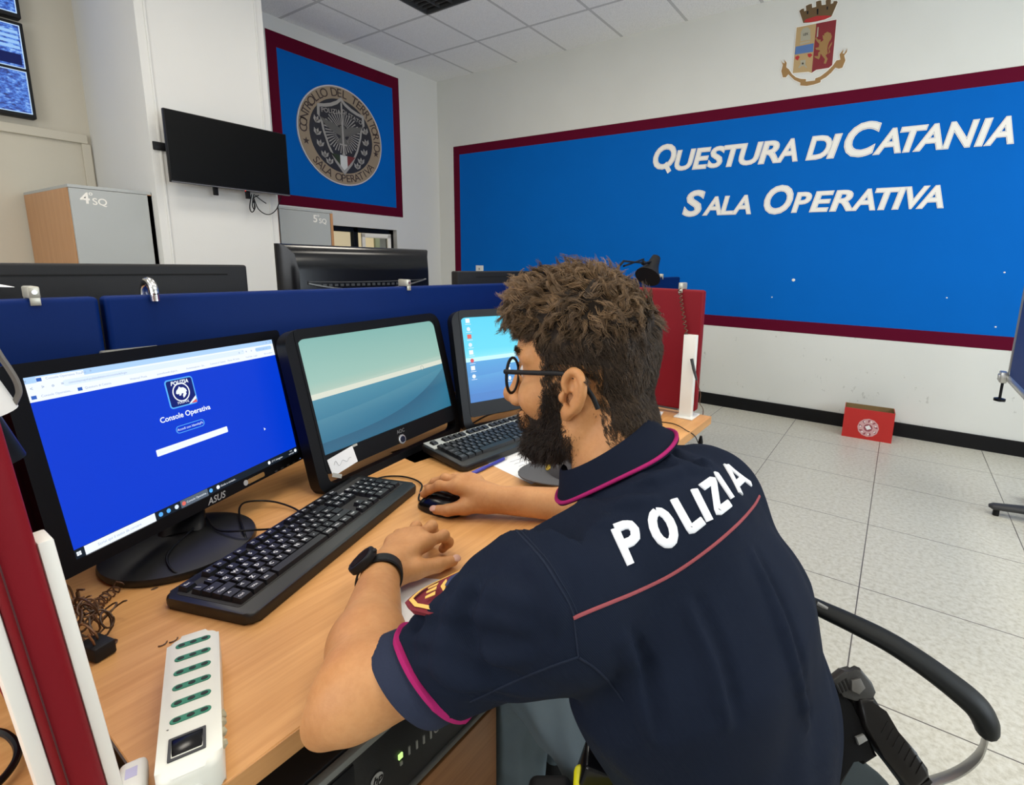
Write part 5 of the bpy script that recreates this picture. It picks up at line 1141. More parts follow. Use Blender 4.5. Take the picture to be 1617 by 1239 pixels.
body.cone(H(0.089,-0.017,-0.052),H(0.089,0.017,-0.052),0.0075,0.0075,0.008).cone(H(0.087,-0.015,-0.064),H(0.087,0.015,-0.064),0.0085,0.0085,0.008)
# ears
def ear(s):
    E0=V3([0.006,s*0.0790,0.0]); eb=nrm([-0.88,s*0.40,-0.08]); eu=nrm([-0.16,s*0.06,0.98]); eo=nrm(np.cross(eb,eu))*1.0
    if eo[1]*s<0: eo=-eo
    e=lambda b,u,o=0.0: HC+HB@(E0+eb*b+eu*u+eo*o)
    Bm=HB@np.stack([eb,eu,eo],1)
    body.ell(e(0.012,0.004,0.000),(0.0185,0.0285,0.0048),Bm,0.006)
    body.ell(e(0.0105,0.002,0.0080),(0.0130,0.0210,0.0075),Bm,0.003,'s')
    body.ell(e(0.0065,-0.005,0.001),(0.0070,0.0095,0.0085),Bm,0.0025,'s')
    body.ell(e(0.0095,0.0165,0.0015),(0.0055,0.0075,0.0035),Bm,0.003,'s')
    hel=[(0.004,0.004,0.003),(-0.002,0.014,0.004),(0.001,0.026,0.004),(0.010,0.0335,0.004),(0.020,0.031,0.004),(0.0275,0.021,0.005),(0.030,0.008,0.005),(0.0265,-0.006,0.005),(0.019,-0.017,0.0045),(0.011,-0.024,0.004)]
    hp=smooth_path([e(*q) for q in hel],3); body.chain(hp,list(np.interp(np.linspace(0,1,len(hp)),[0,0.15,0.5,1],[0.0026,0.0038,0.0046,0.0042])),0.003,k0=0.003)
    an=[(0.016,0.021,0.003),(0.0205,0.012,0.0042),(0.020,0.000,0.0042),(0.015,-0.009,0.004)]
    body.chain(smooth_path([e(*q) for q in an],3),[0.0032]*10,0.003)
    body.ell(e(0.0065,-0.025,0.0022),(0.0088,0.0098,0.0052),Bm,0.005)
    body.ell(e(-0.0035,-0.005,0.0035),(0.0045,0.0065,0.0042),Bm,0.004)
ear(1); ear(-1)
# arms
def arm(S,E,W,sag,fr=1.0):
    md=S+(E-S)*0.5+sag; body.cone(S,md,0.042,0.0405,0.03).cone(md,E,0.0405,0.0375,0.03)
    body.cone(E,E+(W-E)*0.30,0.038*fr,0.041*fr,0.03).cone(E+(W-E)*0.30,W,0.041*fr,0.0265,0.02)
arm(LS,LE,LW,V3([0,0,-0.013])); arm(RS,RE,RW,V3([0,0,0.0]),0.82)
ed=nrm(LE-LS); body.ell(LE+ed*0.012+V3([0.004,-0.012,-0.006]),(0.030,0.030,0.026),None,0.02)
body.ell(at(509,1148,0.520),(0.019,0.019,0.019),None,0.02)
# left hand: palm down, loosely curled, thumb towards the camera
def hand(W,mcps,palm_r,fingers,thumb,dorsal):
    W=V3(W); mc=[V3(m) for m in mcps]
    for i,m in enumerate(mc):
        st=W+(m-W)*0.10; body.cone(st,m,0.0175,palm_r,0.016)
    for i in range(3): body.cone(mc[i],mc[i+1],palm_r*0.95,palm_r*0.95,0.012)
    body.cone(W,(mc[0]+mc[3])/2*0.55+W*0.45-dorsal*0.006,0.020,0.017,0.016)
    for m,f in zip(mc,fingers):
        P=[m]+[V3(q) for q in f[0]]; r=f[1]; body.chain(P,r,0.004,k0=0.008)
        for q,rr in zip(P[1:-1],r[1:-1]): body.ell(q+dorsal*0.0008,(rr*1.07,)*3,None,0.004)
    P=[V3(q) for q in thumb[0]]; body.chain(P,thumb[1],0.006,k0=0.014)
up=V3([0,0,1.0])
lm=[(-0.601,0.522,0.770),(-0.624,0.525,0.772),(-0.641,0.515,0.769),(-0.653,0.499,0.763)]        # index .. little
lf=[([(-0.600,0.561,0.764),(-0.606,0.577,0.742),(-0.613,0.571,0.731)],[0.0098,0.0092,0.0084,0.0076]),
    ([(-0.634,0.566,0.768),(-0.648,0.582,0.746),(-0.644,0.575,0.730)],[0.0100,0.0094,0.0086,0.0078]),
    ([(-0.659,0.553,0.765),(-0.675,0.568,0.744),(-0.671,0.562,0.729)],[0.0096,0.0090,0.0082,0.0075]),
    ([(-0.675,0.528,0.757),(-0.690,0.541,0.740),(-0.688,0.537,0.728)],[0.0086,0.0080,0.0074,0.0068])]
hand(LW,lm,0.0118,lf,([LW+V3([0.014,0.012,-0.006]),(-0.583,0.485,0.748),(-0.573,0.522,0.740),(-0.570,0.552,0.733)],[0.017,0.0155,0.0112,0.0092]),nrm([-0.35,-0.1,0.93]))
# right hand, resting over the mouse
rm=[(-0.694,0.686,0.781),(-0.700,0.706,0.784),(-0.700,0.727,0.779),(-0.694,0.745,0.771)]
rf=[([(-0.727,0.671,0.780),(-0.751,0.668,0.766),(-0.768,0.667,0.752)],[0.0102,0.0096,0.0086,0.0076]),
    ([(-0.739,0.699,0.782),(-0.766,0.695,0.768),(-0.785,0.693,0.753)],[0.0102,0.0096,0.0087,0.0077]),
    ([(-0.737,0.727,0.775),(-0.763,0.727,0.757),(-0.778,0.726,0.741)],[0.0096,0.0090,0.0082,0.0073]),
    ([(-0.723,0.750,0.765),(-0.744,0.753,0.748),(-0.758,0.753,0.734)],[0.0086,0.0080,0.0074,0.0067])]
hand(RW,rm,0.0122,rf,([RW+V3([-0.012,-0.012,-0.008]),(-0.670,0.686,0.746),(-0.697,0.664,0.739),(-0.722,0.658,0.735)],[0.0175,0.0160,0.0112,0.0092]),up)
man=thing('person','seated man in a navy polo shirt with glasses and dark beard working at the desk','person',(PEL[0],PEL[1],0.0))
def mw_(g): return mv(g,(-PEL[0],-PEL[1],0))
def skin_mat():
    m=mat('skin',(0.52,0.245,0.125),0.5,spec=0.35,bump=0.12,bscale=900,sss=0.12); N,L=nt(m); b=N['Principled BSDF']; tc=N.new('ShaderNodeTexCoord')
    n1=noise(N,L,tc.outputs['Object'],18,5,0.6); n2=noise(N,L,tc.outputs['Object'],160,3,0.6)
    f=mathn(N,L,'ADD',mathn(N,L,'MULTIPLY',n1,0.75),mathn(N,L,'MULTIPLY',n2,0.25))
    L.new(ramp(N,L,f,[(0.36,(0.48,0.212,0.075)),(0.62,(0.59,0.290,0.118))]),b.inputs['Base Color'])
    return m
M['skin']=skin_mat()
obj('body',mw_(body.mesh(0.0021)),M['skin'],man,180)
mnail=mat('nail',(0.60,0.33,0.24),0.3)
for f,P0 in ((lf,lm),(rf,rm)):
    pass

# ---- polo shirt
shirt=SDF()
shirt.cone(PEL+V3([0.005,0,-0.03]),WST,0.130,0.122,0.05,aniso=(LAT,1.42)).cone(WST,CHM,0.122,0.118,0.06,aniso=(LAT,1.42)).cone(CHM,CHU,0.118,0.090,0.06,aniso=(LAT,1.48))
shirt.cone(CHU,NBS+V3([0.014,0,-0.010]),0.088,0.071,0.04)
shirt.cone(CHU+V3([-0.01,0,0.015]),LS,0.062,0.070,0.05).cone(CHU+V3([-0.01,0,0.015]),RS,0.062,0.070,0.05)
LD,RD=nrm(LE-LS),nrm(RE-RS); LH=LS+(LE-LS)*0.63+V3([0,0,-0.018]); RH=RS+(RE-RS)*0.60
LT=np.cross(nrm(LS*0.4+LE*0.6-CAM),LD); LT=nrm(LT if LT[2]>0 else -LT); RT=nrm(np.cross(np.cross(RD,[0,0,1.0]),RD)); SL=0.36     # the hem is cut on a slant, longer on the outer side
shirt.cone(LS,LH+LD*0.03,0.077,0.0470,0.04).cone(RS,RH+RD*0.03,0.072,0.0505,0.04)
def folds(P):
    """cloth wrinkles: waves fanning out from the armpit along the sleeve, soft ones on the back"""
    q=P-LS; t=q@LD; u=q@nrm(np.cross(LD,[0,0,1.0])); w=q@np.cross(LD,nrm(np.cross(LD,[0,0,1.0])))
    near=np.exp(-((t-0.085)/0.055)**2)*np.exp(-(np.maximum(np.linalg.norm(q-t[:,None]*LD,axis=1)-0.08,0)/0.04)**2)*np.clip((0.035-u*0.35-w*0.5)/0.05,0.15,1)
    ph=62*(t*0.95+0.55*w)+3.2*np.sin(26*u+1.0)+1.5*np.sin(41*w); f=(0.0062*(np.abs(np.sin(ph*0.5))**0.7-0.6)+0.0022*np.sin(1.7*ph+u*40))*near
    s1=np.sin(31*P[:,0]+17*P[:,2]+3*np.sin(23*P[:,1]))*np.sin(26*P[:,1]-21*P[:,2]+2*np.sin(19*P[:,0]))
    nk=np.exp(-(np.linalg.norm(P-(NBS+V3([0.05,0,-0.05])),axis=1)/0.12)**2)
    s2=np.sin(95*(P@nrm([0.5,0.2,0.8]))+5*np.sin(22*P[:,1]))
    return f+0.0020*s1+0.0018*s2*nk
shirt.disp=folds
shirt.clips=[]
def sleeve_cut(P,base):
    for S,D,Lh,T_ in ((LS,LD,np.linalg.norm(LH-LS),LT),(RS,RD,np.linalg.norm(RH-RS),RT)):
        q=P-S; t=q@D-SL*(q@T_); rad=np.linalg.norm(q-(q@D)[:,None]*D,axis=1)
        reg=np.maximum(t-Lh,-(0.16-rad)) if False else np.where(rad<0.13,t-Lh,-1.0); t=q@D
        base=np.maximum(base,np.where(t>0.02,reg,-1.0))
    # hollow around the arms at the sleeve ends
    for S,E,Lh in ((LS,LE,np.linalg.norm(LH-LS)),(RS,RE,np.linalg.norm(RH-RS))):
        D=nrm(E-S); q=P-S-(V3([0,0,-0.018])*0.95 if S is LS else 0); t=q@D; rad=np.linalg.norm(q-t[:,None]*D,axis=1)
        base=np.maximum(base,np.where(t>Lh-0.05,0.0425-rad,-1.0))
    # open neck
    D=nrm([-0.43,-0.20,0.87]); q=P-NBS; t=q@D; rad=np.linalg.norm(q-t[:,None]*D,axis=1)
    return np.maximum(base,np.where((rad<0.20)&(t>0.0),t-0.024,-1.0))
_sc=SDF.__call__
class Shirt(SDF):
    def __call__(s,P,cull=None): return sleeve_cut(P,_sc(s,P,cull))
shirt.__class__=Shirt
def cloth(name,col,scale=1400,rough=0.85):
    m=mat(name,col,rough,spec=0.10,sheen=0.0); N,L=nt(m); b=N['Principled BSDF']; tc=N.new('ShaderNodeTexCoord')
    wv=N.new('ShaderNodeTexWave'); wv.inputs['Scale'].default_value=scale/6.0; wv.inputs['Distortion'].default_value=1.5; wv.bands_direction='DIAGONAL'; L.new(tc.outputs['Object'],wv.inputs[0])
    nn=noise(N,L,tc.outputs['Object'],14,4)
    bp=N.new('ShaderNodeBump'); bp.inputs['Strength'].default_value=0.25; bp.inputs['Distance'].default_value=0.0008; L.new(wv.outputs[1],bp.inputs['Height']); L.new(bp.outputs[0],b.inputs['Normal'])
    L.new(mixc(N,L,nn,tuple(c*0.85 for c in col),tuple(c*1.15 for c in col)),b.inputs['Base Color'])
    return m
M['navy']=cloth('navy_cloth',(0.0072,0.0112,0.0235)); M['navy2']=cloth('navy_ribbed_cloth',(0.0068,0.0102,0.0215),2600); M['cuff']=cloth('cuff_cloth',(0.026,0.033,0.060),1800)
M['magenta']=cloth('magenta_trim',(0.36,0.018,0.125),3000); M['rose']=cloth('rose_piping',(0.30,0.075,0.085),3000); M['seam']=cloth('seam_thread',(0.015,0.020,0.036),3000); M['emb']=cloth('white_embroidery',(0.78,0.80,0.84),2500)
def crease(px,r,depth,k,cut=True):
    P=base_.march(dense(px,3)); P=P[np.abs(base_(P))<0.004]
    if len(P)<3: return
    n_=base_.grad(P,0.003); m=len(P)
    shirt.chain([p-q*depth for p,q in zip(P,n_)],[r*(0.35+0.65*math.sin(PI*(i+0.6)/(m+0.2))) for i in range(m)],k)
    P2=P+np.cross(n_,nrm(P[-1]-P[0]))*r*1.7
    for i in range(m-1 if cut else 0): shirt.cone(P2[i]+n_[i]*0.0050,P2[i+1]+n_[i+1]*0.0050,r*0.7,r*0.7,k*0.7,'s')
base_=Shirt(); base_.p=list(shirt.p); base_.disp=folds
for px in ([(655,978),(705,962),(770,968),(840,985)],[(640,1003),(690,1012),(760,1032),(828,1036)],[(690,930),(740,925),(800,940),(850,955)],[(668,1045),(715,1058),(775,1072)],
           [(985,752),(1030,754),(1085,738),(1120,730)],[(925,790),(975,792),(1030,785)],[(1050,712),(1080,738),(1112,742)],[(870,842),(915,826),(965,822)],
           [(1190,880),(1225,960),(1255,1050),(1275,1140)],[(985,1010),(1010,1080),(1025,1160)],[(1090,960),(1125,1040),(1150,1140)],[(840,880),(870,930),(880,985)]):
    crease(px,0.0075,0.0020,0.012,px[0][0]>900)
shirt_o=obj('polo_shirt',mw_(shirt.mesh(0.0036)),M['navy'],man,180)
Z8=lambda q: [(780+x/3.515,660+y/3.515) for x,y in q]
def dec(name,px,hw,h,m,n=8,label=None): return obj(name,mw_(ribbon(shirt,dense(px,n),hw,h)),m,shirt_o,60,label=label)
dec('yoke_piping',Z8([(440,1110),(520,1075),(650,1022),(800,960),(1000,860),(1200,720),(1350,590),(1440,490),(1474,432)]),0.0017,0.0012,M['rose'],label='rose piping across the back')
dec('armhole_seam',Z8([(125,625),(200,705),(280,800),(345,905),(405,1010),(445,1100)]),0.0010,0.0007,M['seam'])
dec('armhole_seam',Z8([(150,625),(225,705),(305,800),(370,905),(430,1010),(462,1080)]),0.0006,0.0005,M['seam'])
dec('side_seam',[(906,978),(910,1010),(913,1036)],0.0008,0.0006,M['seam']); dec('side_seam',[(913,1037),(870,1052),(820,1072),(770,1095),(742,1108)],0.0011,0.0007,M['seam']); dec('side_seam',[(914,1038),(940,1055),(965,1080),(985,1107)],0.0011,0.0007,M['seam'])
LET={'P':([(640,608),(775,556),(865,765),(735,822)],[[(0.17,0.0),(0.17,0.93)],[(0.17,0.93),(0.55,0.93),(0.78,0.88),(0.86,0.73),(0.78,0.56),(0.55,0.50),(0.17,0.50)]]),
 'O':([(832,524),(952,474),(1046,692),(922,742)],[[(0.5+0.38*math.sin(2*PI*k/14),0.5+0.40*math.cos(2*PI*k/14)) for k in range(15)]]),
 'L':([(978,462),(1075,408),(1168,582),(1084,650)],[[(0.20,1.0),(0.20,0.08),(0.98,0.08)]]),
 'I':([(1083,410),(1138,385),(1216,560),(1178,580)],[[(0.5,0.0),(0.5,1.0)]]),
 'Z':([(1140,378),(1215,325),(1315,482),(1243,538)],[[(0.06,0.93),(0.92,0.93),(0.10,0.07),(0.95,0.07)]]),
 'J':([(1208,316),(1250,292),(1337,435),(1306,455)],[[(0.5,0.0),(0.5,1.0)]]),
 'A':([(1258,278),(1315,240),(1426,362),(1364,425)],[[(0.06,0.0),(0.47,0.97)],[(0.94,0.0),(0.53,0.97)],[(0.22,0.30),(0.78,0.30)]])}
for ch,(q,st) in LET.items():
    TL,TR,BR,BL=[V3(p,float) if False else np.array(p,float) for p in q]; gs=[]
    sc_=np.interp(q[0][0],[640,1260],[0.0050,0.0046])
    for line in st:
        pl_=[]
        for i in range(len(line)-1):
            a,b=np.array(line[i]),np.array(line[i+1]); k=max(2,int(np.linalg.norm(b-a)*16))
            pl_+=[a+(b-a)*j/k for j in range(k)]
        pl_.append(np.array(line[-1]))
        px=[((1-v)*((1-u)*BL+u*BR)*1.0+v*((1-u)*TL+u*TR)) for u,v in pl_]
        gs.append(ribbon(shirt,Z8(px),sc_,0.0022))
    obj('back_lettering',mw_(join(*gs)),M['emb'],shirt_o,50,label='white embroidered letter %s'%('I' if ch=='J' else ch))
# sleeve cuffs and magenta lines: rings about the arm
def sleeve_ring(S,D,t,rad,n=48,T_=None):
    u=nrm(np.cross(D,[0,0,1.0])); w=np.cross(D,u); return [S+D*(t+SL*rad*((math.cos(a)*u+math.sin(a)*w)@T_))+rad*(math.cos(a)*u+math.sin(a)*w) for a in np.linspace(0,2*PI,n,endpoint=False)]
for S,D,Hh,T_ in ((LS,LD,LH,LT),(RS,RD,RH,RT)):
    Lh=np.linalg.norm(Hh-S); prof=[(Lh-0.010,0.0480),(Lh-0.003,0.0515),(Lh+0.016,0.0525),(Lh+0.019,0.0512),(Lh+0.018,0.0490),(Lh-0.004,0.0465),(Lh-0.03,0.0430)]
    R_=[sleeve_ring(S+(V3([0,0,-0.018])*0.95 if S is LS else 0),D,t+0.0,r,48,T_) for t,r in prof]; V=[p for r in R_ for p in r]; n=48
    Fs=[(i*n+k,i*n+(k+1)%n,(i+1)*n+(k+1)%n,(i+1)*n+k) for i in range(len(prof)-1) for k in range(n)]
    obj('sleeve_cuff',mw_(G(V,Fs)),M['cuff'],shirt_o,80,label='lighter ribbed sleeve cuff')
    S=S+(V3([0,0,-0.018])*0.9 if S is LS else 0); rp=shirt.project(np.array(sleeve_ring(S,D,Lh-0.013,0.053,64,T_)),10); rp=np.concatenate([rp,rp[:1]])
    obj('sleeve_line',mw_(ribbon(shirt,None,0.0034,0.0034,0.003,pts=rp)),M['magenta'],shirt_o,60,label='magenta line round the sleeve')
# collar: folded band around the neck, open at the front
NA=nrm([-0.43,-0.20,0.87]); NBk=nrm(BACK-NA*(BACK@NA)); NL=np.cross(NA,NBk); NL=NL if NL@LAT>0 else -NL
def cpt(phi,t,rad): return NBS+NA*t+rad*(math.cos(phi)*NBk*1.0+math.sin(phi)*NL*1.0)
pass
V=[];Fs=[];n=60; PH=np.linspace(-2.55,2.55,n+1)
secs=lambda c: [(0.010,0.0690),(0.048+0.008*c,0.0650),(0.053+0.008*c,0.0675),(0.051+0.008*c,0.0710),(0.036,0.0800),(0.021,0.0905),(0.018,0.0925),(0.018,0.0870)]
for ph in PH:
    c=0.5+0.5*math.cos(ph); c=c*0.9
    for t_,r_ in secs(c): V.append(cpt(ph,t_-0.012*(1-c),r_))
ns=8; V=np.array(V); V0=V.copy(); k_=np.arange(len(V))%8; lift=np.array([0,0,0,0,0.004,0.0055,0.0050,0.0015])[k_]
for _ in range(5):
    d_=shirt(V); g_=shirt.grad(V,0.003); push=np.where((lift>0)&(d_<lift),np.clip(lift-d_,0,0.01),0); V=V+(g_-np.outer(g_@NA,NA)*0.6)*push[:,None]
Dv=(V-V0).reshape(n+1,8,3); ker=np.exp(-(np.arange(-10,11)/5.0)**2); ker/=ker.sum(); Dp=np.pad(Dv,((10,10),(0,0),(0,0)),mode='edge'); Dv=sum(Dp[j:j+n+1]*ker[j] for j in range(21))*1.12; V=V0+Dv.reshape(-1,3)
for i in range(n):
    for k in range(ns-1): Fs.append((i*ns+k,(i+1)*ns+k,(i+1)*ns+k+1,i*ns+k+1))
col_o=obj('collar',mw_(G(list(V),Fs)),M['navy2'],shirt_o,70,label='ribbed navy collar')
obj('collar_line',mw_(tube([V3(V[i*ns+5])+0.0006*NA for i in range(n+1)],0.0034,8,flat=(0.75,1.0))),M['magenta'],col_o,80,label='magenta line along the collar edge')
# sleeve patch
pc_=shirt.march([(697,938)])[0]; A_=-LD; vw_=nrm(CAM-(LS*0.5+LE*0.5)); vw_=nrm(vw_-LD*(vw_@LD)); pn_=nrm(LT*0.86+vw_*0.50); 
pc_=LS+LD*0.084
for _ in range(40): pc_=pc_-pn_*np.clip(shirt(pc_[None])[0],-0.01,0.01); ps_=np.cross(A_,pn_)
PB=np.array(basis(ps_,A_,pn_,pc_)); PB[:3,3]-=V3([PEL[0],PEL[1],0])
sh_=[(x*1.12,y*1.18) for x,y in [(-0.030,0.026),(-0.020,0.034),(0,0.037),(0.020,0.034),(0.030,0.026),(0.031,0.004),(0.026,-0.018),(0.014,-0.034),(0,-0.042),(-0.014,-0.034),(-0.026,-0.018),(-0.031,0.004)]]
def bend(g,r=0.058): 
    v=g[0].copy(); a=v[:,0]/r; z=v[:,2]; v[:,0]=(r+z)*np.sin(a); v[:,2]=(r+z)*np.cos(a)-r; return (v,g[1])
def subdiv_poly(p,n=4): return [tuple(np.array(p[i])+(np.array(p[(i+1)%len(p)])-np.array(p[i]))*k/n) for i in range(len(p)) for k in range(n)]
def pp(poly,z0,z1):
    return xf(bend(prism(subdiv_poly(poly,3),z0,z1)),PB)
mpr=mat('patch_red',(0.17,0.008,0.018),0.8,bump=0.3,bscale=900); mpy=mat('patch_yellow',(0.75,0.45,0.10),0.7)
patch=obj('sleeve_patch',pp(sh_,-0.004,0.0025),mpr,shirt_o,30,label='maroon shield patch')
obj('patch_rim',xf(bend(frame(subdiv_poly([(x*0.88,y*0.90) for x,y in sh_],3),subdiv_poly([(x*0.78,y*0.81) for x,y in sh_],3),0.0025,0.0033)),PB),mpy,patch,30,label='gold stitched rim')
obj('patch_figure',pp([(0.010,0.020),(-0.004,0.024),(-0.014,0.012),(-0.010,0.0),(0.004,-0.004),(0.014,0.008)],0.0025,0.0034),mat('patch_blue',(0.02,0.03,0.09),0.8),patch,30)
obj('patch_figure',pp([(0.016,0.027),(0.0,0.030),(-0.015,0.027),(-0.012,0.021),(0.012,0.021)],0.0025,0.0032),mpy,patch,30); obj('patch_figure',pp([(0.014,-0.004),(0.002,-0.009),(-0.010,-0.005),(0.0,-0.002)],0.0025,0.0032),mpy,patch,30)
for k in range(3): obj('patch_digit',pp([(-0.010+0.008*k,-0.014),(-0.005+0.008*k,-0.014),(-0.006+0.008*k,-0.025),(-0.009+0.008*k,-0.025)],0.0025,0.0032),mpy,patch,30)

# ---- trousers and shoes
tr=SDF(); tr.cone(PEL+V3([0,0,0.02]),PEL+V3([0,0,-0.005]),0.112,0.112,0.03,aniso=(LAT,1.40))
for a,b,ra,rb in ((V3([-0.14,0.575,0.497]),V3([-0.53,0.700,0.500]),0.104,0.088),(V3([-0.11,0.76,0.505]),V3([-0.54,0.875,0.515]),0.092,0.073)):
    c=V3([b[0]-0.03,b[1],0.11]); tr.cone(PEL,a,0.11,0.10,0.04).cone(a,b,ra,rb,0.04).cone(b,c,0.072,0.062,0.03)
tr.disp=lambda P: 0.0042*np.sin(60*(P[:,0]*0.6+P[:,1])+4*np.sin(25*P[:,2]))*np.sin(24*P[:,0]+10*P[:,2])+0.0016*np.sin(110*(P[:,0]+0.5*P[:,1])+5*np.sin(20*P[:,1]))
obj('trousers',mw_(tr.mesh(0.005)),cloth('trousers_blue_grey',(0.125,0.165,0.190),1600),man,180)
for y in (0.695,0.86):
    s=SDF(); s.cone(V3([-0.545,y,0.055]),V3([-0.68,y,0.045]),0.045,0.042,0.02).cone(V3([-0.565,y,0.06]),V3([-0.57,y,0.13]),0.046,0.044,0.02); s.clips=[(V3([0,0,-1.0]),V3([0,0,0.002]))]
    obj('shoe',mw_(s.mesh(0.005)),M['blackmatte'],man,180)
# belt gear on the left hip
p=at(944,1214,0.595)-V3([PEL[0],PEL[1],0]); g=box(-0.020,0.020,-0.020,0.020,-0.05,0.020,0.005,3)
obj('belt_pouch',mv(rot(rot(g,'Y',0.25),'Z',0.5),p),M['blackgloss'],man,40,label='black belt pouch on the left hip')
p=at(946,1264,0.578)-V3([PEL[0],PEL[1],0]); obj('belt_tool',mv(rot(rot(box(-0.030,0.030,-0.045,0.030,-0.030,0.014,0.007,3),'X',0.3),'Z',0.5),p),mat('bright_yellow',(0.80,0.74,0.01),0.4),man,40,label='bright yellow tool on the left hip')

p=at(868,1262,0.70)-V3([PEL[0],PEL[1],0]); obj('belt_holder',mv(rot(box(-0.03,0.03,-0.025,0.025,-0.03,0.018,0.012,4),'Z',0.6),p),M['blackmatte'],man,40,label='dark rounded holder on the thigh')
# ---- glasses
gl=obj('glasses',mw_(join(*[tube([H(0.099-0.0035*((0.0345+s*0.0255*math.cos(a))/0.06)**2,s*0.0345+0.0255*math.cos(a),0.010+0.0245*math.sin(a)) for a in np.linspace(0,2*PI,41)],0.0021,8,cap=False) for s in (1,-1)])),M['blackmatte'],man,80,label='round black rimmed glasses')
obj('bridge',mw_(tube(smooth_path([H(0.098,0.0105,0.018),H(0.101,0,0.021),H(0.098,-0.0105,0.018)],5),0.002,8)),M['blackmatte'],gl,80)
mlens=mat('lens_glass',(1,1,1),0.02); mlens.node_tree.nodes['Principled BSDF'].inputs['Transmission Weight'].default_value=1.0; mlens.node_tree.nodes['Principled BSDF'].inputs['IOR'].default_value=1.05
for s in (1,-1):
    obj('temple_arm',mw_(tube(smooth_path([H(0.0965,s*0.0600,0.0205),H(0.092,s*0.066,0.0215),H(0.05,s*0.074,0.024),H(0.012,s*0.0815,0.0265),H(-0.010,s*0.0840,0.022),H(-0.028,s*0.0825,0.002),H(-0.036,s*0.080,-0.016)],6),0.0024,8,flat=(1.35,0.75),up=HU)),M['blackmatte'],gl,80)
    V=[H(0.0985-0.0035*((0.0345+s*r*0.0245*math.cos(a))/0.06)**2,s*0.0345+r*0.0245*math.cos(a),0.010+r*0.0235*math.sin(a)) for r in (0.01,0.5,1) for a in np.linspace(0,2*PI,32,endpoint=False)]
    obj('lens',mw_(G(V,[(k*32+i,k*32+(i+1)%32,(k+1)*32+(i+1)%32,(k+1)*32+i) for k in (0,1) for i in range(32)])),mlens,gl,80)
    e=obj('eye',mw_(xf(ball((0,0,0),0.0122,10),np.block([[HB,(H(0.0745,s*0.031,0.017)).reshape(3,1)],[np.zeros((1,3)),np.ones((1,1))]]))),mat('eye_white_%d'%s,(0.75,0.70,0.66),0.2),man,80)
    obj('iris',mw_(xf(mv(sc(ball((0,0,0),1,8),(0.003,0.0055,0.0055)),(0.0108,0.0,-0.002)),np.block([[HB,(H(0.0745,s*0.031,0.017)).reshape(3,1)],[np.zeros((1,3)),np.ones((1,1))]]))),mat('iris_%d'%s,(0.03,0.015,0.008),0.2),e,80)
# ---- wrist watch
WD=nrm(LW-LE); wc=LW-WD*0.012; wu=nrm(nrm([-0.62,-0.25,0.75])-WD*(nrm([-0.62,-0.25,0.75])@WD)); ws=np.cross(WD,wu)
ring=[(math.cos(a),math.sin(a)) for a in np.linspace(0,2*PI,41)]
band=[]; 
V=[];Fs=[]
for i,(c,s) in enumerate(ring[:-1]):
    for dw,rr in ((-0.011,0.0320),(-0.010,0.0345),(0.010,0.0345),(0.011,0.0320)): V.append(wc+WD*dw+rr*(c*wu*0.93+s*ws*1.0))
for i in range(40):
    for k in range(4): Fs.append((i*4+k,i*4+(k+1)%4,((i+1)%40)*4+(k+1)%4,((i+1)%40)*4+k))
wt=obj('wrist_watch',mw_(G(V,Fs)),M['blackmatte'],man,50,label='black wrist watch')
WB=np.array(basis(ws,WD,wu,wc+wu*0.031)); WB[:3,3]-=V3([PEL[0],PEL[1],0])
obj('watch_case',xf(prism(rrect(0.040,0.042,0.014,6),0.0,0.012,0.003,3),WB),M['blackmatte'],wt,40); obj('watch_face',xf(prism(rrect(0.031,0.031,0.012,6),0.012,0.0126),WB),M['blackgloss'],wt,40)
obj('buckle',mw_(mv(sc(ball((0,0,0),1,8),(0.006,0.006,0.012)),wc-wu*0.034+ws*0.004)),M['steel'],wt,60); obj('crown_button',xf(mv(cyl((0.020,0,0.006),(0.0235,0,0.006),0.003,10),(0,0,0)),WB),M['darkgrey'],wt,60)
# finger nails that show
def nail(tip,prev,dors,r):
    d=nrm(V3(tip)-V3(prev)); n_=nrm(dors-d*(dors@d)); s_=np.cross(d,n_); c=V3(tip)+n_*r*0.86+d*r*0.35
    B=np.array(basis(s_,d,n_,c)); B[:3,3]-=V3([PEL[0],PEL[1],0]); return xf(sc(ball((0,0,0),1,8),(r*0.72,r*0.95,r*0.20)),B)
obj('nail',nail((-0.570,0.552,0.733),(-0.573,0.522,0.740),nrm([0.55,-0.25,0.75]),0.0092),mnail,man,80); obj('nail',nail((-0.722,0.658,0.735),(-0.697,0.664,0.739),nrm([0.1,-0.7,0.7]),0.0092),mnail,man,80)
for f in rf: obj('nail',nail(f[0][2],f[0][1],nrm([-0.5,0,0.85]),f[1][3]),mnail,man,80)

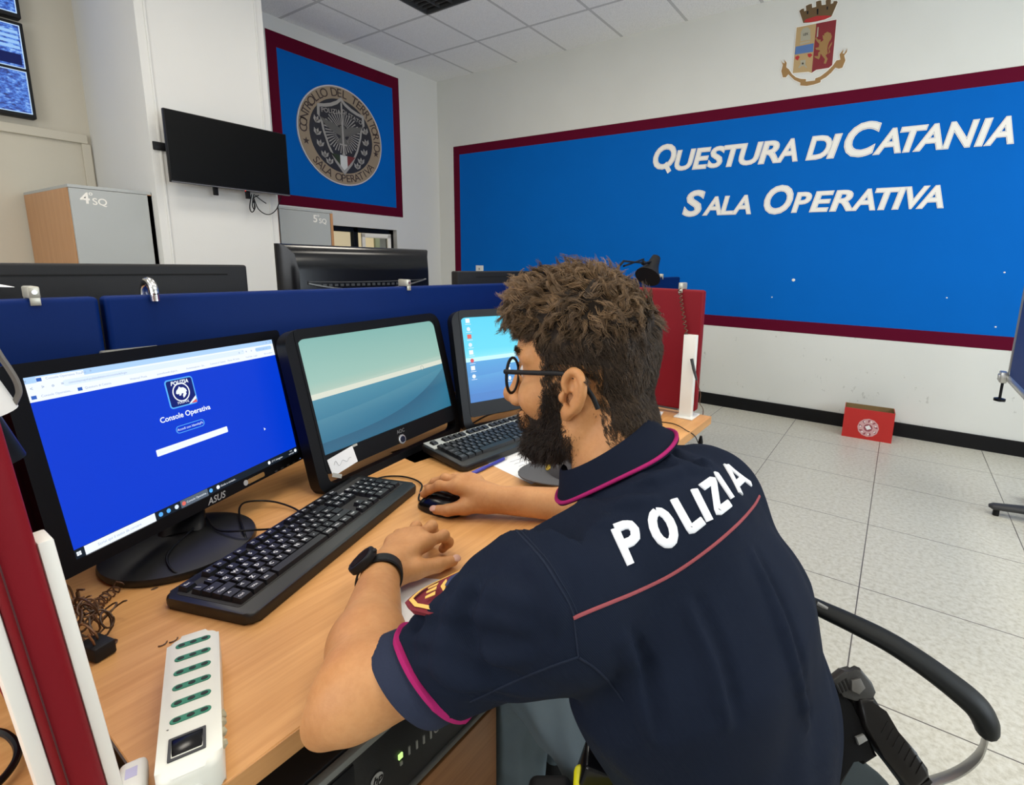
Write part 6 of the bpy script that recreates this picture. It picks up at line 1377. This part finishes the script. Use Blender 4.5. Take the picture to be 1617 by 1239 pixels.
# ---- hair and beard: a dark underlayer and many tapered strands
hairc=SDF()
hairc.ell(H(-0.003,0,0.058),(0.0995,0.0810,0.0870),HB,0.02)
hairc.ell(H(0.030,0,0.114),(0.062,0.060,0.034),HB,0.03).ell(H(0.074,0.004,0.098),(0.028,0.050,0.022),HB,0.03)
hairc.ell(H(-0.032,0,0.005),(0.060,0.067,0.068),HB,0.03)
for s in (1,-1): hairc.cone(H(0.026,s*0.067,0.05),H(0.028,s*0.066,-0.005),0.009,0.006,0.015)
hn=lambda P: 0.0035*np.sin(95*P[:,0]+4*np.sin(60*P[:,2]))*np.sin(105*P[:,1]+3*np.sin(70*P[:,0]))*np.clip((P[:,2]-1.09)/0.05,0,1)
hairc.disp=hn
def loc(P): return (P-HC)@HB
def hair_region(q):
    """positive where hair grows (head coordinates)"""
    x,y,z=q[:,0],q[:,1],q[:,2]; ay=np.abs(y)
    front=z-(0.078+0.0*x)                                     # hairline over the forehead
    jit=0.003*np.sin(300*z+np.sin(170*x)*3)
    side=np.minimum(z-0.028,0.037+0.42*(z-0.03)-x+jit)
    back=np.minimum(-0.032-x-0.30*np.maximum(-z,0),z+0.078+0.10*(x+0.03))
    burn=np.minimum(np.minimum(0.041-x+jit,x-0.020),np.minimum(z+0.035,ay-0.055))
    return np.maximum.reduce([front,side,back,burn])
_hc=hairc.__class__.__call__
class Hair(SDF):
    def __call__(s,P,cull=None): q=loc(P); rr_=hair_region(q); bd=np.where(np.abs(q[:,1])<0.0772,_sc(body,P,cull)-0.0014*np.clip(rr_/0.02,0,1),1.0); return np.maximum(np.minimum(_hc(s,P,cull),bd),-(hair_region(q)-0.009*np.clip((0.075-q[:,2])/0.03,0,1))*0.7)
hairc.__class__=Hair
mh_=mat('hair_under',(0.016,0.010,0.006),0.7,spec=0.2)
hg=hairc.mesh(0.0032)
def hair_mat(name,ca,cb):
    m=mat(name,ca,0.45,spec=0.4); N,L=nt(m); b=N['Principled BSDF']; at_=N.new('ShaderNodeAttribute'); at_.attribute_name='tint'
    L.new(mixc(N,L,at_.outputs['Fac'],ca,cb),b.inputs['Base Color']); return m
def strands(roots,dirs,normals,lens,rad,curl,wob,droop,tints,segs=6,ph=None):
    n=len(roots); P=[roots.copy()]; d=dirs.copy(); ph=rng.uniform(0,2*PI,n) if ph is None else ph; ax=np.cross(dirs,normals); ax/=np.maximum(np.linalg.norm(ax,axis=1,keepdims=True),1e-6)
    for k in range(segs):
        st=(lens/segs)[:,None]
        sw=np.sin(ph+k*1.35)[:,None]*ax*curl+np.cos(ph+k*1.35)[:,None]*normals*curl*0.8
        dd=d+sw+rng.normal(0,wob,(n,3))+V3([0,0,-droop*(k/segs)]); dd/=np.linalg.norm(dd,axis=1,keepdims=True)
        P.append(P[-1]+dd*st)
    P=np.stack(P,1); T=np.gradient(P,axis=1); T/=np.maximum(np.linalg.norm(T,axis=2,keepdims=True),1e-9)
    u=np.cross(T,normals[:,None,:]); u/=np.maximum(np.linalg.norm(u,axis=2,keepdims=True),1e-9); w=np.cross(T,u)
    r=rad*np.linspace(1,0.25,segs+1)[None,:,None]*np.ones((n,1,1))
    V=np.stack([P+r*(math.cos(a)*u+math.sin(a)*w) for a in (0,2*PI/3,4*PI/3)],2).reshape(-1,3)
    m=segs+1; base=np.arange(n)[:,None]*m*3; Fs=[]
    for k in range(segs):
        for j in range(3):
            j2=(j+1)%3; Fs.append(np.concatenate([base+k*3+j,base+k*3+j2,base+(k+1)*3+j2,base+(k+1)*3+j],1))
    Fs=np.concatenate(Fs).tolist()
    return (V,[tuple(q) for q in Fs]),np.repeat(tints,m*3)
def sample(g,sd,n,mask):
    v,f=g; F_=np.array(f); c=v[F_].mean(1); ok=mask(c); F_=F_[ok]
    a=np.linalg.norm(np.cross(v[F_[:,1]]-v[F_[:,0]],v[F_[:,3]]-v[F_[:,0]]),axis=1); i=rng.choice(len(F_),n,p=a/a.sum())
    s_,t_=rng.uniform(0,1,(2,n,1)); q=F_[i]; P=(v[q[:,0]]*(1-s_)+v[q[:,1]]*s_)*(1-t_)+(v[q[:,3]]*(1-s_)+v[q[:,2]]*s_)*t_
    return P,sd.grad(P,0.004)
def hair_obj(name,under,groups,mu,ms,label):
    gs=[g for g,_ in groups]; allg=join(under,*gs); mi=[0]*len(under[1])+[1]*sum(len(g[1]) for g in gs)
    o=obj(name,mw_(allg),None,man,180,[mu,ms],mi,label)
    a=o.data.attributes.new('tint','FLOAT','POINT'); a.data.foreach_set('value',np.concatenate([np.zeros(len(under[0]))]+[t for _,t in groups]).astype(np.float32)); return o
P,Nn=sample(hg,hairc,24000,lambda c: hair_region(loc(c))>0.001)
bm_=body.mesh(0.004,H(0,0,0.0)-0.15,H(0,0,0.03)+0.15); P1,N1=sample(bm_,body,13000,lambda c: (lambda qq: (hair_region(qq)>-0.0035)&((hair_region(qq)<0.014)|(qq[:,2]<0.030))&(qq[:,2]<0.10)&~((np.abs(qq[:,0]-0.015)<0.035)&(np.abs(qq[:,2])<0.036)&(np.abs(qq[:,1])>0.0765)))(loc(c)))
P=np.concatenate([P,P1]); Nn=np.concatenate([Nn,N1])
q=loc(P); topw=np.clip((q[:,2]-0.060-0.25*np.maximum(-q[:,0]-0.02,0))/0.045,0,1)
side_dir=HB@V3([-0.45,0,-0.80])
NC=2600; ci=rng.choice(len(P),NC,replace=False); cl=np.concatenate([np.argmin(((P[a:a+2000,None,:]-P[ci][None])**2).sum(2),1) for a in range(0,len(P),2000)])      # locks of hair
def tang(D_,N_,lift): D_=D_-N_*np.sum(D_*N_,1,keepdims=True); D_/=np.maximum(np.linalg.norm(D_,axis=1,keepdims=True),1e-6); return D_+N_*lift
gP,gN,gt=P[ci],Nn[ci],topw[ci]; gq=q[ci]; SG=7
big=rng.choice(NC,170,replace=False); bl=np.argmin(((gP[:,None,:]-gP[big][None])**2).sum(2),1); rd=rng.normal(0,1,(170,3))[bl]+0.45*rng.normal(0,1,(NC,3)); fw=HB@V3([0.75,0.20,0.0])
gd=tang((1-gt)[:,None]*(side_dir+0.18*rd)+gt[:,None]*(0.75*rd+fw),gN,(0.28+0.50*gt)[:,None]); gd/=np.linalg.norm(gd,axis=1,keepdims=True)
gl=(0.012+0.025*gt*rng.uniform(0.8,1.2,NC))*np.clip((gq[:,2]+0.085)/0.05,0.4,1); ph=rng.uniform(0,2*PI,NC); sp=rng.choice([-1,1],NC)*rng.uniform(0.8,1.4,NC)
G_=[gP.copy()]; ax=np.cross(gd,gN)
for k in range(SG):
    cu=(0.15+0.75*gt)[:,None]; dd=gd+cu*(np.sin(ph+k*sp)[:,None]*ax+np.cos(ph+k*sp)[:,None]*gN*0.7); dd=dd-gN*np.clip(0.55*gt*(k/SG),0,1)[:,None]*0.9; dd/=np.linalg.norm(dd,axis=1,keepdims=True); G_.append(G_[-1]+dd*(gl/SG)[:,None])
G_=np.stack(G_,1); n_=len(P); ks=np.arange(SG+1)/SG
conv=(0.02+0.62*topw)[:,None,None]*ks[None,:,None]
ls=rng.uniform(0.75,1.15,n_)[:,None,None]
Pa=P[:,None,:]-Nn[:,None,:]*0.001+(G_[cl]-G_[cl][:,:1])*ls-(P-gP[cl])[:,None,:]*conv+rng.normal(0,0.0007,(n_,SG+1,3))*ks[None,:,None]
ct=(0.6*rng.beta(1.1,2.2,NC)+0.4*rng.beta(1.0,2.0,170)[bl])[cl]
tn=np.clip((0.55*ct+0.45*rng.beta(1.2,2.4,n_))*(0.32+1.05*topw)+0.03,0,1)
def tubes(P_,N_,rad,tints):
    n,m=P_.shape[:2]; T=np.gradient(P_,axis=1); T/=np.maximum(np.linalg.norm(T,axis=2,keepdims=True),1e-9)
    u=np.cross(T,N_[:,None,:]); u/=np.maximum(np.linalg.norm(u,axis=2,keepdims=True),1e-9); w=np.cross(T,u); r=rad*np.linspace(1,0.25,m)[None,:,None]
    V=np.stack([P_+r*(math.cos(a)*u+math.sin(a)*w) for a in (0,2*PI/3,4*PI/3)],2).reshape(-1,3); base=np.arange(n)[:,None]*m*3
    Fs=np.concatenate([np.concatenate([base+k*3+j,base+k*3+(j+1)%3,base+(k+1)*3+(j+1)%3,base+(k+1)*3+j],1) for k in range(m-1) for j in range(3)]).tolist()
    return (V,[tuple(f) for f in Fs]),np.repeat(tints,m*3)
hs=tubes(Pa,Nn,0.00048,tn)
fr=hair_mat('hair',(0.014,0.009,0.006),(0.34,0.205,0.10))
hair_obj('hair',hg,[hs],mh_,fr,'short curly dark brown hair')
# beard and moustache
def beard_region(q):
    x,y,z=q[:,0],q[:,1],q[:,2]; ay=np.abs(y)
    jit=0.003*np.sin(260*x+np.sin(190*z)*3)+0.002*np.sin(410*z+130*x)
    zb=np.interp(x,[-0.02,0.012,0.021,0.041,0.048,0.060,0.072,0.085,0.11],[-0.075,-0.052,0.010,0.000,-0.040,-0.053,-0.052,-0.044,-0.044])
    low=np.minimum(np.minimum(zb+jit-z,x-0.002-0.25*np.maximum(-z-0.06,0)),z+0.135)
    jaw=low; cheek=low; mous=low
    lips=np.minimum(np.minimum(x-0.085,z+0.066),np.minimum(-0.050-z,0.018-ay))
    return np.minimum(np.maximum.reduce([jaw,cheek,mous]),-lips)
bd_=SDF(); bd_.p=[p_ for p_ in body.p]
class Beard(SDF):
    def __call__(s,P,cull=None):
        q=loc(P); r=beard_region(q); th=np.clip(r/0.03,0,1); th=th*(0.0030+0.007*np.clip((-0.060-q[:,2])/0.04,0,1))
        return np.maximum(_sc(s,P,cull)-th,-(r-0.010)*0.6)
bd_.__class__=Beard; bd_.disp=lambda P: 0.002*np.sin(120*P[:,0]+3*np.sin(80*P[:,2]))*np.sin(110*P[:,1]+90*P[:,2])
bg=bd_.mesh(0.0030,H(0.04,0,-0.06)-0.14,H(0.04,0,-0.06)+0.14)
P,Nn=sample(bg,bd_,9000,lambda c: beard_region(loc(c))>0.0006)
q=loc(P); dn=HB@V3([0.12,0,-0.75]); D=tang(np.repeat(dn[None],len(P),0),Nn,0.75)+rng.normal(0,0.35,P.shape); D/=np.linalg.norm(D,axis=1,keepdims=True)
ln=(0.0055+0.0085*np.clip((-0.03-q[:,2])/0.06,0,1))*rng.uniform(0.6,1.3,len(P))
hs=strands(P-Nn*0.001,D,Nn,ln,0.00045,0.40,0.12,0.25,np.clip(rng.beta(1.2,4,len(P)),0,1),5)
# sparse stubble along the upper cheek and on the nape
Pb,Nb_=sample(obj_g:=body.mesh(0.004,H(0,0,-0.01)-0.15,H(0,0,-0.01)+0.15),body,5200,lambda c: (lambda qq: ((beard_region(qq)>-0.016)&(qq[:,2]<0.02)&(qq[:,0]<0.105))|((hair_region(qq)>-0.022)&(qq[:,0]<0.012)&(qq[:,2]<0.06)&(np.abs(qq[:,1])<0.074)))(loc(c)))
qb=loc(Pb); Db=0.4*Nb_+HB@V3([-0.05,0,-0.8])+rng.normal(0,0.3,Pb.shape); Db/=np.linalg.norm(Db,axis=1,keepdims=True)
Pc,Nc_=sample(obj_g,body,6500,lambda c: (lambda qq: (beard_region(qq)>-0.0045)&(beard_region(qq)<0.014)&(qq[:,0]<0.11))(loc(c)))
qc=loc(Pc); Dc=0.55*Nc_+HB@V3([0.02,0,-0.75])+rng.normal(0,0.32,Pc.shape); Dc/=np.linalg.norm(Dc,axis=1,keepdims=True)
hs3=strands(Pc-Nc_*0.0008,Dc,Nc_,0.0075*rng.uniform(0.6,1.2,len(Pc)),0.00042,0.35,0.1,0.2,np.clip(rng.beta(1.2,3,len(Pc)),0,1),4)
hs2=strands(Pb-Nb_*0.0008,Db,Nb_,0.0055*rng.uniform(0.5,1.2,len(Pb)),0.00028,0.25,0.1,0.1,np.clip(rng.beta(1.3,3,len(Pb)),0,1),3)
hair_obj('beard',bg,[hs,hs2,hs3],mat('beard_under',(0.010,0.0065,0.0045),0.75,spec=0.15),hair_mat('beard_hair',(0.008,0.005,0.0035),(0.10,0.055,0.028)),'full dark beard and moustache')
P,Nn=None,None
for s in (1,-1):
    pts=[]; 
    rts=np.array([H(0.088-0.016*k,s*(0.014+0.040*k),0.046-0.002*abs(k-0.4)) for k in np.linspace(0,1,160)])+rng.normal(0,0.0016,(160,3)); rts=body.project(rts,4); nn=body.grad(rts,0.003)
    dd=nn*0.5+(HB@V3([-0.35,s*0.8,0.1])); dd/=np.linalg.norm(dd,axis=1,keepdims=True)
    g,tt=strands(rts-nn*0.0005,dd,nn,np.full(160,0.009),0.0004,0.15,0.05,0.0,rng.uniform(0,0.3,160),4)
    o=obj('eyebrow',mw_(g),fr,man,180); a=o.data.attributes.new('tint','FLOAT','POINT'); a.data.foreach_set('value',tt.astype(np.float32))

# ---- pistol in its holster on the right hip
def onp(x,y,p0,n): d=ray(x,y); return CAM+d*((np.asarray(p0)-CAM)@n/(d@n))
gp=at(1385,1135,0.72); gn=nrm([0.42,-0.72,0.50])
gx=nrm(np.cross([0,0,1.0],gn)); gy=np.cross(gn,gx); GB=np.array(basis(gx,gy,gn,(0,0,0)))
t=thing('holstered_pistol','black pistol in an open holster on the man\'s right hip','pistol',gp)
def gpoly(px,z0,z1,b=0.003):
    P=[(onp(x,y,gp,gn)-gp) for x,y in px]; return xf(prism([(p@gx,p@gy) for p in P],z0,z1,b,2),GB)
mgun=mat('gun_black',(0.007,0.006,0.0055),0.32,spec=0.3); mgs=mat('gun_slide',(0.045,0.044,0.042),0.4,metal=0.3); mhol=mat('holster_black',(0.004,0.004,0.0045),0.6,spec=0.15)
obj('grip',gpoly([(1348,1098),(1374,1096),(1386,1122),(1410,1150),(1438,1182),(1458,1208),(1460,1222),(1441,1240),(1424,1238),(1388,1190),(1356,1142)],-0.014,0.014,0.006),mgun,t,50,label='black ribbed pistol grip')
for k in range(7): obj('grip_rib',gpoly([(1391+9*k,1135+10.5*k),(1393+9*k,1133+10.5*k),(1384+9*k,1152+10.5*k),(1382+9*k,1152+10.5*k)],0.0125,0.0150,0.0004),mgun,t,30)
obj('slide',gpoly([(1308,1072),(1328,1056),(1346,1059),(1353,1052),(1372,1075),(1378,1090),(1372,1103),(1345,1104),(1326,1098)],-0.012,0.012,0.004),mgs,t,40,label='dark metal rear of the slide')
obj('hammer',gpoly([(1336,1070),(1350,1066),(1358,1082),(1348,1092),(1336,1086)],0.010,0.017,0.002),mat('gun_metal',(0.16,0.155,0.145),0.35,metal=0.6),t,40,label='grey hammer')
for k in range(4): obj('slide_serration',gpoly([(1312+5*k,1078-3*k),(1315+5*k,1076-3*k),(1322+5*k,1090-2*k),(1319+5*k,1092-2*k)],0.0115,0.0130,0.0003),mgun,t,0)
obj('magazine_base',gpoly([(1424,1238),(1441,1240),(1460,1222),(1466,1230),(1448,1250),(1428,1246)],-0.011,0.011,0.002),mgun,t,40)
obj('holster',gpoly([(1300,1080),(1322,1090),(1346,1104),(1352,1142),(1384,1192),(1362,1206),(1342,1190),(1320,1250),(1300,1250)],-0.022,0.006,0.005),mhol,t,40,label='black holster body')
obj('holster_clip',gpoly([(1346,1160),(1358,1155),(1364,1164),(1350,1172)],0.004,0.012,0.001),M['greyplastic'],t,30)
# ---- his chair
t=thing('office_chair','office chair under the man with looped black armrests on steel strips','chair',(-0.12,0.655,0.0))
def ch(g): return mv(g,(0.12,-0.655,0))
mseat=mat('seat_cloth',(0.018,0.028,0.030),0.85,bump=0.3,bscale=700)
obj('seat',ch(mv(prism(rrect(0.46,0.46,0.07,6),0.36,0.43,0.025,4),(-0.13,0.655,0))),mseat,t,60)
obj('seat_pan',ch(mv(prism(rrect(0.40,0.40,0.06,5),0.335,0.362,0.006,2),(-0.13,0.655,0))),M['black'],t)
obj('gas_lift',ch(join(cyl((-0.13,0.655,0.06),(-0.13,0.655,0.24),0.028,18),cyl((-0.13,0.655,0.2),(-0.13,0.655,0.34),0.018,18))),M['black'],t)
for k in range(5):
    a=2*PI*k/5+0.3; d=V3([math.cos(a),math.sin(a),0]); c=V3([-0.13,0.655,0])
    lg=obj('base_leg',ch(tube([c+d*0.02+V3([0,0,0.10]),c+d*0.16+V3([0,0,0.09]),c+d*0.30+V3([0,0,0.068])],[0.026,0.022,0.016],10)),M['black'],t,60)
    s_=V3([-d[1],d[0],0]); obj('castor',ch(join(cyl(c+d*0.30+s_*0.012+V3([0,0,0.026]),c+d*0.30+s_*0.026+V3([0,0,0.026]),0.026,16),cyl(c+d*0.30-s_*0.026+V3([0,0,0.026]),c+d*0.30-s_*0.012+V3([0,0,0.026]),0.026,16),cyl(c+d*0.30+V3([0,0,0.026]),c+d*0.30+V3([0,0,0.075]),0.007,10),cyl(c+d*0.30-s_*0.02+V3([0,0,0.026]),c+d*0.30+s_*0.02+V3([0,0,0.026]),0.006,8))),M['black'],lg)
padc=[ony(x,y,0.895) for x,y in ((1262,944),(1290,958),(1340,981),(1400,1011),(1455,1046),(1505,1083),(1540,1113),(1556,1138),(1557,1152))]
pad=smooth_path(padc,5); m_=len(pad); rr=list(np.interp(np.linspace(0,1,m_),[0,0.06,0.3,0.6,0.85,0.97,1],[0.008,0.012,0.0145,0.017,0.020,0.019,0.012]))
strip=[ony(1556,1140,0.895),ony(1556,1165,0.890),ony(1543,1195,0.885),ony(1505,1222,0.875),ony(1440,1241,0.855),ony(1380,1252,0.83)]; strip.append(V3([-0.10,0.80,0.345]))
for s_ in (1,-1):
    mir=lambda p: p if s_==1 else V3([p[0],2*0.655-p[1],p[2]])
    obj('armrest_pad',ch(tube([mir(p) for p in pad],rr,14,flat=(0.85,1.45))),mat('armrest_black_%d'%s_,(0.007,0.008,0.008),0.5,spec=0.2,bump=0.05,bscale=300),t,70,label='black padded armrest')
    obj('armrest_strip',ch(tube([mir(p) for p in smooth_path(strip,6)],0.0115,10,flat=(0.28,1.3),up=[0.35,0,0.94] if False else None)),mat('strip_steel_%d'%s_,(0.42,0.42,0.40),0.3,metal=0.8),t,60,label='bent steel strip')
    fr_=[padc[0],padc[0]+V3([-0.06,0,-0.01]),padc[0]+V3([-0.12,-0.005,-0.07]),padc[0]+V3([-0.13,-0.02,-0.2]),V3([-0.22,0.83,0.36]),V3([-0.20,0.79,0.345])]
    obj('armrest_strip',ch(tube([mir(p) for p in smooth_path(fr_,6)],0.0115,10,flat=(0.28,1.3))),M['steel'],t,60)
pw_=padc[1]+V3([0,-0.006,0.010]); obj('screw_hole',ch(tube([pw_,pw_+V3([0.016,0,-0.004])],0.004,8)),M['greyplastic'],t)
